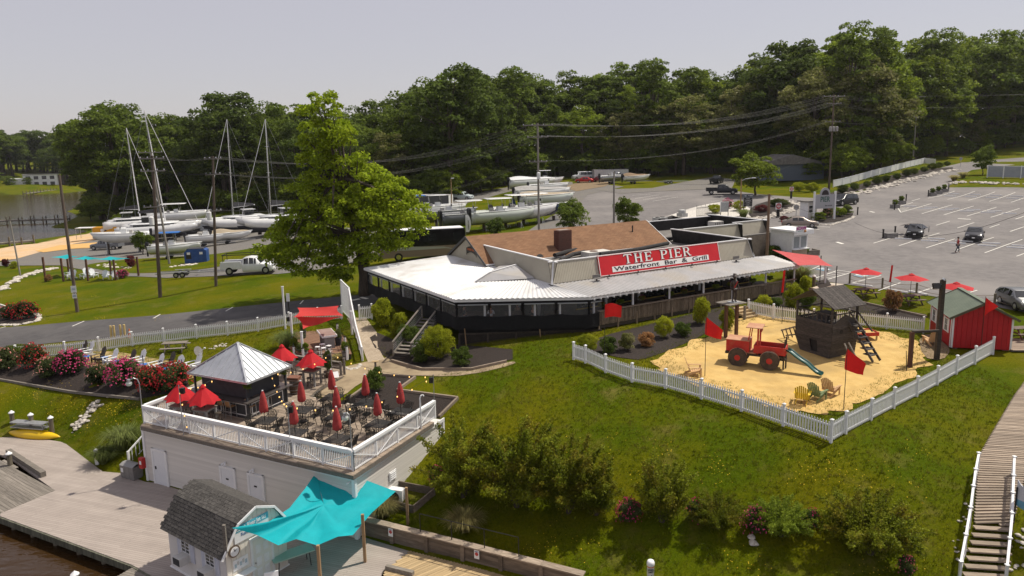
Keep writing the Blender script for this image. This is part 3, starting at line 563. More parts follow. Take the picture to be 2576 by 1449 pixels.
for(ax,ay),(bx,by)in(((-hw,-hd),(hw,-hd)),((hw,-hd),(hw,hd)),((hw,hd),(-hw,hd)),((-hw,hd),(-hw,-hd))):
 MB().beam((ax,ay,rz_+.03),(0,0,az_+.03),.12,.05).build('ridge_cap',m_roofm,rf);MB().beam((ax,ay,rz_-.03),(bx,by,rz_-.03),.05,.12).build('fascia',m_roofm,rf)
 n=10
 for k in range(1,n):
  t=k/n;s=min(t,1-t)*2;e=(ax+(bx-ax)*t,ay+(by-ay)*t,rz_+.02);mx_,my_=(ax+bx)/2,(ay+by)/2
  tp=(e[0]+(0-mx_)*s,e[1]+(0-my_)*s,rz_+(az_-rz_)*s+.02);MB().beam(e,tp,.03,.055).build('seam',m_roofm,rf)
iw=hw-.62;idp=hd-.5
m_charc=M('charcoal_paint',(.030,.031,.036),(.045,.046,.052),scale=3,rough=.7)
MB().box((0,0,1.75),(iw*2,idp*2,1.2)).build('roll_down_shutter',m_charc,PV)
boxp('bar_front',(0,0,.52),(iw*2+.5,idp*2+.5,1.04),m_charc,PV)
boxp('counter',(0,0,1.08),(iw*2+1.15,idp*2+1.15,.06),M('bar_top',(.055,.048,.045),(.085,.075,.07),scale=4,rough=.35),PV)
for sx,sy in((-1,-1),(1,-1),(1,1),(-1,1)):boxp('post',(sx*(iw+.27),sy*(idp+.27),1.18),(.1,.1,2.34),m_charc,PV)
for(cx,cy,L,rz)in((-iw/2-.1,-idp-.262,iw+.1,0),(iw/2+.1,-idp-.262,iw+.1,0),(iw+.262,-idp/2,idp,PI/2),(iw+.262,idp/2,idp,PI/2)):
 fr=MB()
 for dz in(.2,.86):fr.box((0,0,dz),(L-.06,.03,.045))
 for dx in(-1,1):fr.box((dx*(L/2-.05),0,.53),(.045,.03,.7))
 o=fr.build('panel_trim',m_trim,PV);o.location=(cx,cy,0);o.rotation_euler=(0,0,rz)
m_fern=leafm('fern_leaf',(.05,.085,.012),(.10,.15,.025))
fz=DZ;ra=P(432,1425,fz);rb=P(578,1509,fz)
RO=T('rental_office','white gambrel shed with shingle roof used as rental office on the dock','shed',(rb.x,rb.y,fz),math.atan2((rb-ra).y,(rb-ra).x))
RW=(V2(rb)-V2(ra)).length;RD=3.1;H1=2.25
m_office=M('office_white',(.60,.58,.57),(.66,.64,.62),scale=1.2,rough=.6);m_cream=M('office_cream',(.66,.61,.53),(.72,.67,.59),scale=1.5,rough=.6)
prof=[(0,0),(RD,0),(RD,H1),(RD*.80,H1+1.02),(RD/2,H1+1.42),(RD*.20,H1+1.02),(0,H1)]
MB().extr([(p[0],p[1])for p in prof],-RW+.0,-.03,'x').build('walls',m_office,RO,fix=True)
gx_=MB()
for k in range(13):
 y0=k*RD/13;y1=(k+1)*RD/13-.012
 def top(y):
  for(ya,za),(yb,zb)in zip([(0,H1),(RD*.2,H1+1.02),(RD/2,H1+1.42),(RD*.8,H1+1.02)],[(RD*.2,H1+1.02),(RD/2,H1+1.42),(RD*.8,H1+1.02),(RD,H1)]):
   if ya<=y<=yb:return za+(zb-za)*(y-ya)/(yb-ya)
  return H1
 MB().add([(-.02,y0,.05),(-.02,y1,.05),(-.02,y1,top(y1)-.02),(-.02,y0,top(y0)-.02),(.015,y0,.05),(.015,y1,.05),(.015,y1,top(y1)-.02),(.015,y0,top(y0)-.02)],[(4,5,6,7),(0,1,5,4),(1,2,6,5),(2,3,7,6),(3,0,4,7)]).build('board',m_cream,RO,fix=True)
boxp('base_skirt',(-RW/2,RD/2,-.02),(RW+.1,RD+.1,.14),m_trim,RO)
m_sh=M('shingle',(.045,.042,.04),(.095,.088,.080),scale=8,rough=.95,bump=.6,bscale=30,objr=.22)
rfp=[(-.28,H1-.22),(RD*.20-.02,H1+1.06),(RD/2,H1+1.47),(RD*.80+.02,H1+1.06),(RD+.28,H1-.22)]
rt=MB()
for(ya,za),(yb,zb)in zip(rfp[:-1],rfp[1:]):rt.add([(-RW-.15,ya,za),(.15,ya,za),(.15,yb,zb),(-RW-.15,yb,zb)],[(0,1,2,3)])
roof=rt.build('roof',m_sh,RO)
SHG=MB().box((0,0,0),(.29,.17,.014)).mesh('shingle',m_sh)
for s,(ya,za),(yb,zb)in((1,rfp[0],rfp[1]),(1,rfp[1],rfp[2])):
 L=math.hypot(yb-ya,zb-za);sl_=math.atan2(zb-za,yb-ya);nr=int(L/.155)
 for i in range(nr):
  t=(i+.5)*.155/L;cy=ya+(yb-ya)*t;cz=za+(zb-za)*t;nx=int((RW+.3)/.3);off=(.15 if i%2 else 0)
  for k in range(nx+1):
   x=-RW-.15+.14+k*.3-off*.9+.05
   if x>.08 or x<-RW-.1:continue
   inst('shingle',SHG,roof,(x+random.uniform(-.01,.01),cy-math.sin(sl_)*.008,cz+math.cos(sl_)*.012),rot=(sl_-.05,0,0),sc=(random.uniform(.93,1.0),1,1))
rk=MB()
for(ya,za),(yb,zb)in zip(rfp[:-1],rfp[1:]):rk.beam((.15,ya,za-.03),(.15,yb,zb-.03),.05,.1)
rk.build('rake_trim',m_trim,roof)
for cx in(-RW*.68,-RW*.26):
 w=boxp('window',(cx,-.02,1.42),(.62,.04,1.0),m_glass,RO)
 fr=MB()
 for dz in(.92,1.92):fr.box((cx,-.045,dz),(.70,.03,.05))
 for k in range(5):fr.box((cx,-.05,1.06+k*.17),(.6,.02,.018))
 for dx in(-.33,0,.33):fr.box((cx+dx,-.048,1.42),(.05 if dx else .025,.026,1.0))
 fr.build('frame',m_trim,w)
 for s in(-1,1):
  sh_=boxp('shutter',(cx+s*.52,-.025,1.42),(.30,.04,1.12),M('shutter_white',(.52,.54,.62),(.58,.60,.68),scale=2,rough=.5),RO)
  for k in range(3):boxp('slat',(cx+s*.52-.1+k*.1,-.05,1.42),(.07,.012,1.1),MATS['shutter_white'],sh_)
 ac=boxp('air_conditioner',(cx+.02,-.28,1.02),(.56,.52,.38),M('ac_white',(.52,.51,.49),(.60,.59,.56),scale=5,rough=.5),RO)
 boxp('grille',(cx+.02,-.545,1.02),(.5,.02,.32),m_charc,ac);boxp('grille',(cx-.265,-.28,1.02),(.014,.4,.28),m_charc,ac)
dr=boxp('door',(.03,1.75,1.08),(.05,.95,2.1),M('door_cream',(.68,.67,.62),(.72,.71,.66),scale=2,rough=.4),RO)
fr=MB().box((.05,1.22,1.1),(.07,.11,2.2)).box((.05,2.28,1.1),(.07,.11,2.2)).box((.05,1.75,2.22),(.072,1.2,.12)).build('frame',m_trim,dr)
for k,z in enumerate((.5,1.05,1.65)):
 for s in(-1,1):boxp('panel',(.062,1.75+s*.2,z),(.012,.26,.4),m_trim,dr)
MB().cyl((.06,1.36,1.05),(.13,1.36,1.05),.03,.03,8).build('handle',m_steel,dr)
boxp('counter_shelf',(.22,.62,.98),(.36,1.15,.05),m_trim,RO)
sg=T('rental_sign','white and teal rental office sign under the shed gable','sign',RO.matrix_basis@Vector((.04,1.32,2.78)),RO.rotation_euler.z)
boxp('board',(0,0,0),(.03,1.75,.78),M('sign_white',(.70,.71,.72),rough=.5),sg);boxp('banner',(.018,0,.24),(.012,1.75,.30),M('sign_teal',(.10,.38,.47),rough=.5),sg)
text('jet',m_trim,sg,(.028,0,.23),(PI/2,0,PI/2),sc=(.66,.85,1));text('rent',M('sign_blue',(.12,.20,.35),rough=.5),sg,(.022,0,-.07),(PI/2,0,PI/2),sc=.85)
MB().add([(.03,.1,-.3),(.03,.28,-.3),(.03,.34,-.24),(.03,.2,-.2),(.03,.12,-.25)],[(0,1,2,3,4)]).build('boat_emblem',m_blackmetal,sg)
ck=T('wall_clock','round metal rimmed clock on the shed gable beside the turquoise sail','clock',RO.matrix_basis@Vector((.03,.38,2.12)),RO.rotation_euler.z)
MB().cyl((0,0,0),(.06,0,0),.27,.27,24).build('rim',M('bronze',(.16,.12,.09),rough=.3,metal=.7),ck);MB().cyl((.05,0,0),(.07,0,0),.21,.21,24).build('face',m_trim,ck)
MB().beam((.075,0,0),(.075,.08,.1),.012,.02).beam((.075,0,0),(.075,-.03,.15),.012,.02).build('hands',m_blackmetal,ck)
nb=T('notice_board','paper notice board above the shed counter shelf','notice',RO.matrix_basis@Vector((.03,.66,1.42)),RO.rotation_euler.z)
boxp('paper',(0,0,0),(.015,.75,.5),m_trim,nb)
for k in range(5):boxp('sheet',(.011,-.26+k*.13,.08*(k%2)-.02),(.006,.1,.18),M('sheet_%d'%(k%2),((.35,.45,.5),(.5,.5,.48))[k%2],rough=.7),nb)
# ----- restaurant
RZ0=5.6;RANG=R(30);RO0=Vector((5.9,52.3,RZ0));_e=Vector((math.cos(RANG),math.sin(RANG)));_nv=Vector((-_e.y,_e.x))
def AB(p):d=V2(p)-V2(RO0);return d.dot(_e),d.dot(_nv)
def RWd(a,b,z=0):q=V2(RO0)+_e*a+_nv*b;return Vector((q.x,q.y,RZ0+z))
RS=T('restaurant','long waterfront restaurant with white metal porch roofs and tan mansard parapets','building',RO0,RANG)
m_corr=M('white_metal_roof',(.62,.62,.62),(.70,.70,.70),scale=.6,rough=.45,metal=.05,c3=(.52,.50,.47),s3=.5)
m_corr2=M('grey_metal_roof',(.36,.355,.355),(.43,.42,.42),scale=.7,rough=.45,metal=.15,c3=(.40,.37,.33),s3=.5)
m_tanp=M('tan_panel',(.36,.33,.265),(.42,.39,.315),scale=1.0,rough=.6,c3=(.35,.32,.26),s3=.5)
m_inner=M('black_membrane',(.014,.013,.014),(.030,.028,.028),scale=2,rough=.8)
m_flat=M('flat_roof',(.10,.095,.09),(.20,.185,.17),scale=1.2,rough=.9,bump=.3)
m_brown=brick_mat('brown_shingles',(.19,.094,.046),(.245,.13,.066),(.115,.06,.032),.45,.16,.014,0,.95,bump=.6)
m_brick=brick_mat('chimney_brick',(.10,.030,.018),(.15,.05,.03),(.06,.04,.035),.21,.07,.012,0,.9,'xz')
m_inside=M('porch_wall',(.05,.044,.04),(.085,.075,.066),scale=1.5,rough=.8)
EH=3.0;TH=3.6;PT=5.3
def ribbed(name,eave,top,step,mat,parent,amp=.03):
 """ribs run from the eave polyline up to the top polyline"""
 def samp(pl,t):
  Ls=[(Vector(b)-Vector(a)).length for a,b in zip(pl[:-1],pl[1:])];s=t*sum(Ls)
  for(a,b),L in zip(zip(pl[:-1],pl[1:]),Ls):
   if s<=L+1e-6:return Vector(a)+(Vector(b)-Vector(a))*(s/L)
   s-=L
  return Vector(pl[-1])
 n=int(sum((Vector(b)-Vector(a)).length for a,b in zip(eave[:-1],eave[1:]))/step)*4;m=MB()
 for i in range(n+1):
  up=amp if i%4 in(1,2)else 0
  e=samp(eave,i/n);t=samp(top,i/n)
  for q in(e,t):m.v.append((q.x,q.y,q.z+up))
  for q in(e,t):m.v.append((q.x,q.y,q.z-.05))
 for i in range(n):
  k=4*i;m.f+=[(k,k+4,k+5,k+1),(k+2,k+3,k+7,k+6),(k,k+2,k+6,k+4)]
 return m.build(name,mat,parent,fix=True)
LBq=(-9.9,23.15,EH);L2q=(-8.9,5.13,EH);R0q=(0,0,EH)
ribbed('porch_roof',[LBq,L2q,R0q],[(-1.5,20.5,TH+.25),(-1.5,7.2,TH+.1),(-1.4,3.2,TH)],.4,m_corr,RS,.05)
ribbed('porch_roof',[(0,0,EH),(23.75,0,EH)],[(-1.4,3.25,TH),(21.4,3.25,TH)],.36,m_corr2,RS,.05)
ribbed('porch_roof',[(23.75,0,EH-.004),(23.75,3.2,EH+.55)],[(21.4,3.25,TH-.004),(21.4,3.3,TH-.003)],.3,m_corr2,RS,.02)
ck_=MB().add([(-1.45,5.6,3.75),(-5.4,8.6,3.42),(-1.45,11.4,4.02),(-1.45,8.6,4.45),(-4.0,8.6,4.05)],[(0,3,4),(0,4,1),(3,2,4),(2,1,4)]).build('cricket_roof',m_corr2,RS)
for k in range(7):t=(k+.5)/7;MB().beam((-1.45-2.5*t,8.6,4.47-.4*t),(-1.45-3.6*t*.8,5.7+2.4*t,3.76-.28*t),.04,.04).build('seam',m_corr2,ck_)
MB().beam((-1.45,8.6,4.48),(-4.0,8.6,4.09),.16,.05).beam((-4.0,8.6,4.09),(-5.4,8.6,3.47),.16,.05).build('ridge_cap',m_trim,ck_)
def mansard(a,b,zb,zt,lean,ribs=.16,wall=m_tanp,cap=True):
 """leaning panel from a to b (local xy); outward is to the right of a->b"""
 a=Vector(a);b=Vector(b);d=(b-a).normalized();inn=Vector((-d.y,d.x));L=(b-a).length;m=MB();n=max(2,int(L/ribs))*2
 for i in range(n+1):
  q=a+d*(L*i/n)-inn*(.018 if i%2 else 0);t=q+inn*lean;m.v+=[(q.x,q.y,zb),(t.x,t.y,zt)]
 m.f+=[(2*i,2*i+2,2*i+3,2*i+1)for i in range(n)];p=m.build('mansard_panel',wall,RS)
 q=[a+inn*.05,b+inn*.05];t=[x+inn*(lean+.06)for x in(a,b)]
 MB().add([(q[0].x,q[0].y,zb),(q[1].x,q[1].y,zb),(t[1].x,t[1].y,zt),(t[0].x,t[0].y,zt)],[(3,2,1,0)]).build('parapet_back',m_inner,p)
 if cap:MB().beam((t[0].x-inn.x*.03,t[0].y-inn.y*.03,zt+.02),(t[1].x-inn.x*.03,t[1].y-inn.y*.03,zt+.02),.2,.08).build('coping',m_trim,p)
 MB().beam((a.x,a.y,zb+.03),(b.x,b.y,zb+.03),.06,.1).build('flashing',M('dark_flashing',(.12,.11,.10),rough=.7),p)
 return p
mansard((-1.4,3.2),(21.3,3.2),TH-.02,PT,.45);mansard((-1.4,15.4),(-1.4,3.2),TH-.1,PT,.45);mansard((21.3,3.2),(21.3,14),TH-.1,PT,.45)
mansard((21.6,12.3),(30,12.3),2.6,PT,.6);mansard((30,12.3),(30,13.2),2.6,PT,.3);mansard((30,13.2),(35.6,13.2),2.5,PT,.75);mansard((35.6,13.2),(35.6,22.5),2.5,PT,.75);mansard((35.6,22.5),(8,22.5),3.0,PT-.2,.3)
for(x,y,dx,dy)in((-1.4,3.2,.45,.45),(21.3,3.2,-.45,.45),(35.6,13.2,-.75,.75)):MB().beam((x,y,TH-.02),(x+dx,y+dy,PT+.02),.14,.14).build('corner_trim',m_trim,RS)
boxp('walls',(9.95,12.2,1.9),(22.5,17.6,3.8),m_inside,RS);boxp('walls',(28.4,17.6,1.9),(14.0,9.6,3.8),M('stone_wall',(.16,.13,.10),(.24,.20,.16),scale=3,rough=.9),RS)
boxp('flat_roof',(9.95,12.2,3.84),(22.3,17.4,.1),m_flat,RS);boxp('flat_roof',(28.4,17.5,3.86),(13.8,9.4,.1),m_flat,RS)
GA,GB_,GR,GZ,EZ2,HWd=-1.9,19.7,16.7,6.1,3.95,3.95
gr=MB().add([(GA-.25,GR-HWd,EZ2),(GB_,GR-HWd,EZ2),(GB_,GR,GZ),(GA-.25,GR,GZ),(GA-.25,GR+HWd,EZ2),(GB_,GR+HWd,EZ2)],[(0,1,2,3),(3,2,5,4)]).build('gable_roof',m_brown,RS)
MB().add([(GA-.25,GR-HWd,EZ2-.16),(GB_,GR-HWd,EZ2-.16),(GB_,GR,GZ-.16),(GA-.25,GR,GZ-.16),(GA-.25,GR+HWd,EZ2-.16),(GB_,GR+HWd,EZ2-.16)],[(3,2,1,0),(4,5,2,3)]).build('roof_deck_underside',m_darkw,gr)
for s in(-1,1):
 for x in(GA-.27,GB_+.02):MB().beam((x,GR+s*HWd,EZ2-.06),(x,GR,GZ-.06),.05,.2).build('rake_board',M('rake_dark',(.06,.06,.065),rough=.6)if x<0 else m_trim,gr)
MB().beam((GA-.25,GR-HWd-.06,EZ2-.04),(GB_,GR-HWd-.06,EZ2-.04),.1,.12).build('gutter',m_trim,gr)
MB().add([(GA,GR-HWd,EZ2-.4),(GA,GR+HWd,EZ2-.4),(GA,GR+HWd-.1,EZ2),(GA,GR,GZ-.1),(GA,GR-HWd+.1,EZ2)],[(4,3,2,1,0)]).build('gable_wall',m_tanp,RS)
MB().cyl((16.5,GR-1.6,5.2),(16.5,GR-1.6,5.9),.07,.07,8).build('vent_pipe',m_blackmetal,gr)
ss=T('bar_sign','arched wooden bar sign with orange letters on the grey gable','sign',RWd(GA-.08,GR-.9,4.75),RANG)
ar=MB();ar.grid(lambda u,v:(0,(u-.5)*1.9,.34*math.sin(PI*u)*.7-.3+v*.55),10,1);ar.grid(lambda u,v:(-.06,(u-.5)*1.9,.34*math.sin(PI*u)*.7-.3+v*.55),10,1);ar.build('board',m_blackmetal,ss)
text('sunset',M('sign_orange',(.42,.10,.03),rough=.6),ss,(-.075,0,.17),(PI/2,0,-PI/2))
for s in(-1,1):MB().beam((-.03,s*.98,-.42),(-.03,s*.98,.3),.06,.07).build('side_post',m_grey,ss)
ca,cb=AB(P(1416,640,9.5));chm=boxp('chimney',(ca,cb,5.0),(1.5,.85,2.5),m_brick,RS);boxp('chimney_cap',(ca,cb,6.28),(1.2,.6,.07),M('cap_concrete',(.3,.24,.2),rough=.9),chm)
def roofbox(name,px,py,d,mat,label,z=9.48,rz=RANG):
 q=P(px,py,z);t=T(name,label,'roof equipment',(q.x,q.y,9.48),rz);boxp('casing',(0,0,d[2]/2),d,mat,t);return t
t=roofbox('air_handler',1500,640,(2.6,1.3,.55),M('hvac_white',(.52,.50,.46),(.60,.58,.54),scale=3,rough=.6),'flat white rooftop air handler with round fan beside the chimney',9.7)
MB().cyl((-.3,0,.55),(-.3,0,.58),.4,.4,16).build('fan_grille',M('rust_fan',(.10,.05,.03),rough=.8),t)
t=roofbox('condenser_unit',1800,577,(1.5,1.1,1.0),MATS['hvac_white'],'cream slatted condenser unit beside the end of the brown roof')
for k in range(5):boxp('slat',(-.6+k*.3,-.56,.5),(.1,.02,.8),m_flat,t)
t=roofbox('exhaust_fan',1716,545,(1.1,1.1,.5),M('galv_box',(.40,.40,.39),(.5,.5,.48),scale=2,rough=.5,metal=.3),'round topped exhaust fan behind the brown roof');MB().lathe([(.5,.5),(.55,.6),(.5,.95),(.2,1.02)],(0,0,0),14).build('hood',MATS['galv_box'],t)
t=roofbox('condenser_unit',1660,560,(1.6,1.2,.7),MATS['galv_box'],'grey condenser unit with two round fans behind the brown roof')
for s in(-1,1):MB().cyl((s*.4,0,.7),(s*.4,0,.76),.3,.3,14).build('fan_grille',m_blackmetal,t)
for i,pts in enumerate((((1395,642),(1430,632),(1480,622),(1530,618),(1690,600)),((1410,655),(1440,640),(1470,634)),((1660,556),(1690,547),(1740,553),(1780,562)),((1510,640),(1600,628),(1680,612)))):
 q=[P(x,y,9.85)for x,y in pts];tag(MB().tube(q,.2 if i!=2 else .3,8).build('roof_duct',m_inner),('long black insulated duct running from the chimney along the brown roof','short black duct bent beside the chimney','thick black duct arching behind the brown roof','black duct behind the red restaurant sign')[i],'duct')
q=P(1358,648,9.6);t=T('satellite_dish','dark rooftop satellite dish behind the left mansard','dish',(q.x,q.y,9.5));MB().lathe([(.02,0),(.25,.04),(.42,.14)],(0,0,0),14).build('dish',m_blackmetal,t).rotation_euler=(R(60),0,R(30));MB().cyl((0,0,-.1),(0,0,.0),.04,.04,6).build('foot',m_steel,t)
sa=AB(P(1508,693,9.42));sb_=AB(P(1806,652,9.42));SA,SB=sa[0],sb_[0];SWd=SB-SA;SH=1.72
SG=T('restaurant_sign','big red restaurant sign with white serif lettering on the mansard','sign',RWd((SA+SB)/2,3.12,3.72),RANG)
tl=math.atan2(.45,1.72);qs=Matrix.Rotation(-tl,4,'X')
m_sred=M('sign_red',(.50,.010,.018),(.56,.016,.022),scale=1,rough=.4);m_swhite=M('sign_paint_white',(.78,.77,.75),rough=.4);m_sblack=M('sign_black',(.012,.012,.014),rough=.4)
def sgp(name,mb,mat,smooth=False):
 o=mb.build(name,mat,SG);o.rotation_euler=(-tl,0,0);return o
sgp('panel',MB().box((0,0,SH/2),(SWd,.08,SH)),m_sred)
bd=MB()
for z in(.04,SH-.04):bd.box((0,-.05,z),(SWd-.02,.03,.05))
for x in(-1,1):bd.box((x*(SWd/2-.04),-.05,SH/2),(.05,.031,SH-.1))
sgp('border',bd,m_swhite);sgp('name_band',MB().box((-.05,-.046,.46),(SWd*.80,.02,.46)),m_swhite)
SER={'T':(.95,[[(0,.8),(.10,1),(.85,1),(.95,.8),(.88,.78),(.78,.9),(.17,.9),(.07,.78)],[(.39,.0),(.56,.0),(.56,.92),(.39,.92)],[(.27,0),(.68,0),(.64,.07),(.31,.07)]]),'H':(1.0,[[(.13,0),(.31,0),(.31,1),(.13,1)],[(.69,0),(.87,0),(.87,1),(.69,1)],[(.3,.46),(.7,.46),(.7,.56),(.3,.56)],[(.02,0),(.42,0),(.38,.06),(.06,.06)],[(.58,0),(.98,0),(.94,.06),(.62,.06)],[(.02,1),(.42,1),(.38,.94),(.06,.94)],[(.58,1),(.98,1),(.94,.94),(.62,.94)]]),'E':(.85,[[(.12,0),(.3,0),(.3,1),(.12,1)],[(.02,0),(.8,0),(.86,.26),(.80,.28),(.68,.09),(.04,.08)],[(.02,1),(.76,1),(.82,.76),(.76,.74),(.66,.91),(.04,.92)],[(.29,.46),(.6,.46),(.63,.36),(.66,.36),(.66,.66),(.63,.66),(.6,.56),(.29,.56)]]),'P':(.82,[[(.12,0),(.3,0),(.3,1),(.12,1)],[(.02,0),(.42,0),(.38,.06),(.06,.06)],[(.02,.93),(.02,1),(.5,1),(.7,.95),(.5,.93)],[(.5,1),(.72,.94),(.81,.78),(.80,.66),(.62,.68),(.63,.78),(.58,.88),(.48,.93)],[(.80,.68),(.72,.52),(.5,.44),(.3,.44),(.3,.51),(.48,.52),(.58,.58),(.62,.70)]]),'I':(.44,[[(.13,0),(.31,0),(.31,1),(.13,1)],[(.02,0),(.42,0),(.38,.06),(.06,.06)],[(.02,1),(.42,1),(.38,.94),(.06,.94)]])}
SER['R']=(.98,SER['P'][1]+[[(.42,.46),(.6,.46),(.86,.08),(.99,.06),(.98,0),(.74,0)]])
x=-SWd*.31;sc_h=.78;sx_=.98;z0=.80
for ch in 'THE PIER':
 if ch==' ':x+=.75;continue
 w,polys=SER[ch];lm=MB();dm=MB()
 for k,pl_ in enumerate(polys):
  cx=sum(p[0]for p in pl_)/len(pl_);cz=sum(p[1]for p in pl_)/len(pl_)
  for m_,dep,ex in((lm,.075+.003*k,0),(dm,.058+.002*k,.035)):
   def ez(v,c,r):return v+(ex if v>c else-ex)
   vs=[(x+ez(p[0],cx,1)*sx_,ez(p[1],cz,1)*sc_h+z0)for p in pl_];n=len(vs)
   m_.add([(a_,-.04,b_)for a_,b_ in vs]+[(a_,-dep,b_)for a_,b_ in vs],[tuple(range(n)),tuple(reversed(range(n,2*n)))]+[(i,(i+1)%n,n+(i+1)%n,n+i)for i in range(n)])
 o=lm.build('letter',m_swhite,SG,fix=True);o.rotation_euler=(-tl,0,0);o=dm.build('letter_outline',m_sblack,SG,fix=True);o.rotation_euler=(-tl,0,0)
 x+=w*sx_+.17
o=text('wf',m_sblack,SG,Matrix.Rotation(-tl,4,'X')@Vector((-.05,-.064,.46)),(PI/2-tl,0,0));wfw=max(v.co.x for v in o.data.vertices)-min(v.co.x for v in o.data.vertices);k=SWd*.77/wfw;o.scale=(k,.80,1)
for k in range(5):
 l=MB().cyl((0,0,0),(0,-.3,.12),.02,.02,6).cyl((0,-.3,.1),(0,-.2,.26),.09,.05,8).build('sign_lamp',m_blackmetal,SG);l.location=(-SWd/2+.7+k*(SWd-1.4)/4,-.05,-.12)
MB().box((0,.02,-.16),(SWd,.08,.2)).build('lower_trim',m_tanp,SG)
for ax in(SA-.65,SB+1.6):
 t=T('roof_floodlight','grey trough floodlight standing on the porch roof %s the red sign'%('left of' if ax<5 else 'right of'),'floodlight',RWd(ax,2.7,TH-.05),RANG);MB().box((0,-.1,.2),(.75,.3,.06)).box((0,.05,.34),(.75,.05,.3)).build('trough',m_plastic_grey,t);MB().box((0,.02,.08),(.1,.1,.18)).build('bracket',m_blackmetal,t)
FZ=.75
pf_=[(-9.5,22.8),(-8.5,5.3),(0,.35),(23.4,.35),(23.4,3.5),(-1,3.5),(-1,22.8)]
MB().prism(pf_,FZ-.15,FZ).build('porch_floor',m_darkw,RS)
WP=MB().box((0,0,(EH-FZ)/2),(.12,.12,EH-FZ)).mesh('porch_post',m_trim)
fronts=[(.6+k*3.82,.45)for k in range(7)]
cham=[(-8.4+8.2*k/5,5.35-4.85*k/5)for k in range(6)];lefts=[(-8.5-.9*k/7,5.8+2.4*k)for k in range(1,8)]
for(a_,b_)in fronts+cham[1:-1]+lefts:inst('porch_post',WP,RS,(a_,b_,FZ))
fs=MB();
for p,q in((LBq,L2q),(L2q,R0q),(R0q,(23.75,0,EH))):fs.beam((p[0],p[1]+.08,p[2]-.12),(q[0],q[1]+.08,q[2]-.12),.05,.2)
fs.build('fascia',m_trim,RS)
RAFT=MB().box((0,.35,0),(.06,.9,.12)).mesh('rafter_tail',m_trim)
for k in range(38):inst('rafter_tail',RAFT,RS,(.3+k*.62,0,EH-.22))
sk=MB();pts=[(-9.75,22.5),(-8.75,5.2),(-.05,.15),(1.2,.12)];sm=along([(p[0],p[1],0)for p in pts],.35)
for i,(q,d)in enumerate(sm):
 o=Vector((d.y,-d.x,0))*(.05*math.sin(i*1.3)+.06);sag=.12*abs(math.sin(i*.35));sk.v+=[(q.x+o.x,q.y+o.y,.62+.05*math.sin(i*.7)),(q.x+o.x*.4,q.y+o.y*.4,1.72-sag)]
sk.f=[(2*i,2*i+2,2*i+3,2*i+1)for i in range(len(sm)-1)];sk.build('fabric_skirt',m_black,RS,True)
hb=MB()
for p,q in zip(pts[:-1],pts[1:]):hb.beam((p[0],p[1],EH-.32),(q[0],q[1],EH-.32),.04,.28)
hb.build('blind_header',m_black,RS)
m_vinyl=M('clear_vinyl',(.30,.31,.32),(.4,.4,.4),scale=3,rough=.15,alpha=.16,spec=.6)
seg=[]
for p,q,n in((pts[0],pts[1],7),(pts[1],pts[2],4),(pts[2],pts[3],1)):
 for k in range(n):
  a_=Vector((*p,0))+(Vector((*q,0))-Vector((*p,0)))*(k/n);b_=Vector((*p,0))+(Vector((*q,0))-Vector((*p,0)))*((k+1)/n);d=(b_-a_).normalized();seg.append((a_,b_))
  c0=a_+d*.12;c1=b_-d*.12
  bl=MB().add([(c0.x,c0.y,1.6),(c1.x,c1.y,1.6),(c1.x,c1.y,EH-.45),(c0.x,c0.y,EH-.45)],[(0,1,2,3)]).build('clear_blind',m_vinyl,RS)
  MB().beam((a_.x,a_.y,1.5),(a_.x,a_.y,EH-.3),.16,.06,(d.x,d.y,0)).build('blind_strap',m_black,bl)
  MB().cyl((c0.x,c0.y,EH-.46),(c1.x,c1.y,EH-.46),.06,.06,6).build('rolled_edge',M('vinyl_roll',(.30,.31,.32),rough=.2,spec=.6),bl)
lt=inst('lattice',None,RS);tl_=T('lattice_skirt','dark wooden lattice skirting under the black porch fabric','lattice',RO0,RANG);bpy.data.objects.remove(lt)
a_=Vector((-8.6,5.2,0));b_=Vector((1.0,.1,0));Ll=(b_-a_).length;d=(b_-a_).normalized();n=int(Ll/.13)
LA=MB().box((0,0,0),(.02,.008,1.28)).mesh('lath',m_darkw);rzl=math.atan2(d.y,d.x)
for s in(-1,1):
 for k in range(n-4):
  q=a_+d*(.5+k*Ll/n);inst('lath',LA,tl_,(q.x+d.y*.03,q.y-d.x*.03+.004*s,-.25),rot=(0,R(45)*s,rzl))
for z in(.27,-.72):MB().beam((a_.x,a_.y-.05,z),(b_.x,b_.y-.05,z),.05,.12).build('rail',m_darkw,tl_)
for k in range(6):q=a_+d*(Ll*k/5);MB().box((q.x,q.y-.04,-.25),(.12,.1,1.1)).build('post',m_darkw,tl_)
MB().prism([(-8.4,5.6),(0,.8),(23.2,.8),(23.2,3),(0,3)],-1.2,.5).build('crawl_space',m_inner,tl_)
pole=lambda a_,b_,z0,z1,nm,lab:tag(MB().beam(RWd(a_,b_,z0),RWd(a_-.1,b_,z1),.09,.05).build(nm,m_tan),lab,'stake')
pole(-3.3,1.9,-.55,.6,'wooden_stake','yellowish wooden board propped against the lattice skirting');pole(-8.3,4.6,-.6,.8,'wooden_stake','brown stake leaning on the skirting behind the round bush')
RL=T('porch_railing','brown weathered wooden porch railing below the hanging baskets','railing',RWd(0,0,0),RANG)
m_rail=M('rail_wood',(.17,.125,.085),(.31,.24,.17),scale=3,rough=.9,stretch=(4,4,1),objr=.3)
BAL=MB().box((0,0,.5),(.085,.03,1.0)).mesh('baluster',m_rail)
for k in range(165):inst('baluster',BAL,RL,(1.0+k*.135,.22,FZ-.12+random.uniform(-.02,.02)))
for k in range(13):MB().box((.9+k*1.86,.2,.45),(.1,.12,1.6)).build('post',m_rail,RL)
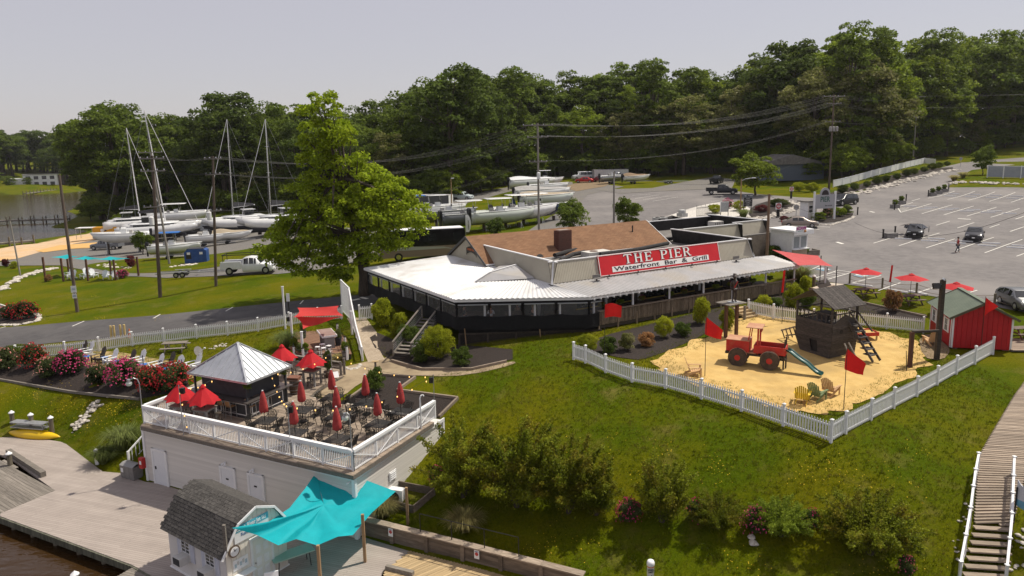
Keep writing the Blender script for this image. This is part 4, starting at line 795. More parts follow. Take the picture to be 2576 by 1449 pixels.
MB().box((12.2,.24,FZ+.98),(22.6,.35,.05)).build('top_rail',m_rail,RL);MB().box((12.2,.28,FZ+.05),(22.6,.05,.1)).build('bottom_rail',m_rail,RL);MB().box((12.2,.3,FZ-.25),(22.8,.06,.32)).build('rim_joist',m_darkw,RL)
for k in range(6):
 w=boxp('window',(2.2+k*3.5,3.36,2.0),(2.2,.05,1.4),m_glass,RS);boxp('frame',(2.2+k*3.5,3.35,1.26),(2.4,.09,.09),M('yellow_sill',(.45,.33,.06),rough=.6),w)
for k in range(4):boxp('door_jamb',(4.0+k*3.5,3.35,1.9),(.22,.08,2.3),m_trim,RS)
for k in range(5):boxp('inner_column',(-1.35,5.2+k*3.2,1.9),(.16,.4,2.3),m_trim,RS)
def ptable(a_,b_,rz,lab):
 t=T('porch_table',lab,'table',RWd(a_,b_,FZ),RANG+rz);m_=M('table_brown',(.055,.034,.022),(.10,.064,.042),scale=4,rough=.6,objr=.2)
 for k in range(4):MB().box((-.42+k*.28,0,.75),(.26,1.5,.045)).build('board',m_,t)
 for sx in(-.4,.4):
  for sy in(-.6,.6):MB().box((sx,sy,.37),(.08,.08,.72)).build('leg',m_,t)
 for s in(-.85,.85):MB().box((s,0,.45),(.28,1.4,.045)).box((s,-.5,.22),(.2,.06,.42)).box((s,.5,.22),(.2,.06,.42)).build('bench',m_,t)
for k,(x_,y_)in enumerate(((2.6,1.7),(6.2,1.7),(9.8,1.7),(13.4,1.7),(17,1.7),(20.4,1.7))):ptable(x_,y_,PI/2,'brown plank table on the front porch below the %s hanging basket'%('first','second','third','fourth','fifth','last')[k])
for k,(x_,y_)in enumerate(((-6.6,6.0),(-4.2,4.3),(-1.6,2.7),(-7.2,10),(-7.4,14),(-7.6,18))):ptable(x_,y_,R(60 if k<3 else 0),('brown plank table behind the clear blinds with the woman in white','brown plank table behind the clear blinds with a seated couple','empty brown plank table behind the clear blinds next to the railing','brown plank table in the side porch nearest the corner','brown plank table in the middle of the side porch','brown plank table in the side porch near the big tree')[k])
w0=P(1083,800,6.3);w1=P(1012,893,4.75);rs=T('porch_stair','dark wooden porch stair with grey cable railings beside the round bush','stair',(0,0,0))
dv=Vector((w1.x-w0.x,w1.y-w0.y)).normalized();sd=Vector((-dv.y,dv.x))*.75
for k in range(11):
 q=w0+(w1-w0)*((k+.5)/11);MB().beam((q.x-sd.x,q.y-sd.y,q.z),(q.x+sd.x,q.y+sd.y,q.z),.34,.05).build('tread',m_grey,rs)
for s in(-1,1):
 o=Vector((sd.x*s,sd.y*s,0));MB().beam(w0+o+Vector((0,0,.95)),w1+o+Vector((0,0,.95)),.14,.06).build('handrail',m_grey,rs);MB().beam(w0+o,w1+o,.06,.25).build('stringer',m_grey,rs)
 for t in(0,.5,1):q=w0+(w1-w0)*t+o;MB().box((q.x,q.y,q.z+.45),(.1,.1,1.0)).build('post',m_grey,rs)
 for k in range(5):MB().beam(w0+o+Vector((0,0,.2+k*.15)),w1+o+Vector((0,0,.2+k*.15)),.012,.012).build('cable',m_steel,rs)
q=G(1890,800);sp=T('garden_steps','tan timber steps from the sandpit up to the porch','steps',(q.x,q.y,q.z),RANG)
for k in range(4):MB().box((0,.1+.34*k,.09+.17*k),(1.5,.36,.17)).build('tread',m_wood_y,sp)
MB().box((-.9,-.1,.55),(.16,.16,1.2)).build('newel_post',m_grey,sp)
q=G(1990,628);SZ=q.z;sc0=RWd(35.0,9.8,0);IC=T('ice_cream_stand','small white ice cream stand with serving windows beside the tan annex','stand',(sc0.x,sc0.y,SZ),RANG)
boxp('walls',(1.2,1.5,1.5),(2.6,3.0,3.0),m_trim,IC);boxp('roof',(1.3,1.4,3.08),(3.3,3.6,.2),M('white_roof',(.8,.8,.8),rough=.5),IC);boxp('fascia',(1.3,-.42,2.85),(3.3,.06,.45),m_trim,IC)
for x_ in(.55,1.75):
 w=boxp('serving_window',(x_,-.02,1.75),(.95,.05,1.3),M('screen_glass',(.22,.25,.26),(.28,.30,.31),scale=2,rough=.25),IC);MB().box((x_,-.04,1.08),(1.1,.07,.07)).box((x_,-.04,2.43),(1.1,.07,.07)).box((x_-.52,-.04,1.75),(.07,.07,1.3)).box((x_+.52,-.04,1.75),(.07,.07,1.3)).build('frame',m_trim,w)
boxp('counter',(1.15,-.2,1.0),(2.6,.4,.06),m_trim,IC);boxp('lower_wall',(1.15,-.05,.5),(2.5,.06,.95),M('tan_lower',(.30,.24,.17),(.36,.29,.21),scale=2,rough=.8),IC)
sn=T('ice_cream_sign','purple ice cream stand sign with a cone picture above the windows','sign',RWd(34.9,9.3,0)+Vector((0,0,SZ-RZ0+3.1)),RANG)
boxp('board',(.75,-.02,.1),(1.7,.04,.75),m_trim,sn);text('scoops',M('scoops_purple',(.35,.04,.22),rough=.5),sn,(.75,-.06,.28),(PI/2,0,0));MB().lathe([(.02,-.18),(.14,-.16),(.17,-.05),(.1,.06)],(1.35,-.06,.0),10).build('scoop_picture',M('caramel',(.40,.17,.05),rough=.6),sn)
boxp('price_strip',(.6,-.045,-.02),(.9,.01,.07),M('strip_teal',(.3,.42,.42),rough=.6),sn)
for k,(pxa,pxb,nm)in enumerate((((1945,640),(2004,637),'white post railing with a brown top in front of the ice cream stand'),((1990,625),(2022,633),'short white railing beside the timber planter'))):
 a_=G(*pxa);b_=G(*pxb);t=T('stand_railing',nm,'railing',a_);
 for s in range(4):q=(b_-a_)*(s/3);MB().box((q.x,q.y,q.z+.5),(.1,.1,1.0)).build('post',m_trim,t)
 for z in(.35,.65):MB().beam((0,0,z),(b_-a_)+Vector((0,0,z)),.05,.1).build('rail',m_trim,t)
 MB().beam((0,0,1.02),(b_-a_)+Vector((0,0,1.02)),.16,.06).build('top_rail',m_rail,t)
# ----- fences
def fence(label,pts,h=1.1,sp=.145,pw=2.35,mat=None,picks=True,group=None):
 """white picket fence over ground points; every picket, post and rail a part"""
 mat=mat or m_white;t=T('picket_fence',label,'fence',pts[0]);o=Vector(pts[0])
 pk=MB().extr([(-.04,0),(.04,0),(.04,.86),(0,.94),(-.04,.86)],-.011,.011).mesh('picket',mat);ps=MB().box((0,0,.5),(.125,.125,1)).mesh('post',mat);cp=MB().add([(-.085,-.085,0),(.085,-.085,0),(.085,.085,0),(-.085,.085,0),(-.085,-.085,.03),(.085,-.085,.03),(.085,.085,.03),(-.085,.085,.03),(0,0,.09)],[(3,2,1,0),(0,1,5,4),(1,2,6,5),(2,3,7,6),(3,0,4,7),(4,5,8),(5,6,8),(6,7,8),(7,4,8)]).mesh('post_cap',mat)
 sm=[]
 for a,b in zip(pts[:-1],pts[1:]):
  a=Vector(a);b=Vector(b);n=max(1,round((b-a).length/pw))
  for i in range(n):sm.append(a+(b-a)*(i/n))
 sm.append(Vector(pts[-1]))
 for q in sm:q.z=gh(q.x,q.y)
 for i,q in enumerate(sm):
  d=(sm[min(i+1,len(sm)-1)]-sm[max(i-1,0)]);an=math.atan2(d.y,d.x);p=inst('post',ps,t,q-o,an,sc=(1,1,h+.12));inst('post_cap',cp,p,(0,0,1),0,sc=(1,1,1/(h+.12)))
 for a,b in zip(sm[:-1],sm[1:]):
  d=b-a;an=math.atan2(d.y,d.x);L=math.hypot(d.x,d.y);sd=Vector((d.y,-d.x,0)).normalized()*.02
  for z in(.2,h-.2):MB().beam(a-o+Vector((0,0,z)),b-o+Vector((0,0,z)),.04,.09).build('rail',mat,t)
  n=max(2,round(L/sp))
  for k in range(1,n):
   q=a+d*(k/n)-o;inst('picket',pk,t,(q.x,q.y,q.z+.08),an,sc=(1,1,(h-.06)/.94))
 return t
C_=[(1443,905),(1473,914),(1523,938),(1590,962),(1674,978),(1764,1004),(1865,1035),(1970,1072),(2090,1114)]
fence('white picket fence between the sandpit and the front lawn',[G(*p)for p in C_])
fence('white picket fence running from the sandpit corner up to the red shed',[G(*p)for p in((2090,1114),(2127,1092),(2191,1058),(2248,1028),(2306,998),(2357,970),(2405,942),(2452,917),(2497,892))])
fence('white picket fence behind the wooden pirate ship',[G(*p)for p in((1882,790),(1945,803),(2046,816),(2135,818),(2230,828),(2322,838))])
fence('long white picket fence between the road and the terrace lawn',[G(*p)for p in((42,906),(76,903),(165,897),(250,885),(334,871),(413,862),(495,852),(573,844),(650,834),(728,820))])
fence('white picket fence behind the red shade sails',[G(*p)for p in((728,820),(800,808),(860,803))],1.1)
fence('low white picket fence beside the clipped hedge',[G(*p)for p in((-60,915),(0,908),(36,905))],.85)
ga=G(905,806);gb=G(936,803);fence('white picket gate standing open beside the paver path',[ga,gb],1.25,.16,3)
tf=[(862,786,3.1),(882,806,3.0),(889,826,2.0),(897,850,1.15),(905,880,1.1),(912,908,1.1)]
t=T('trellis_fence','tall white lattice fence stepping down beside the paver path','fence',G(862,786));o0=G(862,786);prev=None
for(x,y,h)in tf:
 q=G(x,y)-o0;MB().box((q.x,q.y,q.z+h/2),(.13,.13,h)).build('post',m_white,t)
 if prev:
  a,ha=prev;MB().beam(a+Vector((0,0,ha-.06)),q+Vector((0,0,h-.06)),.1,.1).build('top_rail',m_white,t);MB().beam(a+Vector((0,0,.15)),q+Vector((0,0,.15)),.06,.08).build('bottom_rail',m_white,t)
  d=q-a;L=math.hypot(d.x,d.y);n=max(3,int(L/.16))
  for k in range(1,n):
   s=k/n;b_=a+d*s;MB().box((b_.x,b_.y,b_.z+.12+(ha+(h-ha)*s-.2)/2),(.03,.03,ha+(h-ha)*s-.2)).build('baluster',m_white,t)
  if min(h,ha)>1.5:
   for k in range(1,9):MB().beam(a+Vector((0,0,ha*k/9)),q+Vector((0,0,h*k/9)),.02,.025).build('lattice_strip',m_white,t)
 prev=(q,h)
def panel_fence(label,pts,h,pw,mat):
 t=T('panel_fence',label,'fence',G(*pts[0]));o=G(*pts[0]);q=[]
 for a,b in zip(pts[:-1],pts[1:]):
  a=G(*a);b=G(*b);n=max(1,round((b-a).length/pw));q+=[a+(b-a)*(i/n)for i in range(n)]
 q.append(G(*pts[-1]))
 for i,a in enumerate(q):
  a.z=gh(a.x,a.y);MB().box((*(V2(a)-V2(o)),a.z-o.z+h/2+.05),(.14,.14,h+.1)).build('post',m_white,t)
  if i:b=q[i-1];MB().beam(b-o+Vector((0,0,h/2+.05)),a-o+Vector((0,0,h/2+.05)),.05,h-.2).build('panel',mat,t);MB().beam(b-o+Vector((0,0,h)),a-o+Vector((0,0,h)),.1,.1).build('top_rail',m_white,t)
panel_fence('long white vinyl fence climbing the road above the clipped round shrubs',[(2096,472),(2160,456),(2240,434),(2300,418),(2325,412),(2352,415)],1.5,4.0,m_white)
panel_fence('tall grey panel fence with white posts above the parking lot bank',[(2483,447),(2523,448),(2567,449),(2640,452)],2.3,6,M('grey_panel',(.26,.28,.32),(.31,.33,.37),scale=1,rough=.6))
ra_=P(902,1346,DZ);rb_=P(1545,1517,DZ);RWT=T('retaining_wall','long grey retaining wall of stacked boards with a plank cap beside the dock','wall',(ra_.x,ra_.y,DZ),math.atan2((rb_-ra_).y,(rb_-ra_).x));Lw=V2(rb_-ra_).length
m_rw=M('retaining_board',(.11,.085,.065),(.19,.15,.115),scale=1.5,rough=.9,stretch=(1,6,6),bump=.3,objr=.25)
nb_=int(Lw/2.0)
for i in range(nb_):
 for k in range(4):MB().box((i*2+1,.12,.11+.2*k),(1.985,.06,.19)).build('board',m_rw,RWT)
 MB().box((i*2,.05,.42),(.2,.1,.84)).build('post',m_rw,RWT);MB().box((i*2+1,.16,.88),(1.99,.4,.06)).build('cap_board',m_wood,RWT)
for i,u in enumerate((1.1,5.9,11.6)):
 s=T('no_diving_notice','small white no diving notice on the retaining wall %s'%('near the tan post','along its plain stretch','at its far end')[i],'sign',RWT.matrix_basis@Vector((u*1.0+.9,-.02,.62)),RWT.rotation_euler.z);boxp('plate',(0,0,0),(.26,.02,.42),m_trim,s);MB().cyl((0,-.012,.03),(0,-.02,.03),.09,.09,12).build('emblem',M('notice_red',(.45,.06,.06),rough=.6),s);boxp('text_line',(0,-.012,.15),(.18,.006,.04),MATS['sign_blue'],s)
q0=P(1180,1385,1.6);
gr_=T('guard_rail','thin black pipe rail standing on the retaining wall cap','railing',RWT.matrix_basis@Vector((3.6,.2,.9)),RWT.rotation_euler.z)
for k in range(4):MB().cyl((k*1.75,0,0),(k*1.75,0,.95),.022,.022,6).build('post',m_blackmetal,gr_)
MB().cyl((0,0,.95),(5.25,0,.95),.022,.022,6).build('rail',m_blackmetal,gr_)
pit=[(993,1225),(1094,1245),(1040,1290),(985,1275)]
pt=T('timber_pit','low timber walled pit around the outdoor cooling unit','wall',G(*pit[0]));o=G(*pit[0])
for a,b in zip(pit[:3],pit[1:4]):
 a=G(*a)-o;b=G(*b)-o
 for k in range(3):MB().beam(a+Vector((0,0,-.1+.2*k)),b+Vector((0,0,-.1+.2*k)),.08,.19).build('board',m_rw,pt)
q=P(998,1290,.75);t=T('cooling_unit','tall white outdoor cooling unit in the timber pit behind the turquoise sail','air conditioner',(q.x,q.y,.75),DANG+R(8));boxp('casing',(0,0,.7),(.95,.4,1.4),m_trim,t);MB().cyl((.0,-.2,.4),(.0,-.22,.4),.3,.3,16).build('fan_grille',m_blackmetal,t);MB().cyl((.0,-.2,1.0),(.0,-.22,1.0),.3,.3,16).build('fan_grille',m_blackmetal,t)
BWK=inst('boardwalk',None);struct(BWK)
def bz(x,y):return gh(x,y)+.14
c0=[G(2465,1230),(G(2440,1180)),G(2480,1120),G(2530,1045),G(2580,960),G(2640,880)];c1=[G(2560,1245),G(2600,1180),G(2640,1120),G(2690,1045),G(2740,960),G(2800,880)]
poly=[V2(p)for p in(G(2450,1320),G(2462,1155),G(2505,1080),G(2552,1000),G(2625,900),G(2760,900),G(2660,1050),G(2590,1170),G(2545,1330))]
plank_area(BWK,poly,R(-4),.16,.06,bz,m_wood,.005)
BS=T('boardwalk_stairs','wooden boardwalk stairs between white railings going down to the water','stairs',(0,0,0))
s0=G(2450,1335);s1=G(2418,1475);e0_=G(2545,1340);e1_=G(2534,1480)
for k in range(8):
 t=k/7;a=s0+(s1-s0)*t;b=e0_+(e1_-e0_)*t;z=max(gh(a.x,a.y),gh(b.x,b.y))+.16;board(BS,(a.x,a.y,z),(b.x,b.y,z),.3,.06,m_wood,'tread')
def pipe_rail(label,pxs,h=1.0):
 t=T('boardwalk_railing',label,'railing',G(*pxs[0]));o=G(*pxs[0]);pr=None
 for p in pxs:
  q=(P(*p)if len(p)==3 else G(*p))-o;MB().box((q.x,q.y,q.z+h/2),(.09,.09,h)).build('post',m_white,t);MB().box((q.x,q.y,q.z+h+.03),(.15,.15,.05)).build('post_cap',m_white,t)
  if pr:
   MB().beam(pr+Vector((0,0,h-.02)),q+Vector((0,0,h-.02)),.09,.09).build('top_rail',m_white,t);MB().beam(pr+Vector((0,0,.15)),q+Vector((0,0,.15)),.05,.06).build('bottom_rail',m_white,t)
   n=max(3,int((q-pr).length/.11))
   for k in range(1,n):b=pr+(q-pr)*(k/n);MB().box((b.x,b.y,b.z+.5),(.025,.025,.8)).build('baluster',m_white,t)
  pr=q
pipe_rail('white boardwalk railing on the lawn side of the stairs',[(2458,1190),(2450,1232),(2444,1275),(2437,1330),(2425,1400),(2412,1470)])
pipe_rail('white boardwalk railing on the sign side of the stairs',[(2547,1200),(2545,1248),(2543,1293),(2541,1345),(2535,1410),(2528,1480)])
q=G(2562,1345);t=T('wave_sign','white and blue wave topped sign on dark posts beside the boardwalk','sign',(q.x+.35,q.y-.1,q.z),R(100));sg_=MB();n=12;pts=[(-.75+1.5*i/n,2.15+.12*math.sin(i*1.1))for i in range(n+1)]+[(.75,1.05),(-.75,.95)];sg_.extr(pts,-.02,.02);sg_.build('board',M('wave_white',(.50,.50,.54),rough=.5),t,fix=True)
MB().extr([(-.75,.95),(.75,1.05),(.75,1.35),(.1,1.4),(-.4,1.55),(-.75,1.6)],-.03,.03).build('blue_wave',M('wave_blue',(.12,.30,.42),rough=.5),t,fix=True)
for s in(-.7,.7):MB().cyl((s,.06,0),(s,.06,1.9),.035,.035,6).build('post',m_blackmetal,t)
MB().lathe([(.02,-.2),(.09,-.12),(.08,.0),(.03,.06),(.035,.2)],(0,.0,1.75),8).build('emblem',m_blackmetal,t).scale=(1,.35,1)
rp=[(2137,716),(2219,728),(2305,742),(2501,768),(2560,778)];ro=T('rope_fence','low rope fence on round posts between the picnic tables and the parking lot','fence',G(*rp[0]));o=G(*rp[0]);pr=None
m_rope=M('rope',(.24,.19,.14),rough=.9)
for p in[(2137,714),(2219,727),(2305,740),(2400,755),(2501,770),(2600,785)]:
 q=G(*p)-o;MB().cyl((q.x,q.y,q.z),(q.x,q.y,q.z+1.05),.09,.09,8).build('post',m_pile,ro)
 if pr is not None:
  for z in(.9,.5):MB().tube([pr+(q-pr)*(k/8)+Vector((0,0,z-.22*math.sin(PI*k/8)))for k in range(9)],.022,5).build('rope',m_rope,ro)
 pr=q
for k,(x,y)in enumerate(((1,1),)):pass
CONE=MB().lathe([(.19,0),(.19,.05),(.02,.2)],(0,0,0),12).mesh('cap',m_trim)
def moor(px,py,h,lab,z=None,r=.15):
 q=G(px,py)if z is None else P(px,py,z);t=T('mooring_post',lab,'post',(q.x,q.y,q.z));MB().cyl((0,0,-.6),(0,0,h),r,r,10).build('post',m_pile,t);inst('cap',CONE,t,(0,0,h-.02))
moor(26,1170,.75,'short mooring post with a white cone cap at the plank dock corner',DZ)
moor(192,1475,.6,'white capped mooring post standing in the brown water',.3)
for k,(x,y)in enumerate(((35,1084),(83,1090),(133,1098))):moor(x,y,1.35,('capped post at the left end of the board rack','capped post in the middle of the board rack','capped post at the right end of the board rack')[k],DZ)
moor(2047,720,.95,'stubby post with a white cone cap on the small mulch island')
q=P(83,1092,DZ);rk_=T('board_rack','grey metal rack of two shelves between the capped posts above the kayak','rack',(q.x,q.y-.2,DZ),R(-12))
for z in(.95,.62):MB().box((0,0,z),(2.7,.6,.06)).build('shelf',m_steel,rk_)
for s in(-.5,.5):MB().box((1.25,s*.4,.78),(.06,.06,.4)).build('bracket',m_steel,rk_)
MB().cyl((-.6,-.2,.38),(.9,-.3,.36),.02,.02,6).build('paddle',m_blackmetal,rk_)
ky=T('kayak','bright yellow kayak lying upside down on the dock edge','kayak',P(86,1098,DZ+.02),R(-13));kp=MB();rings=[]
for i in range(17):
 u=i/16;x=(u-.5)*4.4;w=.46*max(.03,(math.sin(PI*u))**.7);hgt=.5*max(.06,(math.sin(PI*u))**.6);lift=.12*(abs(2*u-1))**3
 rings.append([(x,w*math.cos(a),lift+hgt*max(0,math.sin(a))**.8)for a in[PI*k/10 for k in range(11)]]+[(x,-w*.6,lift),(x,w*.6,lift)])
kp.loft(rings).build('hull',M('kayak_yellow',(.68,.42,.008),(.74,.48,.012),scale=1,rough=.3),ky,True,True);MB().beam((-1.2,0,.5),(1.2,0,.5),.02,.02).build('keel_line',MATS['kayak_yellow'],ky).hide_render=False
q=P(245,1165,.75);t=T('utility_pedestal','small white utility pedestal in the grass beside the dock','pedestal',G(246,1168));boxp('post',(0,0,.5),(.22,.18,1.0),m_trim,t);boxp('panel',(0,-.095,.5),(.14,.01,.3),M('faded_red',(.5,.25,.2),rough=.7),t)
ct=MB()
for a,b in zip(ROSE[:-1],ROSE[1:]):ct.beam(G(*a)+Vector((0,0,.06)),G(*b)+Vector((0,0,.06)),.14,.18)
tag(ct.build('bed_edging',m_grey),'grey timber edging along the rose bed','edging')
for k,(pts,lab)in enumerate(((((870,1012),(962,946),(1045,952),(1000,985),(1152,1005),(1105,1052)),'tan timber edging around the mulch bed beside the roof deck'),(((985,910),(1062,932),(1185,932),(1275,912)),'timber edging of the mulch bed under the round bush'),(((2000,742),(2140,757),(2330,800)),'timber edging of the mulch strip behind the picket fence'),(((2035,728),(2062,733),(2098,722)),'timber edging of the small island with the stubby post'))):
 m=MB();q=[G(*p)+Vector((0,0,.1))for p in pts]
 for a,b in zip(q[:-1],q[1:]):m.beam(a,b,.14,.2)
 tag(m.build('timber_edging',m_wood),lab,'edging')
# ----- red shed, playground, poles, flags, sails
shp=[P(2390,877,5.45),P(2537,884,5.45),P(2327,835,5.5)];a=V2(shp[0]);ang=math.atan2((shp[1]-shp[0]).y,(shp[1]-shp[0]).x);SW_=V2(shp[1]-shp[0]).length*1.0;SD_=4.6
SHD=T('red_shed','bright red board shed with green metal roof and white trim','shed',(a.x,a.y,5.45),ang)
m_shed=M('shed_red',(.40,.006,.012),(.46,.012,.016),scale=2,rough=.55,objr=.06);m_green=M('green_metal',(.13,.16,.115),(.17,.20,.145),scale=1.5,rough=.45,metal=.2)
SW_=3.7;HE=2.35;HR=3.35
MB().extr([(.02,.1),(SW_-.02,.1),(SW_-.02,HE),(SW_/2,HR-.04),(.02,HE)],.02,SD_-.02).build('wall_core',m_shed,SHD,fix=True)
nbd=12
for k in range(nbd):
 x0=k*SW_/nbd;x1=(k+1)*SW_/nbd-.02;tp=lambda x:HE+(HR-HE)*(1-abs(x-SW_/2)/(SW_/2))
 MB().add([(x0,-.02,.1),(x1,-.02,.1),(x1,-.02,tp(x1)-.03),(x0,-.02,tp(x0)-.03),(x0,.03,.1),(x1,.03,.1),(x1,.03,tp(x1)-.03),(x0,.03,tp(x0)-.03)],[(0,1,2,3),(1,5,6,2),(3,2,6,7),(4,0,3,7)]).build('siding_board',m_shed,SHD,fix=True)
for k in range(15):MB().box((-.005,.16+k*.307,HE/2+.05),(.05,.29,HE-.1)).build('siding_board',m_shed,SHD)
rf=MB();
for s in(-1,1):
 n=60
 def rp_(u,v,s=s):return(SW_/2+s*(SW_/2+.28)*v,-.3+(SD_+.6)*u,HR+.04-(HR-HE+.16)*v+(.02 if int(u*n+.5)%3==1 else 0))
 rf.grid(rp_,n,1)
rf.build('metal_roof',m_green,SHD,fix=True)
for y in(-.3,SD_+.3):
 for s in(-1,1):MB().beam((SW_/2+s*(SW_/2+.28),y,HE-.16),(SW_/2,y,HR),.04,.16).build('rake_trim',M('bronze_trim',(.09,.085,.055),rough=.5),SHD)
MB().beam((SW_/2,-.32,HR+.06),(SW_/2,SD_+.32,HR+.06),.3,.03).build('ridge_cap',m_green,SHD)
for x,y in((.06,-.035),(SW_-.06,-.035),(-.035,.06),(-.035,SD_-.06)):boxp('corner_board',(x,y,HE/2),(.12,.03,HE-.2)if abs(y+.035)<.01 else(.03,.12,HE-.2),m_trim,SHD)
for cy in(1.0,3.7):
 w=boxp('window',(-.04,cy,1.5),(.04,.5,.85),m_glass,SHD);MB().box((-.06,cy,1.05),(.03,.62,.07)).box((-.06,cy,1.95),(.03,.62,.07)).box((-.06,cy-.28,1.5),(.03,.06,.9)).box((-.06,cy+.28,1.5),(.03,.06,.9)).box((-.06,cy,1.5),(.02,.025,.85)).box((-.06,cy,1.5),(.021,.5,.025)).build('frame',m_trim,w)
 for s in(-1,1):boxp('shutter',(-.05,cy+s*.44,1.5),(.03,.26,1.0),m_trim,SHD)
dd=boxp('door',(-.045,2.35,1.05),(.04,1.3,1.9),m_shed,SHD);fr=MB()
for y0 in(1.72,2.36):
 for z in(.14,1.05,1.95):fr.box((-.07,y0+.31,z),(.03,.62,.07))
 for y in(y0,y0+.62):fr.box((-.07,y,1.05),(.03,.06,1.85))
 fr.beam((-.07,y0,.15),(-.07,y0+.62,1.05),.03,.05).beam((-.07,y0+.62,.15),(-.07,y0,1.05),.032,.05)
fr.build('door_trim',m_trim,dd);boxp('door_lamp',(-.14,2.35,2.2),(.22,.3,.12),m_trim,SHD)
for x in(.3,1.8,3.4):boxp('footing',(x,.25,.04),(.35,.35,.14),M('block_rust',(.16,.07,.05),rough=.9),SHD)
q=G(1900,928);TR=T('play_truck','red wooden play truck on big log wheels in the sandpit','play truck',(0,0,0));
w0=G(1855,920);w1=G(1935,932);ax=(w1-w0);ang=math.atan2(ax.y,ax.x);TR.location=w0;TR.rotation_euler=(0,0,ang);WB=V2(ax).length
m_tred=M('truck_red',(.42,.018,.014),(.50,.03,.02),scale=2,rough=.6,c3=(.40,.06,.035),s3=3);m_log=M('log_dark',(.035,.026,.020),(.085,.062,.046),scale=5,rough=.9,stretch=(1,1,1),objr=.2);m_ply=M('worn_plywood',(.40,.19,.11),(.50,.28,.17),scale=2,rough=.85)
for x in(0,WB):
 for y in(.0,1.35):
  w=MB().cyl((x,y-.2,.6),(x,y+.2,.6),.6,.6,20).build('wheel',m_log,TR);s=-1 if y==0 else 1
  MB().cyl((x,y+s*.2,.6),(x,y+s*.225,.6),.19,.19,14).build('hub',m_tred,w)
  MB().tube([(x+.6*math.cos(t),y,.6+.6*math.sin(t))for t in[R(20+14*k)for k in range(11)]],.03,5).build('tyre_plank',m_ply,w)
MB().box((WB/2,.68,.78),(WB+1.7,1.0,.14)).build('chassis',m_darkw,TR)
MB().box((-.05,.68,1.32),(1.45,1.2,.75)).build('hood',m_tred,TR);MB().box((-.05,.68,1.705),(1.5,1.26,.035)).build('hood_top',m_ply,TR)
MB().box((.75,.68,.92),(.7,1.1,.08)).build('cab_floor',m_ply,TR)
cb_=MB();
for x,y in((.95,.15),(.95,1.2)):cb_.box((x+.25,y,1.75),(.1,.1,1.7))
for y in(.15,1.2):cb_.beam((.62,y,1.75),(.72,y,2.55),.06,.06)
cb_.build('cab_post',m_tred,TR);MB().box((.95,.68,2.62),(1.0,1.3,.05)).build('cab_roof',m_ply,TR);MB().box((1.32,.68,2.3),(.05,1.1,.1)).box((1.32,.22,1.85),(.05,.14,.9)).build('cab_back',m_tred,TR)
bx_=MB().box((WB-.05,.1,1.22),(1.9,.06,.5)).box((WB-.05,1.28,1.22),(1.9,.06,.5)).box((WB+.9,.69,1.22),(.06,1.2,.5)).box((WB-1.0,.69,1.22),(.06,1.2,.5)).build('truck_bed',m_tred,TR);MB().box((WB-.05,.69,1.0),(1.9,1.15,.05)).build('bed_floor',m_darkw,TR)
for y in(.3,1.1):MB().box((WB+.85,y,1.65),(.08,.08,.7)).build('grab_post',m_darkw,TR)
sl_o=T('slide','dark green plastic slide hanging off the red truck','slide',TR.matrix_basis@Vector((WB+.95,.5,0)),ang+R(-14));sm=MB()
pr=[(0,1.25),(.25,1.18),(.6,.95),(.95,.75),(1.3,.60),(1.6,.36),(1.9,.16),(2.25,.06)]
for i,(x,z)in enumerate(pr):
 for y,dz in((-.28,.14),(-.24,.02),(-.22,0),(.22,0),(.24,.02),(.28,.14)):sm.v.append((x,y,z+dz))
sm.f=[(6*i+j,6*i+j+1,6*i+7+j,6*i+6+j)for i in range(len(pr)-1)for j in range(5)]
o=sm.build('chute',M('slide_green',(.012,.075,.07),(.018,.095,.09),scale=2,rough=.35),sl_o,True);md=o.modifiers.new('s','SOLIDIFY');md.thickness=.03
MB().box((-.15,0,.62),(.2,.6,.08)).box((-.1,-.22,.45),(.08,.08,.9)).box((-.1,.22,.45),(.08,.08,.9)).build('slide_frame',m_darkw,sl_o)
f0=G(2013,880);f1=G(2085,905);ax=V2(f1-f0);PSn=T('play_ship','weathered wooden pirate ship playhouse with a pitched board roof','playhouse',f0,math.atan2(ax.y,ax.x));PW=ax.length
m_ship=M('ship_wood',(.040,.034,.031),(.095,.082,.074),scale=2.5,rough=.9,stretch=(1.5,1.5,8),bump=.4,objr=.25);PDp=2.5;fl=.5
def sect(z):return fl*z/1.0 if z<1.0 else fl+.05*(z-1)
hs=2.35
def hx(z):return-sect(min(z,1.1)),PW+.12*min(z,1.1)
nr=12
for k in range(nr):
 z0=.02+k*hs/nr;z1=.02+(k+1)*hs/nr-.015
 if 1<=k<=4:spans=((0,.40),(.62,1))
 else:spans=((0,1),)
 a0,b0=hx(z0);a1,b1=hx(z1)
 for s,e in spans:MB().add([(a0+(b0-a0)*s,-.02,z0),(a0+(b0-a0)*e,-.02,z0),(a1+(b1-a1)*e,-.02,z1),(a1+(b1-a1)*s,-.02,z1),(a0+(b0-a0)*s,.05,z0),(a0+(b0-a0)*e,.05,z0),(a1+(b1-a1)*e,.05,z1),(a1+(b1-a1)*s,.05,z1)],[(0,1,2,3),(3,2,6,7),(1,5,6,2),(4,0,3,7)]).build('hull_plank',m_ship,PSn,fix=True)
 MB().add([(b0,0,z0),(b0,PDp,z0),(b1,PDp,z1),(b1,0,z1),(b0-.06,0,z0),(b0-.06,PDp,z0),(b1-.06,PDp,z1),(b1-.06,0,z1)],[(0,1,2,3),(3,2,6,7),(0,3,7,4)]).build('hull_plank',m_ship,PSn,fix=True)
 MB().add([(a0,0,z0),(a0,PDp,z0),(a1,PDp,z1),(a1,0,z1)],[(3,2,1,0)]).build('hull_plank',m_ship,PSn)
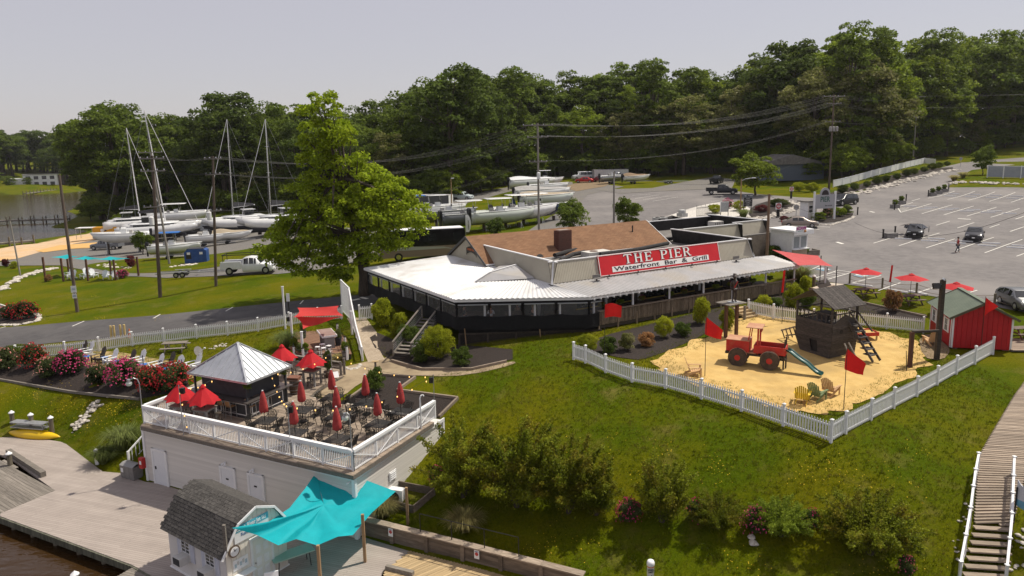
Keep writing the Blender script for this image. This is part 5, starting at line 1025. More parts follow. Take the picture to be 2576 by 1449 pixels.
a1,b1=hx(hs);MB().box(((a1+b1)/2,PDp/2,hs-.3),(b1-a1-.1,PDp-.1,.06)).build('upper_floor',m_ship,PSn);MB().box(((a1+b1)/2,PDp/2,.9),(PW-.3,PDp-.3,1.6)).build('dark_hold',m_inner,PSn)
MB().extr([(PDp*.05,hs),(PDp,hs),(PDp,hs+.02),(PDp*.5,hs+.55)],b1-.05,b1+.01,'x').build('stern_board',m_ship,PSn,fix=True)
ph=MB().cyl((b1-.02,.9,1.75),(b1+.02,.9,1.75),.15,.15,14).build('porthole',m_inner,PSn)
for x,y in((a1+.05,.05),(b1-.08,.05),(a1+.05,PDp-.05),(b1-.08,PDp-.05)):MB().box((x,y,hs+.55),(.12,.12,1.15)).build('corner_post',m_ship,PSn)
for y in(.05,PDp-.05):MB().box(((a1+b1)/2,y,hs+.6),(b1-a1,.07,.07)).build('deck_rail',m_ship,PSn)
for x in(a1+.05,b1-.08):MB().box((x,PDp/2,hs+.6),(.07,PDp,.07)).build('deck_rail',m_ship,PSn)
for k in range(8):MB().lathe([(.03,0),(.055,.15),(.025,.3),(.05,.42),(.03,.58)],(a1+.3+k*(b1-a1-.5)/7,.05,hs+.02),6).build('baluster',m_ship,PSn)
for k in range(5):MB().box((b1-.08,.35+k*.45,hs+.3),(.05,.05,.56)).build('baluster',m_ship,PSn)
rz0=hs+1.1;rz1=hs+2.15;ry0,ry1=-.3,PDp+.3;xm=(a1+b1)/2
for s in(-1,1):
 xe=xm+s*((b1-a1)/2+.35)
 for k in range(12):
  u0=ry0+(ry1-ry0)*k/12;u1=ry0+(ry1-ry0)*(k+1)/12-.015
  MB().add([(xm,u0,rz1),(xm,u1,rz1),(xe,u1,rz0),(xe,u0,rz0),(xm,u0,rz1+.04),(xm,u1,rz1+.04),(xe,u1,rz0+.04),(xe,u0,rz0+.04)],[(3,2,1,0),(4,5,6,7),(2,3,7,6),(0,3,7,4),(1,2,6,5)]).build('roof_board',m_ship,PSn,fix=True)
MB().box((xm,PDp/2,hs+.2),(.9,.9,.5)).build('deck_hatch',m_ship,PSn)
MB().beam((a1-1.9,.7,.75),(a1-.1,.7,1.55),.08,.1).beam((a1-1.9,1.2,.3),(a1-.1,1.2,.9),.08,.1).build('gangway',m_grey,PSn)
for k in range(6):t=k/5;MB().beam((a1-1.85+1.7*t,.7,.85+.75*t),(a1-1.75+1.7*t,.95,.1+.75*t),.07,.07).build('gangway_stave',m_grey,PSn)
for k in range(6):MB().box((b1+.45,PDp-.6-.0+k*.0,hs-.2-k*.34),(.3+.3,.7,.05)).build('step',m_ship,PSn).location=(.28*k*.9-.2,0,0)
for y in(PDp-.95,PDp-.25):MB().beam((b1,y,hs),(b1+2.0,y,.1),.06,.16).beam((b1,y,hs+.75),(b1+1.3,y,hs-.45),.06,.1).build('stringer',m_ship,PSn)
MB().beam((b1+.9,.1,1.3),(b1+1.9,-.1,0),.08,.08).beam((b1+.9,.5,1.3),(b1+1.9,.45,0),.08,.08).build('ladder_rail',m_grey,PSn)
q=G(2172,852);t=T('sand_table','shallow red sand table on short legs beside the wooden ship','sand table',(q.x,q.y,q.z),R(5));fr=MB()
for x in(-.8,.8):fr.box((x,0,.46),(.06,1.1,.26))
for y in(-.55,.55):fr.box((0,y,.46),(1.66,.06,.26))
fr.build('frame',m_tred,t);boxp('sand_fill',(0,0,.46),(1.55,1.05,.1),m_sand,t)
for x in(-.7,.7):
 for y in(-.48,.48):boxp('leg',(x,y,.2),(.09,.09,.4),m_wood_y,t)
def adirondack():
 t=inst('adirondack_chair',None);mt=M('adirondack_white',(.72,.73,.76),(.78,.79,.81),scale=3,rough=.5)
 for k in range(7):
  x=-.28+k*.094;h=1.0-.035*abs(k-3)**1.6;MB().beam((x,.30,.28),(x*1.12,.30+h*.36,.28+h*.88),.08,.02,(0,1,0)).build('back_slat',mt,t)
 for k in range(5):MB().box((0,-.30+k*.125,.375-k*.028),(.56,.11,.02),0,R(-12)).build('seat_slat',mt,t)
 for s in(-1,1):
  MB().box((s*.37,-.02,.57),(.14,.78,.025)).build('arm',mt,t);MB().box((s*.33,-.33,.28),(.05,.1,.56)).build('front_leg',mt,t);MB().beam((s*.28,-.35,.36),(s*.28,.62,.04),.03,.13).build('rear_leg',mt,t);MB().beam((s*.33,.35,.3),(s*.34,.38,.57),.05,.06).build('arm_post',mt,t)
 MB().box((0,-.34,.34),(.6,.025,.12)).build('apron',mt,t);return t
def recolour(root,mat):
 for c in root.children:
  c.material_slots[0].link='OBJECT';c.material_slots[0].material=mat
AD0=adirondack();_adn=[0]
def adir(loc,rz,lab,mat=None,group=None):
 if _adn[0]==0:o=AD0;o.location=loc;o.rotation_euler=(0,0,rz);_adn[0]=1;o['label']=lab;
 else:o=copytree(AD0,loc,rz,lab)
 o['category']='chair'
 if group:o['group']=group
 if mat:recolour(o,mat)
 return o
m_adw=M('adirondack_white',(.72,.73,.76));m_add=M('adirondack_brown',(.055,.042,.035),(.085,.066,.056),scale=3,rough=.6)
rowz=R(-36)
rw=[(217,897,0),(200,896,1),(247,912,1),(277,917,0),(322,920,1),(347,920,0),(392,932,0),(420,927,1),(442,937,0),(487,931,0)]
gA='chairs in the row above the rose bed'
lw=['white slatted chair next to the brown chair at the fence end of the row','dark brown slatted chair closest to the picket fence','dark brown slatted chair behind the pink rose bush','white slatted chair between two blue tables','dark brown slatted chair behind the tall pink rose','white slatted chair beside the third brown chair','white slatted chair behind the red rose hedge','dark brown slatted chair between two white ones behind the red roses','white slatted chair with the blue umbrella table beside it','white slatted chair half hidden by the pavilion roof']
for(x,y,d),l in zip(rw,lw):q=G(x,y);adir(q+Vector((0,0,.02)),rowz+random.uniform(-.1,.1),l,m_add if d else None,gA)
cols=[((2018,1013),'yellow','bright yellow slatted chair in the sandpit corner',(.62,.40,.02),(.70,.47,.03)),((2056,1006),'green','sage green slatted chair between the yellow and tan ones',(.12,.17,.075),(.17,.22,.10)),((2090,994),'tan','tan cedar slatted chair beside the green one',(.44,.26,.12),(.52,.33,.17))]
for(p,n,l,c1,c2)in cols:q=G(*p);adir(q+Vector((0,0,.05)),R(150)if n=='yellow' else R(128),l,M('adirondack_'+n,c1,c2,scale=3,rough=.6))
m_ct=M('adirondack_cedar',(.50,.30,.14),(.58,.38,.20),scale=3,rough=.7)
adir(G(1748,945)+Vector((0,0,.05)),R(80),'cedar slatted chair tucked behind the picket fence',m_ct);adir(G(2340,868)+Vector((0,0,.05)),R(180),'cedar slatted chair beside the red shed door',m_ct)
for k,(x,y)in enumerate(((172,697),(180,702),(212,700),(222,696),(238,698),(267,703),(290,703))):adir(G(x,y)+Vector((0,0,.03)),R(-20 if k<3 else 30 if k>4 else 60),('white slatted chair at the left sail post','white slatted chair beside the leftmost blue sail','white slatted chair under the middle blue sail near the grass edge','white slatted chair turned away under the middle blue sail','white slatted chair in front of the middle sail post','white slatted chair facing out below the right blue sail','white slatted chair beside the pink azalea')[k],None,'chairs under the blue sails')
m_blt=M('table_blue',(.025,.13,.42),(.035,.17,.48),scale=3,rough=.5);bt0=None
for k,(x,y)in enumerate(((219,910),(265,912),(297,922),(362,931),(414,943),(460,943))):
 q=G(x,y);lab=('blue round side table at the fence end of the chair row','blue round side table hidden between a brown and a white chair','blue round side table behind the rose with pale buds','blue round side table with a pole behind the pink rose','blue round side table in front of the brown chair by the red roses','blue round side table with an umbrella pole near the pavilion')[k]
 if bt0 is None:
  bt0=T('side_table',lab,'table',q,0,'blue side tables');MB().cyl((0,0,.43),(0,0,.46),.28,.28,20).build('top',m_blt,bt0)
  for s in range(4):MB().beam((.2*math.cos(s*PI/2),.2*math.sin(s*PI/2),0),(.15*math.cos(s*PI/2),.15*math.sin(s*PI/2),.43),.05,.05).build('leg',m_blt,bt0)
  MB().cyl((0,0,.15),(0,0,.17),.16,.16,12).build('lower_shelf',m_blt,bt0)
 else:o=copytree(bt0,q,.3*k,lab)
 if k in(3,5):tag(MB().cyl(q+Vector((0,0,.3)),q+Vector((0,0,1.15)),.03,.03,6).build('umbrella_pole',m_blackmetal),'short black umbrella pole standing in the blue table %s'%('behind the pink rose' if k==3 else 'near the pavilion'),'pole')
def picnic(loc,rz,lab,mat,L=1.9):
 t=T('picnic_table',lab,'picnic table',loc,rz)
 for k in range(5):MB().box((0,-.31+k*.155,.74),(L,.145,.04)).build('board',mat,t)
 for s in(-1,1):
  for k in range(2):MB().box((0,s*(.66+k*.15),.45),(L,.14,.04)).build('bench',mat,t)
  x=s*(L/2-.3);MB().beam((x,-.75,0),(x,-.22,.72),.05,.12).build('leg',mat,t);MB().beam((x,.75,0),(x,.22,.72),.05,.12).build('leg',mat,t);MB().box((x,0,.4),(.05,1.5,.1)).build('cross_beam',mat,t)
 return t
m_pic=M('picnic_brown',(.10,.072,.06),(.155,.115,.095),scale=3,rough=.75,objr=.12);m_picg=M('picnic_grey',(.17,.145,.12),(.25,.215,.18),scale=3,rough=.85,objr=.12)
picnic(G(442,884),R(8),'grey weathered picnic table on the grass by the long picket fence',m_picg)
for k,(x,y)in enumerate(((2175,746),(2288,764),(2400,790))):
 q=G(x,y);picnic(q,R(12),('brown picnic table by the concrete walk under a red umbrella','brown picnic table behind the russet shrub','brown picnic table hidden behind the red shed')[k],m_pic)
picnic(P(2566,862,5.5)+Vector((0.6,.6,.2)),R(5),'brown picnic table on the plank platform right of the red shed',m_pic)
pf2=T('plank_platform','small weathered plank platform beside the red shed','platform',(0,0,0));plank_area(pf2,[V2(P(*p,5.45))for p in((2540,886),(2545,850),(2640,850),(2640,890))],R(-3),.15,.05,5.62,m_wood,.015);MB().prism([V2(P(*p,5.45))for p in((2543,884),(2548,852),(2640,852),(2640,888))],5.3,5.55).build('frame',m_grey,pf2)
m_umb=M('umbrella_red',(.55,.022,.030),(.62,.035,.04),scale=2,rough=.8,transl=.3);m_umbd=M('umbrella_deep_red',(.46,.006,.014),(.54,.012,.02),scale=2,rough=.8,transl=.22);m_umbp=M('umbrella_faded',(.40,.045,.045),(.52,.075,.07),scale=5,rough=.85,transl=.2)
def umbrella(loc,lab,r,h,drop,mat,n=6,group=None,scal=0):
 t=T('umbrella',lab,'umbrella',loc,random.uniform(0,1),group);can=MB()
 for k in range(n):
  a0=2*PI*k/n;a1=2*PI*(k+1)/n;e0=(r*math.cos(a0),r*math.sin(a0),h-drop);e1=(r*math.cos(a1),r*math.sin(a1),h-drop);tp=(0,0,h)
  for i in range(4):
   f0,f1=i/4,(i+1)/4
   def pt(e,f):return(e[0]*f,e[1]*f,h+(e[2]-h)*f)
   def mid(f):a=pt(e0,f);b=pt(e1,f);k_=1-scal*f;return((a[0]+b[0])/2*k_,(a[1]+b[1])/2*k_,(a[2]+b[2])/2+.03*f+scal*.35*f)
   can.add([pt(e0,f0),pt(e0,f1),mid(f1),mid(f0),pt(e1,f1),pt(e1,f0)],[(0,1,2,3),(3,2,4,5)])
 can.build('canopy',mat,t,fix=False);MB().lathe([(r*.20,h-drop*.12),(r*.1,h+.0),(.03,h+.06)],(0,0,.02),6).build('vent_cap',mat,t)
 MB().cyl((0,0,0),(0,0,h+.08),.022,.022,6).build('pole',m_blackmetal,t);rb=MB()
 for k in range(n):a0=2*PI*k/n;rb.beam((0,0,h-.05),(r*math.cos(a0)*.98,r*math.sin(a0)*.98,h-drop-.02),.015,.02)
 rb.build('ribs',m_blackmetal,t);return t
for k,(x,y)in enumerate(((2175,746),(2288,764),(2400,790))):umbrella(G(x,y)+Vector((0,0,.02)),('open red umbrella over the picnic table by the concrete walk','open red umbrella over the picnic table behind the russet shrub','open red umbrella rising behind the green shed roof')[k],1.35,2.55,.42,m_umb)
def flag(px,py,h,lab,shape,fw=1.3,fh=1.0,z=None,right=1):
 q=G(px,py);t=T('flag',lab,'flag',q,R(8));MB().cyl((0,0,0),(0,0,h),.022,.014,6).build('pole',m_blackmetal,t);m=MB()
 m_fl=M('flag_red',(.60,.012,.012),(.68,.02,.016),scale=3,rough=.8,transl=.35)
 def fn(u,v):
  if shape=='wave':x=u*fw;y=.12*math.sin(u*5.5+v)+.02;zz=h-.05-v*fh*(1-.15*u)-.18*u*u*fw*.7-.04*math.sin(u*7+1)
  elif shape=='droop':x=u*fw*.62;y=.15*math.sin(u*6+v*2);zz=h-.05-v*fh*(1-.45*u)-.75*u*fw*.7
  elif shape=='tri':x=u*fw;y=.06*math.sin(u*5);zz=h-.05-(v*(1-u)+.5*u)*fh*1.15
  else:x=.1*math.sin(u*9)*(1-v*.5)-.22*u*v;y=.08*math.cos(u*8);zz=h-.05-v*fh*1.55
  return(x*right,y,zz)
 m.grid(fn,14,8);m.build('cloth',m_fl,t,True)
flag(1521,905,3.9,'red flag flying by the corner of the black fabric porch','wave',1.15,.95)
flag(1773,948,3.9,'drooping red flag between the mulch bed and the red truck','droop',1.75,1.15);flag(2122,1032,3.6,'drooping red flag on a thin pole at the sandpit corner','droop',1.85,1.25)
flag(2237,772,3.6,'limp red flag on the pole among russet twigs','limp',.8,.9,right=1);flag(1967,815,4.3,'limp red flag hanging beside the porch roof end','limp',.8,1.1);flag(2465,905,4.3,'pointed red flag on the pole in front of the red shed','tri',.95,1.15)
def sail(name,lab,cs,mat,sag,pinch=.16,nx=14,up=0):
 """four-corner cloth with curved edges"""
 c=[Vector(p)for p in cs];ctr=sum(c,Vector())/4;m=MB()
 def fn(u,v):
  a=c[0]*(1-u)*(1-v)+c[1]*u*(1-v)+c[2]*u*v+c[3]*(1-u)*v
  e=pinch*(4*u*(1-u)*(abs(2*v-1)**2)+4*v*(1-v)*(abs(2*u-1)**2));a=a+(ctr-a)*min(e,.6);a=a.copy();a.z-=sag*16*u*(1-u)*v*(1-v);return a
 m.grid(fn,nx,nx);o=m.build(name,mat,None,True);tag(o,lab,'shade sail');return o
m_teal=M('sail_teal',(.0,.40,.46),(.004,.46,.52),scale=2,rough=.7,transl=.3);m_sredc=M('sail_red',(.60,.045,.04),(.66,.06,.055),scale=2,rough=.75,transl=.35)
sc1=P(795,1188,3.6);sc2=P(996,1236,2.9);sc3=P(888,1346,2.5);shb=P(575,1509,DZ);ztip=DZ+top_h(shb,1326);sc4=P(583,1328,ztip+.1);sc5=P(700,1372,3.15);sc6=P(798,1372,2.45)
big=MB();ring=[sc1,P(905,1202,3.5),sc2,P(935,1290,2.75),sc3,P(850,1350,2.6),sc6,P(745,1356,2.75),sc5,P(645,1345,3.3),sc4,P(672,1315,3.4),P(728,1278,3.35),P(768,1228,3.45)]
ctr=P(815,1270,3.02);n=len(ring)
def bf(u,v):
 k=u*n;i=int(k)%n;f=k-int(k);e=ring[i]+(ring[(i+1)%n]-ring[i])*f;q=ctr+(e-ctr)*v;q=q.copy();q.z+=.05*math.sin(k*2.1+v*5)*v*(1-v)*4+.05*math.sin(v*9+k)*v*(1-v)*3-.1*math.sin(PI*v);return q
big.grid(bf,n*4,12);tag(big.build('shade_sail',m_teal,None,True),'big turquoise shade sail stretched beside the rental office shed','shade sail')
def tpost(px,py,h,lab,w=.13,mat=m_tan,z=DZ,lean=(0,0)):
 q=P(px,py,z)if z is not None else G(px,py);return tag(MB().beam((q.x,q.y,q.z-.05),(q.x+lean[0],q.y+lean[1],q.z+h),w,w).build('sail_post',mat),lab,'post')
def post_to(corner,lab,base_z,mat=m_tan,w=.13,over=.12):return tag(MB().beam((corner.x,corner.y,base_z-.1),(corner.x,corner.y,corner.z+over),w,w).build('sail_post',mat),lab,'post')
q=P(1022,1232,2.9+.1);post_to(q,'tall tan timber post at the right corner of the turquoise sail',1.0);q=P(912,1300,3.0);post_to(q,'tan timber post standing between the turquoise sail and the wall',DZ);q=P(800,1378,2.5);post_to(q,'tan timber post holding the front edge of the turquoise sail',DZ)
q=P(563,1323,ztip+.1);tag(MB().beam((q.x,q.y,q.z-1.25),(q.x,q.y,q.z+.05),.12,.12).build('sail_post',m_grey),'grey timber block on the shed corner tied to the turquoise sail','post')
q=P(738,1428,DZ);t=T('folding_table','long green folding table in the shade of the turquoise sail','table',(q.x,q.y,DZ),R(34));boxp('top',(0,0,.74),(1.9,.78,.05),M('table_sage',(.30,.40,.33),(.34,.44,.37),scale=3,rough=.5),t)
for s in(-1,1):MB().cyl((s*.75,-.3,0),(s*.7,-.3,.72),.02,.02,6).build('leg',m_blackmetal,t);MB().cyl((s*.75,.3,0),(s*.7,.3,.72),.02,.02,6).build('leg',m_blackmetal,t)
q=P(686,1490,DZ);t=T('sandwich_board','white sandwich board standing by the shed steps','sign',(q.x,q.y,DZ),R(20));MB().box((0,-.12,.5),(.6,.03,1.0),0,R(-12)).build('panel',m_trim,t);MB().box((0,.12,.5),(.6,.03,1.0),0,R(12)).build('panel',m_trim,t)
z_=4.75
for k,(cs,lab,sg_)in enumerate((([(748,774,2.9),(852,769,3.1),(864,794,2.7),(738,798,2.9)],'upper red shade sail over the small dining deck',.25),([(742,796,2.75),(866,796,2.7),(800,812,2.2),(762,828,2.0)],'lower red shade sail over the stone topped table',.25))):
 sail('shade_sail',lab,[P(x,y,z_+h)for x,y,h in cs],m_sredc,sg_)
sail('shade_sail','red shade sail stretched from the porch end to a dark pole',[P(1942,628,9.2),P(2058,643,9.0),P(2096,670,8.6),P(2010,668,8.8)],M('sail_pink_red',(.60,.09,.09),(.66,.12,.12),scale=2,rough=.75,transl=.3),.1,.12)
for(x,y,tx,ty,lab)in((2062,712,2064,643,'dark thin pole at the corner of the red sail by the parking bays'),(2101,748,2097,669,'dark thin pole rising from the mulch strip to the red sail')):q=G(x,y);h=top_h(q,ty);tag(MB().cyl(q,q+Vector((0,0,h)),.045,.045,8).build('sail_pole',m_blackmetal),lab,'pole')
q=G(2075,714);t=T('charger_post','white square post with a grey box beside the accessible bay','post',q);boxp('post',(0,0,.95),(.16,.16,1.9),m_trim,t);boxp('meter_box',(.14,.1,1.4),(.16,.2,.5),m_plastic_grey,t)
for k,(cs,lab)in enumerate((([(128,647),(170,640),(197,645),(165,652)],'left small turquoise sail on brown posts in the field'),([(182,651),(214,644),(258,650),(215,655)],'middle small turquoise sail on brown posts in the field'),([(240,653),(276,645),(327,650),(285,655)],'right small turquoise sail on brown posts in the field'))):
 b_=[G(x,y+52)for x,y in cs];zt=[sum(p.z for p in b_)/4+2.7+d for d in(.1,-.1,.15,-.15)];sail('shade_sail',lab,[P(x,y,zz)for(x,y),zz in zip(cs,zt)],m_teal,.15,.2,8)
for k,(x,y,ty)in enumerate(((115,708,646),(160,708,650),(173,684,651),(222,707,652),(280,691,654),(291,705,653),(349,695,646))):q=G(x,y);h=min(top_h(q,ty),3.3);tag(MB().box((0,0,h/2),(.2,.2,h)).build('sail_post',m_brownw),'square red brown post holding the small turquoise sails','post','brown sail posts in the field').location=q
q=G(1836,848);hs_=top_h(q,764);t=T('statue_stand','tall rough wooden stand carrying the pirate statue','stand',q,RANG)
for x in(-.45,.65):MB().box((x,0,hs_/2),(.2,.2,hs_)).build('leg',m_brownw,t)
for k in range(6):MB().box((-.62+k*.3+.0,.1,hs_+.04),(.28,1.4,.07)).build('top_board',m_grey,t)
STB=t.matrix_basis@Vector((.3,0,hs_+.08))
q=G(2288,925);h=top_h(q,835);b_=P(2362,832,q.z+h);t=T('timber_gallows','dark brown timber frame beside the tall light post','frame',q);MB().box((0,0,h/2),(.22,.22,h)).build('post',m_brownw,t);e=b_-q;MB().beam((0,0,h),(e.x,e.y,h),.16,.14).build('beam',m_darkw,t)
q=G(2356,905);h=top_h(q,705);t=T('light_post','tall square timber light post with a black floodlight','lamp post',q);MB().box((0,0,h/2),(.26,.26,h)).build('post',m_darkw,t);MB().box((.12,.14,h*.42),(.05,.05,h*.8)).build('conduit',m_steel,t);l=MB().box((-.45,-.1,h-.35),(.5,.16,.36),0,R(-25)).build('floodlight',m_blackmetal,t);MB().box((-.2,-.05,h-.25),(.3,.06,.06)).build('bracket',m_steel,t);MB().cyl((0,0,h),(.1,0,h+.12),.16,.1,8).build('cap',m_steel,t)
q=G(2286,930);tag(MB().cyl(q+Vector((-.3,-.3,0)),q+Vector((-.42,-.3,1.35)),.03,.02,6).build('thin_stake',m_blackmetal),'thin black stake by the sandpit fence','stake')
# ----- roof deck furniture
DKZ=4.26
def iron_chair():
 t=inst('patio_chair',None);m=m_blackmetal
 bk=MB();
 for k in range(6):bk.beam((-.22+k*.085,.21+.0,.5),(-.14+k*.085+.1,.29,.92),.022,.022);bk.beam((.22-k*.085,.211,.5),(.14-k*.085-.1,.291,.92),.022,.022)
 for s in(-1,1):bk.tube([(s*.24,.2,.42),(s*.25,.25,.7),(s*.2,.29,.92),(s*.1,.3,.97)],.02,5)
 bk.tube([(-.1,.3,.97),(0,.3,.985),(.1,.3,.97)],.02,5);bk.build('backrest',m,t)
 se=MB().box((0,-.24,.44),(.5,.02,.03)).box((0,.2,.44),(.5,.02,.03)).box((-.24,-.02,.44),(.02,.46,.03)).box((.24,-.02,.44),(.02,.46,.03))
 for k in range(6):se.box((-.18+k*.072,-.02,.44),(.045,.44,.012))
 se.build('seat',m,t)
 for s in(-1,1):
  MB().cyl((s*.25,-.24,.44),(s*.27,-.27,0),.02,.02,5).build('front_leg',m,t);MB().cyl((s*.23,.2,.44),(s*.25,.34,0),.02,.02,5).build('rear_leg',m,t);MB().tube([(s*.25,.25,.68),(s*.29,0,.67),(s*.28,-.2,.64),(s*.26,-.24,.44)],.02,5).build('arm',m,t)
 return t
def iron_table():
 t=inst('patio_table',None);m=M('mesh_black',(.02,.02,.02),(.035,.033,.032),scale=20,rough=.5)
 tp=MB()
 for k in range(15):tp.box((-.5+k*.0714,0,.715),(.03,1.04,.012))
 for k in range(15):tp.box((0,-.5+k*.0714,.7151),(1.04,.03,.01))
 tp.build('mesh_top',m,t);MB().box((0,-.53,.71),(1.1,.03,.035)).box((0,.53,.71),(1.1,.03,.035)).box((-.53,0,.71),(.03,1.04,.035)).box((.53,0,.71),(.03,1.04,.035)).build('rim',m_blackmetal,t)
 for x in(-1,1):
  for y in(-1,1):MB().cyl((x*.42,y*.42,0),(x*.48,y*.48,.7),.02,.02,6).build('leg',m_blackmetal,t)
 MB().cyl((0,0,0),(0,0,.05),.26,.26,16).build('umbrella_base',m_blackmetal,t);return t
def closed_umbrella():
 t=inst('closed_umbrella',None);MB().cyl((0,0,0),(0,0,2.45),.02,.02,6).build('pole',m_blackmetal,t);n=18;rings=[]
 for z,r in((1.18,.17),(1.24,.21),(1.5,.2),(1.8,.17),(2.05,.13),(2.2,.09),(2.4,.045)):rings.append([((r*(1+.18*math.cos(k*PI)))*math.cos(2*PI*k/n),(r*(1+.18*math.cos(k*PI)))*math.sin(2*PI*k/n),z+(.05*math.cos(k*2.3)if z<1.3 else 0))for k in range(n)])
 MB().loft(rings).build('canopy',m_umbp,t,True);MB().lathe([(.155,2.02),(.12,2.2),(.05,2.4)],(0,0,0),9).build('vent_flap',m_umbp,t);MB().lathe([(.045,2.39),(.05,2.42),(.045,2.45)],(0,0,0),8).build('finial',m_trim,t);return t
CH0,TB0,CU0=iron_chair(),iron_table(),closed_umbrella();_used=set()
def place(root,loc,rz,lab,cat,group=None):
 if root.name in _used:o=copytree(root,loc,rz,lab,group)
 else:o=root;_used.add(root.name);o.location=loc;o.rotation_euler=(0,0,rz);o['label']=lab
 o['category']=cat
 if group:o['group']=group
 return o
def Z8(x,y):return(644+x*.16888,888.7+y*.16888)
TBS=[((130,1000),'beside the pavilion bar stools'),((690,840),'behind the loudspeaker pole'),((580,1180),'at the railing behind the loudspeaker pole'),((1140,650),'next to the concrete walkway'),((1215,935),'in the middle of the roof deck'),((1220,1270),'by the round yard lamp'),((1640,735),'against the mulch bed bush'),((1820,1045),'along the right hand railing'),((2160,865),'by the white hooked pipe')]
for k,(p,w)in enumerate(TBS):
 q=P(*Z8(*p),DKZ+.72);q.z=DKZ;an=DANG+R(random.uniform(-6,6)+8)
 place(TB0,q,an,'square black mesh patio table %s'%w,'table','patio tables on the roof deck')
 for j in range(4):
  a=an+j*PI/2+random.uniform(-.15,.15);r_=.72+random.uniform(0,.12)
  lab='black iron chair, %s side of the table %s'%(('dock','parking','land','bar')[j],w)
  place(CH0,(q.x+r_*math.cos(a-PI/2),q.y+r_*math.sin(a-PI/2),DKZ),a+PI,lab,'chair','black iron chairs on the roof deck')
 place(CU0,(q.x,q.y,DKZ+.05),random.uniform(0,3),'folded faded red umbrella in the table %s'%w,'umbrella','folded umbrellas on the roof deck')
m_hi=M('grey_table',(.19,.185,.185),(.27,.26,.255),scale=3,rough=.75,objr=.1)
def high_table():
 t=inst('high_table',None);
 for k in range(6):MB().box((-.41+k*.164,0,1.05),(.155,1.0,.04)).build('top_board',m_picg,t)
 MB().box((0,-.42,.98),(.86,.04,.1)).box((0,.42,.98),(.86,.04,.1)).box((-.42,0,.98),(.04,.86,.1)).box((.42,0,.98),(.04,.86,.1)).build('apron',m_hi,t)
 for x in(-1,1):
  for y in(-1,1):MB().box((x*.4,y*.4,.5),(.11,.11,1.0)).build('leg',m_hi,t)
 return t
def stool():
 t=inst('wooden_stool',None);MB().cyl((0,0,.70),(0,0,.745),.18,.17,16).build('seat',m_darkw,t)
 for k in range(4):c,s=math.cos(k*PI/2+.78),math.sin(k*PI/2+.78);MB().cyl((.22*c,.22*s,0),(.11*c,.11*s,.70),.02,.02,6).build('leg',m_darkw,t)
 for z,r in((.2,.195),(.42,.16)):MB().tube([(r*math.cos(k*PI/2+.78),r*math.sin(k*PI/2+.78),z)for k in range(5)],.012,5).build('rung',m_darkw,t)
 return t
HT0,ST0=high_table(),stool()
HTS=[((456,1016),'at the left deck corner'),((515,1025),'in front of the pavilion bar stools'),((784,929),'beside the whisky barrel'),((712,915),'behind the pavilion roof')]
for k,(p,w)in enumerate(HTS):
 q=P(*p,DKZ+1.07);q.z=DKZ;an=DANG+R(10);place(HT0,q,an,'tall square grey table %s'%w,'table','tall tables on the roof deck')
 u=umbrella((q.x,q.y,DKZ+.05),'half open red umbrella in the tall table %s'%w,.95 if k<2 else 1.05,2.35,.98,m_umbd,8,'half open umbrellas',.12)
 for j in range(4 if k!=3 else 2):
  a=an+j*PI/2+.3;place(ST0,(q.x+.75*math.cos(a),q.y+.75*math.sin(a),DKZ),a,'dark stool, %s side of the tall table %s'%(('parking','land','left','dock')[j],w),'stool','dark stools at the tall tables')
def bar_stool():
 t=inst('bar_stool',None);al=M('aluminium',(.42,.42,.42),(.5,.5,.5),scale=3,rough=.35,metal=.7);tk=M('teak_slat',(.30,.16,.06),(.38,.22,.10),scale=4,rough=.6)
 for s in(-1,1):MB().tube([(s*.22,-.2,0),(s*.21,-.2,.72)],.016,6).build('front_leg',al,t);MB().tube([(s*.22,.24,0),(s*.21,.2,.72),(s*.21,.27,1.12)],.016,6).build('rear_leg',al,t);MB().tube([(s*.21,.2,.92),(s*.22,-.18,.92),(s*.21,-.2,.72)],.013,5).build('arm',al,t)
 for z in(.2,.32):MB().box((0,-.2,z),(.42,.02,.02)).box((0,.22,z+.05),(.42,.02,.02)).build('foot_bar',al,t)
 for k in range(5):MB().box((0,-.17+k*.085,.735),(.42,.075,.02)).build('seat_slat',tk,t);MB().box((0,.215+k*.012,.84+k*.068),(.42,.018,.06)).build('back_slat',tk,t)
 MB().box((0,.275,1.13),(.44,.025,.025)).build('top_bar',al,t);return t
BS0=bar_stool();cu,cv=DUV(PV.location);k=0
for(x,y)in((541,1039),(564,1046),(583,1051)):
 q=P(x,y,DKZ);place(BS0,q,DANG+PI,('teak and aluminium bar stool nearest the drooping umbrella','middle teak and aluminium bar stool on the dock side of the bar','teak and aluminium bar stool at the bar corner')[k],'stool','teak bar stools');k+=1
for i,(x,y)in enumerate(((633,1050),(655,1040),(672,1030),(690,1020),(707,1011))):q=P(x,y,DKZ);place(BS0,q,DANG-PI/2+PI,'teak and aluminium bar stool %s on the parking side of the bar'%('at the corner','second from the corner','in the middle','second from the barrel','nearest the barrel')[i],'stool','teak bar stools')
q=P(742,990,DKZ);t=T('whisky_barrel','whisky barrel topped with a brown wooden menu box beside the bar','barrel',(q.x,q.y,DKZ),DANG+R(15));MB().lathe([(.27,0),(.32,.2),(.345,.45),(.32,.7),(.27,.9)],(0,0,0),18).build('barrel',M('barrel_oak',(.06,.036,.024),(.12,.075,.05),scale=4,rough=.7,stretch=(5,5,1)),t,True)
for z,r in((.1,.302),(.3,.337),(.62,.337),(.82,.296)):MB().lathe([(r,z-.025),(r+.012,z-.02),(r+.012,z+.02),(r,z+.025)],(0,0,0),18).build('hoop',m_plastic_grey,t)
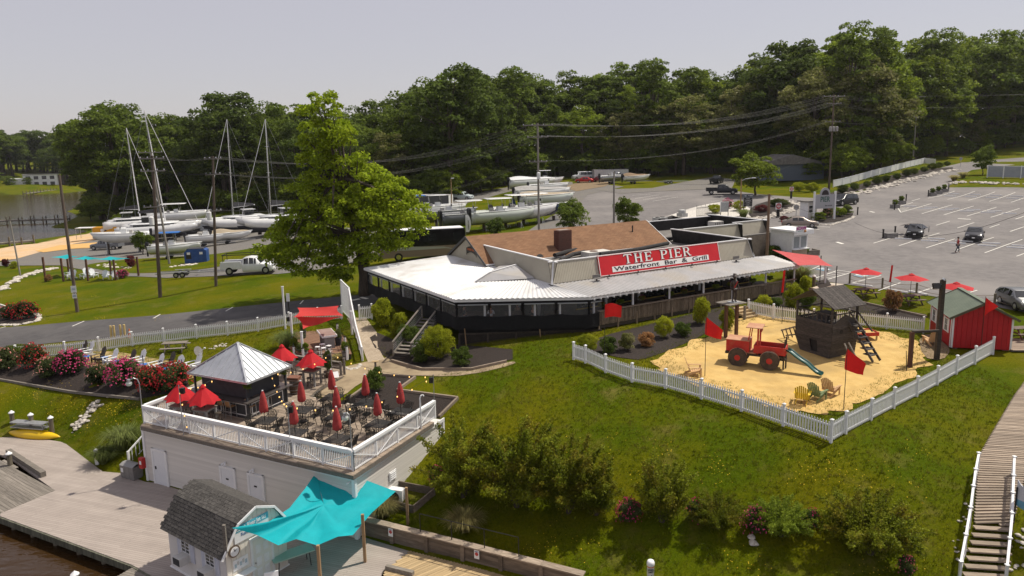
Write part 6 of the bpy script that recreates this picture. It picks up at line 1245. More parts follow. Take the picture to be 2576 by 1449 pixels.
MB().box((0,0,.93),(.95,.6,.06)).build('shelf',m_picb if 'm_picb' in globals()else m_pic,t);MB().box((0,.02,1.06),(.78,.44,.18),0,R(8)).build('menu_box',M('menu_brown',(.17,.075,.045),(.22,.10,.065),scale=4,rough=.6),t)
q=P(826,948,DKZ);t=T('barrel_planter','half barrel planter with a dark green conical evergreen by the walkway','planter',(q.x,q.y,DKZ));MB().lathe([(.24,0),(.31,.3),(.31,.42)],(0,0,0),16).build('barrel',MATS['barrel_oak'],t,True);PLB=q
def speaker_pole(px,py,lab,h,side,z=4.2):
 u,v=DP(px,py,z);t=T('speaker_pole',lab,'speaker pole',D3(u,v,z));MB().cyl((0,0,-.1),(0,0,h),.024,.024,6).build('pole',m_steel,t);MB().box((side[0],side[1],h-.35),(.22,.2,.32)).build('loudspeaker',m_blackmetal,t);return t
SPs=[speaker_pole(462,1095,'thin loudspeaker pole at the front railing near the left umbrellas',2.95,(.16,.05),4.25),speaker_pole(733,1150,'thin steel pole with a black loudspeaker at the middle of the front railing',2.9,(.1,.12),4.25),speaker_pole(1094,1048,'thin steel pole with a black loudspeaker at the right railing end',2.6,(-.14,0),4.25),speaker_pole(838,972,'thin steel pole with a black loudspeaker by the evergreen planter',2.4,(-.12,-.06),4.25)]
m_bulb=em('bulb_glow',(1.0,.55,.16),2.0);m_wire=M('black_wire',(.01,.01,.01),rough=.6)
def string(a,b,sag,n,lab):
 a=Vector(a);b=Vector(b);t=T('string_lights',lab,'string lights',a);d=b-a
 f=lambda s:d*s+Vector((0,0,-sag*4*s*(1-s)));MB().tube([f(k/16)for k in range(17)],.009,4).build('wire',m_wire,t)
 for k in range(n):q=f((k+.5)/n);MB().lathe([(.012,-.02),(.014,-.06)],q,6).build('socket',m_blackmetal,t);MB().lathe([(.015,-.06),(.034,-.10),(.028,-.14),(.008,-.155)],q,8).build('bulb',m_bulb,t)
tp=[s.location+Vector((0,0,h-.05))for s,h in zip(SPs,(2.95,2.9,2.6,2.4))];pe=PV.matrix_basis@Vector((0,-hd-.1,rz_+.05));pe2=PV.matrix_basis@Vector((hw+.1,0,rz_+.1))
string(tp[0],pe,.25,5,'warm string lights from the front railing pole to the pavilion eave');string(tp[1],pe2,.45,7,'warm string lights from the middle railing pole to the pavilion eave');string(tp[2],tp[1],.9,9,'warm string lights crossing the deck between the two front poles');string(tp[3],tp[2],.5,7,'warm string lights along the mulch bed side of the deck');string(pe2,tp[3],.35,5,'warm string lights from the pavilion to the planter pole');string(tp[0],tp[0]+Vector((.3,-.1,-2.6)),.0,4,'warm lights hanging down the left railing pole')
br_=T('timber_rail','grey timber guard rail behind the tall table with the red umbrella','railing',P(722,905,DKZ+.1));o=br_.location.copy();pr=None
for(x,y)in((690,930),(722,922),(790,934),(858,944)):
 q=P(x,y,DKZ)-o;MB().box((q.x,q.y,q.z+.5),(.14,.14,1.0)).build('post',m_grey,br_)
 if pr is not None:
  for z in(.95,.5):MB().beam(pr+Vector((0,0,z)),q+Vector((0,0,z)),.2 if z>.9 else .05,.06 if z>.9 else .14).build('rail',m_grey,br_)
 pr=q
q=P(867,942,DKZ);tag(MB().box((0,0,.6),(.14,.14,1.2)).build('timber_post',m_grey),'lone grey timber post at the end of the deck rail','post').location=q
q=G(946,948);t=T('lectern_post','grey post with a small wooden shelf beside the leafy bush','post',q);MB().box((0,0,.55),(.13,.13,1.1)).build('post',m_grey,t);MB().box((0,0,1.13),(.45,.3,.04)).build('shelf',m_wood_y,t)
q=P(862,950,DKZ);MBp=T('sloped_board','pale sloped notice board leaning at the deck entrance','notice',(q.x-.5,q.y-.1,DKZ),R(25));MB().box((0,0,.25),(.5,.04,.45),0,R(-40)).build('panel',m_trim,MBp);MB().box((0,.15,.12),(.05,.05,.24)).build('leg',m_grey,MBp)
q=G(500,922);t=T('satellite_dish','grey satellite dish on a short mast behind the pavilion roof','dish',q);MB().cyl((0,0,0),(0,0,1.0),.03,.03,6).build('mast',m_steel,t);o=MB().lathe([(.02,0),(.22,.03),(.38,.11)],(0,0,0),16).build('dish',m_plastic_grey,t);o.location=(0,0,1.15);o.rotation_euler=(R(20),R(65),0);MB().cyl((0,0,1.0),(.5,.1,1.35),.02,.02,6).box((.52,.1,1.38),(.12,.1,.1)).build('feed_arm',m_trim,t)
dpx=[(742,838),(860,828),(878,885),(760,905),(745,880)];DD=T('dining_deck','small brown plank deck under the red shade sails','deck',(0,0,0));zz=gh(*V2(G(800,870)))+.25;m_bdeck=M('brown_deck',(.16,.085,.05),(.23,.13,.085),scale=2,rough=.8,stretch=(1,7,7),objr=.15)
DDP=[V2(P(x,y,zz))for x,y in((738,836),(862,826),(884,890),(762,908),(745,885))];plank_area(DD,DDP,R(60),.14,.04,zz,m_bdeck,.01);MB().prism(DDP,zz-.4,zz-.05).build('rim',m_darkw,DD)
q=P(822,838,zz+1.0);q.z=zz;t=T('stone_table','long stone topped high table with white edge on the dining deck','table',q,R(-65));MB().box((0,0,1.0),(2.4,1.15,.14)).build('edge',m_trim,t);MB().box((0,0,1.075),(2.3,1.05,.02)).build('stone_top',M('pink_stone',(.24,.165,.15),(.36,.27,.235),scale=1.5,rough=.5),t)
for s in(-1,1):MB().box((s*.95,0,.46),(.12,.8,.92)).build('leg',m_hi,t)
WS0=None
for k,(x,y)in enumerate(((800,893),(815,896),(812,886),(828,890))):
 q=P(x,y,zz)+Vector((0,0,.0));lab=('white metal stool at the near corner of the stone table','white metal stool in front of the stone table','white metal stool tucked under the stone table','white metal stool at the rope side of the stone table')[k]
 if WS0 is None:
  WS0=T('metal_stool',lab,'stool',q,0,'white stools');MB().box((0,0,.64),(.32,.32,.03)).build('seat',m_trim,WS0)
  for sx in(-1,1):
   for sy in(-1,1):MB().beam((sx*.2,sy*.2,0),(sx*.13,sy*.13,.63),.035,.02).build('leg',m_trim,WS0)
  MB().box((0,-.18,.22),(.34,.02,.02)).box((0,.18,.22),(.34,.02,.02)).build('foot_bar',m_trim,WS0)
 else:copytree(WS0,q,.4*k,lab)
rpost=[(738,880),(741,905),(764,910),(830,908),(874,905),(869,880),(850,845)];RP=T('rope_railing','white posts with black ropes around the small dining deck','railing',P(738,880,zz));o=RP.location.copy();pr=None
for(x,y)in rpost:
 q=P(x,y,zz)-o;MB().box((q.x,q.y,.5),(.13,.13,1.0)).build('post',m_white,RP);MB().box((q.x,q.y,1.03),(.16,.16,.06)).build('cap',m_blackmetal,RP)
 if pr is not None:
  for z in(.9,.6,.3):MB().tube([pr+(q-pr)*(s/6)+Vector((0,0,z-.1*math.sin(PI*s/6)))for s in range(7)],.022,5).build('rope',m_blackmetal,RP)
 pr=q
for k,(x,y,ty,lab)in enumerate(((718,828,722,'tall white post carrying the red sails by the road fence'),(737,875,789,'tall white post with a loudspeaker beside the dining deck'),(764,918,836,'tall white post at the front corner of the dining deck'),(886,842,784,'tall white post beside the lattice fence'))):
 q=G(x,y);h=top_h(q,ty);t=T('sail_mast',lab,'post',q);MB().box((0,0,h/2),(.14,.14,h)).build('post',m_white,t);MB().box((0,0,h+.03),(.19,.19,.06)).build('cap',m_white,t)
 if k==1:MB().box((-.2,0,h-.45),(.22,.2,.32)).build('loudspeaker',m_blackmetal,t)
q=G(711,812);t=T('road_sign','narrow white road sign on a dark post behind the fence','sign',q+Vector((0,2,0)));MB().cyl((0,0,0),(0,0,2.0),.05,.05,6).build('post',m_blackmetal,t);MB().box((0,-.06,1.9),(.3,.03,.75)).build('plate',m_trim,t)
def planter(px,py,lab,z,mat,w=.45,h=.6):
 q=P(px,py,z);t=T('planter_box',lab,'planter',(q.x,q.y,z));MB().add([(-w*.38,-w*.38,0),(w*.38,-w*.38,0),(w*.38,w*.38,0),(-w*.38,w*.38,0),(-w/2,-w/2,h),(w/2,-w/2,h),(w/2,w/2,h),(-w/2,w/2,h)],[(3,2,1,0),(4,5,6,7),(0,1,5,4),(1,2,6,5),(2,3,7,6),(3,0,4,7)]).build('pot',mat,t);return t
PLANTERS=[planter(870,902,'grey square planter at the rope corner of the dining deck',zz,m_plastic_grey),planter(852,868,'dark planter with a leafy plant under the lattice fence',zz,m_charc),planter(770,905,'pale grey planter behind the front rope post',zz,M('pale_pot',(.3,.3,.31),rough=.6)),planter(763,850,'dark planter beside the rear rope posts',zz,m_charc)]
for k,(x,y)in enumerate(((742,882),(758,895))):q=P(x,y,zz+.1);t=T('clay_bowl','wide terracotta bowl planter %s'%('at the left deck edge' if k==0 else 'near the front rope post'),'planter',q);MB().lathe([(.2,0),(.42,.25),(.45,.3),(.4,.28)],(0,0,0),16).build('bowl',M('terracotta',(.34,.13,.08),(.40,.17,.11),scale=4,rough=.8),t);PLANTERS.append(t)
# ----- vegetation
def leaves(pos,nor,size,asp=.55):
 n=len(pos);nor=nor/np.linalg.norm(nor,axis=1,keepdims=True);r=rng.normal(size=(n,3));t=np.cross(nor,r);t/=np.linalg.norm(t,axis=1,keepdims=True)+1e-9;b=np.cross(nor,t)
 s=(np.asarray(size)*rng.uniform(.65,1.3,n))[:,None];V=np.empty((n,4,3));bend=nor*s*.18
 V[:,0]=pos-t*s*.5-bend;V[:,1]=pos+b*s*asp*.5;V[:,2]=pos+t*s*.5-bend;V[:,3]=pos-b*s*asp*.5
 return V.reshape(-1,3),np.arange(n*4).reshape(-1,4)
def cloud(cen,rad,per,size,up=.35,shell=.5):
 """leaves round each clump centre, denser towards the clump's skin"""
 C=np.repeat(np.asarray(cen,float),per,0);Rr=np.repeat(np.asarray(rad,float),per)[:,None];d=rng.normal(size=C.shape);d/=np.linalg.norm(d,axis=1,keepdims=True);d[:,2]=np.where(d[:,2]<-.3,-d[:,2]*.6,d[:,2])
 k=rng.uniform(shell,1,(len(C),1))**.6;p=C+d*Rr*k*np.array([1,1,.75]);return p,d*.7+rng.normal(size=C.shape)*.6+np.array([0,0,up])
def env_pts(ells,n,seed):
 """clump centres in a set of ellipsoids (x,y,z,rx,ry,rz), biased to the outside"""
 g_=np.random.default_rng(seed);w=np.array([e[3]*e[4]*e[5]for e in ells])**.75;idx=g_.choice(len(ells),n,p=w/w.sum());out=[]
 for i in idx:
  e=ells[i];d=g_.normal(size=3);d/=np.linalg.norm(d);k=g_.uniform(.25,1)**.45;out.append((e[0]+d[0]*e[3]*k,e[1]+d[1]*e[4]*k,e[2]+d[2]*e[5]*k))
 return np.array(out)
def limbs(cen,base_h,r0,seed,n=14,top=None):
 random.seed(seed);m=MB();top=top or(0,0,max(c[2]for c in cen)*.82);pts=[(0,0,-.4),(random.uniform(-.2,.2),random.uniform(-.2,.2),base_h*.5),(random.uniform(-.3,.3),0,base_h),(top[0]*.5,top[1]*.5,(base_h+top[2])/2),top]
 m.tube(pts,[r0*1.25,r0,r0*.85,r0*.55,r0*.15],8)
 for c in random.sample(list(map(tuple,cen)),min(n,len(cen))):
  f=random.uniform(.1,.7);a=Vector(pts[2])+(Vector(pts[4])-Vector(pts[2]))*f;b=Vector(c);mid=(a+b)/2+Vector((0,0,.06*(b-a).length));m.tube([a,mid,b],[r0*.38*(1-f*.5),r0*.22,r0*.06],5,False)
 return m
m_bark=M('bark',(.055,.042,.032),(.12,.095,.075),scale=3,rough=.95,stretch=(3,3,.6),bump=.6,objr=.15)
LM={'dark':leafm('leaf_dark',(0.057,0.091,0.019),(0.128,0.168,0.032),(0.086,0.128,0.020)),'mid':leafm('leaf_mid',(0.087,0.133,0.018),(0.173,0.224,0.033),(0.127,0.178,0.025)),'light':leafm('leaf_light',(0.131,0.185,0.018),(0.237,0.292,0.032),(0.181,0.241,0.025)),'olive':leafm('leaf_olive',(.125,.140,.030),(.205,.215,.058),(.28,.265,.13)),'hero':leafm('leaf_hero',(.19,.26,.012),(.33,.40,.026),(.25,.34,.02),.5),'yel':leafm('leaf_yellowgreen',(0.242,0.285,0.017),(0.420,0.433,0.029)),'bush':leafm('leaf_bush',(0.054,0.092,0.018),(0.128,0.175,0.031)),'boxg':leafm('leaf_box',(0.059,0.088,0.016),(0.118,0.149,0.025)),'myrtle':leafm('leaf_myrtle',(.11,.14,.010),(.21,.235,.020),(.24,.20,.024)),'rose':leafm('leaf_rose',(0.049,0.074,0.025),(0.108,0.131,0.047)),'russet':leafm('leaf_russet',(0.216,0.114,0.047),(0.392,0.219,0.095)),'purple':leafm('leaf_purple',(0.098,0.021,0.025),(0.196,0.052,0.050)),'straw':leafm('leaf_straw',(0.196,0.201,0.071),(0.412,0.333,0.142)),'reed':leafm('leaf_reed',(0.108,0.149,0.039),(0.216,0.245,0.079))}
FM={'red':M('bloom_red',(.42,.012,.02),(.55,.03,.035),scale=6,rough=.7,island=.3,transl=.2),'pink':M('bloom_pink',(.58,.035,.16),(.72,.10,.27),scale=6,rough=.7,island=.25,transl=.25),'peach':M('bloom_peach',(.62,.22,.19),(.72,.36,.30),scale=6,rough=.7,island=.2,transl=.2),'mag':M('bloom_magenta',(.45,.01,.10),(.62,.03,.18),scale=6,rough=.7,island=.25,transl=.2),'cream':M('bloom_cream',(.50,.44,.30),(.6,.54,.40),scale=6,rough=.8,island=.2,transl=.2)}
PROTO={}
def tree_proto(key,ells,ncl,per,crad,leaf,base_h,r0,seed,nl=14,top=None):
 c=env_pts(ells,ncl,seed);rad=np.random.default_rng(seed+1).uniform(crad*.7,crad*1.35,ncl);p,n=cloud(c,rad,per,leaf);me=fast('crown',*leaves(p,n,leaf),LM['mid']);tm=limbs(c,base_h,r0,seed,nl,top).mesh('trunk',m_bark,True)
 PROTO[key]=(me,tm,max(p[:,2]));return PROTO[key]
tree_proto('oak',[(0,0,12.5,6.2,6.2,4.6),(-2.5,1,9,5,5,3.2),(3,-1,9.5,4.6,4.6,3.4),(1,1,15.5,3.6,3.6,2.8)],110,95,1.35,.50,4.5,.42,11)
tree_proto('oak2',[(0,0,11,5.2,5.2,5.2),(-3.2,0,13.2,3,3,2.4),(3.4,1,12.4,3.2,3.2,2.6),(0,-1,16.6,3,3,2.2),(1,0,6.5,4.4,4.4,2.6)],115,90,1.25,.48,4,.4,23)
tree_proto('tulip',[(0,0,10,3.8,3.8,5),(0,0,16.5,3.2,3.2,4.2),(.6,0,21.5,2.2,2.2,2.8),(-.5,.5,5.5,3.6,3.6,2.8)],120,85,1.15,.48,4,.42,31)
tree_proto('locust',[(-2.2,0,10,2.6,2.6,2.0),(2.4,.5,11,2.8,2.8,2.2),(.2,-.5,13.8,2.8,2.8,2.0),(-.5,0,7,3.6,3.6,2.2),(2.5,0,7,2.6,2.6,1.8),(-3.4,0,7.4,2.2,2.2,1.6)],85,95,1.0,.40,4.2,.3,45)
tree_proto('under',[(0,0,3.2,2.6,2.6,2.6),(1.4,.5,4.6,1.8,1.8,1.6),(-1.5,0,4,1.7,1.7,1.7)],60,90,.85,.38,.8,.14,52,8)
tree_proto('round',[(0,0,2.9,2.1,2.1,1.7),(.9,.3,3.6,1.2,1.2,1.0),(-.9,-.2,3.4,1.2,1.2,1.1),(0,0,1.8,1.7,1.7,.9)],60,110,.55,.20,.9,.1,61,10)
HE=[(-3.4,0,19.4,2.5,2.3,1.7),(-4.6,.5,17.2,2.0,2,1.5),(-1.7,-.3,16.6,2.1,2,1.6),(-4.2,0,14.2,2.3,2.4,2.2),(-1.4,.4,13.2,2.9,2.8,2.2),(.9,-.6,11.6,3.0,3,2.2),(-4.2,0,10.6,3.0,3,2.2),(3.4,.5,10.2,2.8,3,2.2),(-6.6,-.6,6.0,3.8,3.2,2.5),(-2.6,-.8,7.4,3.6,3.4,2.8),(3.5,0,7.2,3.2,3.2,2.6),(-9.2,.4,4.9,2.0,2,1.7),(.2,-.5,5.0,3.0,3,1.6),(5.4,0,8.2,1.7,2,1.9),(-4.6,-.8,3.4,2.4,2.2,1.4),(-2.4,-1,2.6,1.3,1.2,1.1)]
HE+=[(-6,0,8.2,2.6,2.6,1.8),(-1.5,-1,10,2.8,2.6,2.0),(1.5,-1,8.6,2.8,2.6,2.0),(1.8,-.6,5.6,2.6,2.4,1.6),(-7.4,-.8,4.2,2.4,2.0,1.5),(-3.2,-1,4.8,2.6,2.2,1.6)]
tree_proto('hero',HE,390,120,.95,.36,4.2,.62,77,40,(-3.2,0,19.5))
def tree(loc,key,h,lab,mat,group=None,wx=1.0,rz=None,name='tree',flowers=None,trunkm=None):
 me,tm,ph=PROTO[key];s=h/ph;t=T(name,lab,'tree',loc,random.uniform(0,6.28)if rz is None else rz,group);t.scale=(s*wx,s*wx,s);o=inst('crown',me,t);o.material_slots[0].link='OBJECT';o.material_slots[0].material=mat;inst('trunk',tm,t)
 return t
q=G(918,742);h=top_h(q,224);tree(q,'hero',h,'tall bright green shade tree beside the white porch roof',LM['hero'],None,1.0,0)
def at_dist(px,yd):d=ray(px,400);k=yd/d.y;return Vector((d.x*k,yd,gh(d.x*k,yd)))
def forest(px,top,yd,key,mat,lab,wx=1.0,grp='trees of the wood'):
 q=at_dist(px,yd);h=top_h(q,top);return tree(q,key,max(h,4),lab,LM[mat],grp,wx)
ZL=[(-1e9,150,'across the river by the white house'),(150,700,'behind the masts of the boat yard'),(700,1080,'behind the tall shade tree'),(1080,1500,'behind the parked motor boats'),(1500,1830,'behind the pale flowering trees'),(1830,2110,'behind the blue grey house'),(2110,1e9,'up the hill beside the road')]
def zl(px):return next(z for a,b,z in ZL if a<=px<b)
KN={'dark':'dark green tree in the wood','mid':'mid green tree in the wood','light':'fresh light green tree at the wood edge','olive':'pale olive flowering tree'}
top_line=[(0,325),(60,320),(130,318),(200,272),(290,252),(350,268),(400,285),(440,272),(500,288),(560,232),(620,250),(690,252),(740,250),(800,262),(870,270),(930,252),(1000,242),(1060,190),(1130,165),(1200,190),(1300,168),(1370,195),(1430,170),(1500,180),(1560,150),(1650,150),(1700,160),(1760,172),(1860,188),(1910,120),(1950,100),(2040,112),(2090,85),(2130,55),(2180,62),(2230,112),(2290,82),(2340,70),(2400,102),(2480,72),(2576,78),(2700,80)]
def tl_(x):return float(np.interp(x,[p[0]for p in top_line],[p[1]for p in top_line]))
YM=[(190,195),(450,190),(700,180),(900,166),(1110,156),(1250,178),(1350,192),(1450,194),(1600,188),(1800,185),(1900,178),(1990,176),(2060,158),(2110,156),(2200,172),(2300,196),(2350,204),(2500,222),(2700,230)]
def ym(x):return float(np.interp(x,[p[0]for p in YM],[p[1]for p in YM]))
random.seed(5);kk=0;ks=['oak','oak2','tulip','oak2','oak']
for x in range(240,2720,44):
 px=x+random.uniform(-12,12);key=ks[kk%5]if px<1850 else('tulip','oak2','tulip','oak')[kk%4];yd=ym(px)+24+random.uniform(-4,18);mt=random.choice(['dark','mid','mid']if px<1500 else['mid','dark','mid','light']if px<2060 else['mid','light','light','mid']);forest(px,tl_(px)+random.uniform(-4,16),yd,key,mt,KN[mt]+' '+zl(px),random.uniform(.95,1.25)if key!='tulip' else 1.25);kk+=1
for x in range(238,2700,56):
 px=x+random.uniform(-16,16);yd=ym(px)+10+random.uniform(-3,6);mt=random.choice(['dark','mid','light','mid']if px<1900 else['mid','light','light','olive']);forest(px,tl_(px)+random.uniform(45,110),yd,random.choice(['oak','oak2','tulip']),mt,KN[mt]+' '+zl(px),random.uniform(1.0,1.3))
for px,tp,yd,key,mt,wx in((560,228,186,'oak2','dark',1.25),(1130,162,172,'oak2','dark',1.2),(1180,200,168,'oak','dark',1.2),(2130,52,165,'tulip','mid',1.1),(2180,75,162,'tulip','mid',1.0),(1960,98,175,'oak2','dark',1.1),(1300,168,180,'tulip','mid',1.3),(1640,148,190,'tulip','mid',1.3),(2340,70,180,'tulip','mid',1.3),(2480,72,176,'oak','mid',1.2),(285,252,182,'oak','mid',1.15),(240,300,186,'oak','mid',1.0)):forest(px,tp,ym(px)+8,key,mt,KN[mt]+', tallest of those '+zl(px),wx)
for px,tp,yd,wx in((1560,275,158,1.25),(1640,255,162,1.25),(1720,235,165,1.25),(1790,255,160,1.25),(1850,210,168,1.2),(1600,330,152,1.1),(1700,320,155,1.2),(1800,330,150,1.1),(700,415,168,1.0),(620,430,170,1.0),(470,440,168,.9),(2380,265,165,1.2),(2440,300,150,1.2),(2250,330,150,1.0),(2545,330,150,1.2),(2500,240,165,1.2),(980,330,172,1.1)):forest(px,tp,ym(px)+3+(yd%5),'locust','olive',KN['olive']+' '+zl(px),wx)
for x in range(215,2680,38):
 px=x+random.uniform(-10,10)
 if 2060<px<2110:continue
 yd=ym(px)+2+random.uniform(0,5);q=at_dist(px,yd);mt=random.choice(['mid','light','light','mid']);tree(q,'under',random.uniform(4.5,9),'leafy '+('light' if mt=='light' else 'dark' if mt=='dark' else 'mid')+' green undergrowth at the wood edge '+zl(px),LM[mt],'undergrowth along the wood',random.uniform(1.1,1.6),name='understory_tree')
for x in range(245,2680,40):
 px=x+random.uniform(-10,10);mt=random.choice(['mid','dark']);tree(at_dist(px,ym(px)+15+random.uniform(0,5)),'under',random.uniform(9,13),'tall '+('dark' if mt=='dark' else 'mid')+' green undergrowth deep in the wood '+zl(px),LM[mt],'deep undergrowth',random.uniform(.9,1.2),name='understory_tree')
for k in range(26):
 px=-70+k*11+random.uniform(-4,4);yd=random.choice([430,450,480])if k%3 else 440;
 if 30<px<145 and yd<460:yd=470
 q=at_dist(px,yd);tree(q,random.choice(['oak','oak2']),top_h(q,322+random.uniform(0,40)),'hazy green tree on the far bank of the river',LM[random.choice(['mid','dark','mid'])],'trees across the river',1.5)
for k,(px,yd)in enumerate(((15,412),(60,414),(-20,415))):q=at_dist(px,yd);tree(q,'round',5+random.uniform(0,5),'small round tree on the lawn of the white house',LM['mid'],'garden trees across the river',1.2)
for px,py,tp,lab,mt,wx in((1900,492,382,'bright round maple on the verge by the dark pickup','light',1.25),(1440,592,498,'round green shrub tree behind the brown roof','mid',1.15),(1578,580,492,'round green shrub tree beside the grey street pole','mid',1.15),(1245,600,545,'dense green bush in front of the docked motor boats','bush',1.2),(362,640,578,'small leafy tree between the utility pole and the boats','mid',1.2),(298,575,535,'bright green bush behind the yellow trailer','light',1.2),(2470,440,362,'young maple on the bank by the grey panel fence','mid',1.0),(420,560,520,'light green bush behind the white trimaran','light',1.0)):
 q=G(px,py);tree(q,'under',top_h(q,tp),lab,LM[mt],None,wx*(.8 if px!=1900 else .95),name='small_tree')
def bush_proto(key,ells,ncl,per,crad,leaf,seed,up=.35):
 c=env_pts(ells,ncl,seed);p,n=cloud(c,np.full(ncl,crad),per,leaf,up);p[:,2]=np.abs(p[:,2]);PROTO[key]=fast('foliage',*leaves(p,n,leaf),LM['bush'])
bush_proto('b1',[(0,0,.55,.72,.72,.5)],50,110,.28,.10,1);bush_proto('b2',[(0,0,.5,.66,.66,.42),(.2,0,.85,.4,.4,.25),(-.3,.1,.7,.4,.4,.3)],46,100,.26,.105,2);bush_proto('dense',[(0,0,.5,.82,.82,.42)],90,130,.2,.055,3)
def blooms(n,sz,seed):
 g_=np.random.default_rng(seed);d=g_.normal(size=(n,3));d/=np.linalg.norm(d,axis=1,keepdims=True);d[:,2]=np.abs(d[:,2])*.95+.02;d/=np.linalg.norm(d,axis=1,keepdims=True);cl=g_.normal(size=(max(6,n//14),3));cl[:,2]=abs(cl[:,2]);cl/=np.linalg.norm(cl,axis=1,keepdims=True);pick=cl[g_.integers(0,len(cl),n)];d=d*.9+pick*.35;d/=np.linalg.norm(d,axis=1,keepdims=True)
 p=d*np.array([1.0,1.0,1.22])*g_.uniform(.88,1.02,(n,1))+np.array([0,0,.08]);P2=np.repeat(p,3,0)+g_.normal(size=(n*3,3))*sz*.25;N2=np.repeat(d,3,0)+g_.normal(size=(n*3,3))*.8;return fast('blossoms',*leaves(P2,N2,sz,.9),FM['red'])
BL=[blooms(170,.075,3),blooms(70,.075,4),blooms(300,.07,5)]
STEM=MB().cyl((0,0,-.3),(0,0,.5),.07,.04,6).cyl((0,0,.1),(.3,.1,.6),.04,.02,5).cyl((0,0,.1),(-.25,.2,.6),.04,.02,5).mesh('stem',m_bark)
def shrub(px,py,r,h,mat,lab,fl=None,dens=0,key=None,name='shrub',z=None,loc=None,grp=None):
 q=loc if loc is not None else(G(px,py)if z is None else P(px,py,z));t=T(name,lab,'shrub',q,random.uniform(0,6),grp);t.scale=(r,r,h);me=PROTO[key or random.choice(['b1','b2'])];o=inst('foliage',me,t);o.material_slots[0].link='OBJECT';o.material_slots[0].material=LM[mat];inst('stem',STEM,t)
 if fl:o=inst('blossoms',BL[dens],t,(0,0,0));o.material_slots[0].link='OBJECT';o.material_slots[0].material=FM[fl]
 return t
for a in((15,932,1.25,1.5,'rose','rose bush with peach blooms at the low fence end of the bed','peach',1),(88,925,1.15,1.6,'rose','rose bush with deep red blooms beside the picket fence','red',0),(122,950,1.05,1.3,'rose','dark rose bush with few peach blooms between red and pink ones','peach',1),(180,938,1.35,1.5,'rose','rounded rose bush covered in bright pink blooms before the chairs','pink',2),(247,968,.95,1.3,'rose','dark rose bush with scattered pale buds by the blue tables','peach',1),(313,968,1.45,1.6,'rose','spreading pink rose bush behind the yard lamp','pink',2),(385,985,1.2,1.5,'rose','crimson rose bush next to the yard lamp','red',2),(440,980,1.4,1.6,'rose','wide crimson rose bush behind the deck umbrellas','red',2),(366,960,.8,1.0,'rose','low pale rose bush behind the yard lamp','peach',1),(1582,1312,.72,.95,'rose','round magenta rose bush alone on the slope','mag',0),(1752,1310,.62,.9,'rose','dark magenta rose bush beside the slender sprays','mag',1),(1900,1340,.75,1.0,'rose','bright pink rose bush between two wild shrubs','pink',0),(1100,1215,.55,.8,'rose','magenta rose bush under the big wild shrub near the building','mag',0),(1190,1222,.6,.8,'rose','magenta rose bush half hidden under the big wild shrub','mag',1),(2280,1445,.42,.7,'rose','small pink rose bush near the boardwalk stairs','pink',1),(2040,1330,.5,.8,'rose','dark rose bush hidden in the wide wild shrub','mag',1),(308,700,.9,.95,'rose','round pink azalea by the brown sail posts','pink',2),(28,802,1.3,1.3,'rose','red leaved shrub at the left end of the rock edged bed','red',0),(68,802,1.4,1.5,'rose','rounder red leaved shrub on the rock edged bed','red',0)):shrub(a[0],a[1],a[2],a[3],a[4],a[5],a[6],a[7],name='rose_bush')
for a in((1103,905,1.55,2.6,'yel','big bright yellow green bush at the porch corner','dense'),(968,820,1.25,2.1,'yel','yellow green bush left of the porch stair','b1'),(1008,845,1.2,1.7,'yel','lower yellow green bush beside the porch stair','b2'),(1030,880,1.3,1.7,'bush','dark leafy bush under the porch stair rail','b2'),(1062,912,1.1,1.5,'bush','dark green bush left of the big round one','b1'),(1160,922,1.0,1.2,'bush','low green bush in front of the lattice skirting','b2'),(1480,885,.95,1.3,'yel','bright green bush behind the picket fence end','dense'),(1530,888,.75,1.0,'bush','dark bush below the brown porch railing by the flag','b1'),(1578,882,.8,1.1,'olive','pale silvery bush in the long mulch bed','b2'),(1626,872,.72,.9,'russet','reddish bush in the long mulch bed','b1'),(1670,850,.85,1.7,'yel','upright bright bush in the long mulch bed','dense'),(1718,845,.8,.9,'bush','low dark bush in the long mulch bed','b1'),(1762,815,.85,1.9,'yel','upright yellow green bush by the statue stand','b1'),(1828,830,.7,1.5,'yel','bright bush under the statue stand','b1'),(1918,782,.9,1.2,'yel','bright bush behind the sandpit steps','b1'),(1952,782,.8,1.0,'bush','dark low bush behind the picket fence','b2'),(1992,775,1.0,1.9,'yel','tall yellow green bush at the porch end','b1'),(2022,755,.9,1.9,'yel','upright green bush beside the small island','b2'),(2030,778,.8,1.3,'bush','dark bush behind the pirate ship roof','b1'),(1945,655,1.1,1.5,'bush','round bush beside the tall pole at the annex','b1'),(1975,660,.8,1.0,'bush','low bush under the stand railing','b2'),(2020,645,.8,1.1,'bush','bush in the timber planter by the stand','b1'),(945,985,.85,1.4,'bush','glossy leafy bush in the mulch bed by the folded umbrella','b2'),(2245,785,1.0,1.6,'russet','russet twiggy shrub behind the picket fence','b2'),(40,905,2.2,1.2,'boxg','wide clipped hedge at the left picket fence','dense'),(-20,915,2.2,1.2,'boxg','clipped hedge reaching out past the low fence','dense'),(122,708,.7,.8,'russet','brownish shrub at the first brown sail post','b2'),(330,672,.9,1.5,'purple','dark purple leaved young shrub by the gravel road','b1'),(15,672,.7,1.2,'purple','purple shrub on the gravel edge','b1'),(35,675,.8,1.0,'yel','bright green shrub on the gravel edge','b1')):shrub(a[0],a[1],a[2],a[3],a[4],a[5],key=a[6])
for k,px in enumerate((2118,2150,2180,2205,2228,2255,2280,2300,2325,2345,2362,2382)):q=G(px,487-(px-2118)*.262);s=1.35*(1-.12*(k%3));shrub(0,0,s,1.25*s,'boxg','clipped round shrub in the row below the long white fence',key='dense',loc=q,grp='clipped shrubs along the road',name='clipped_shrub')
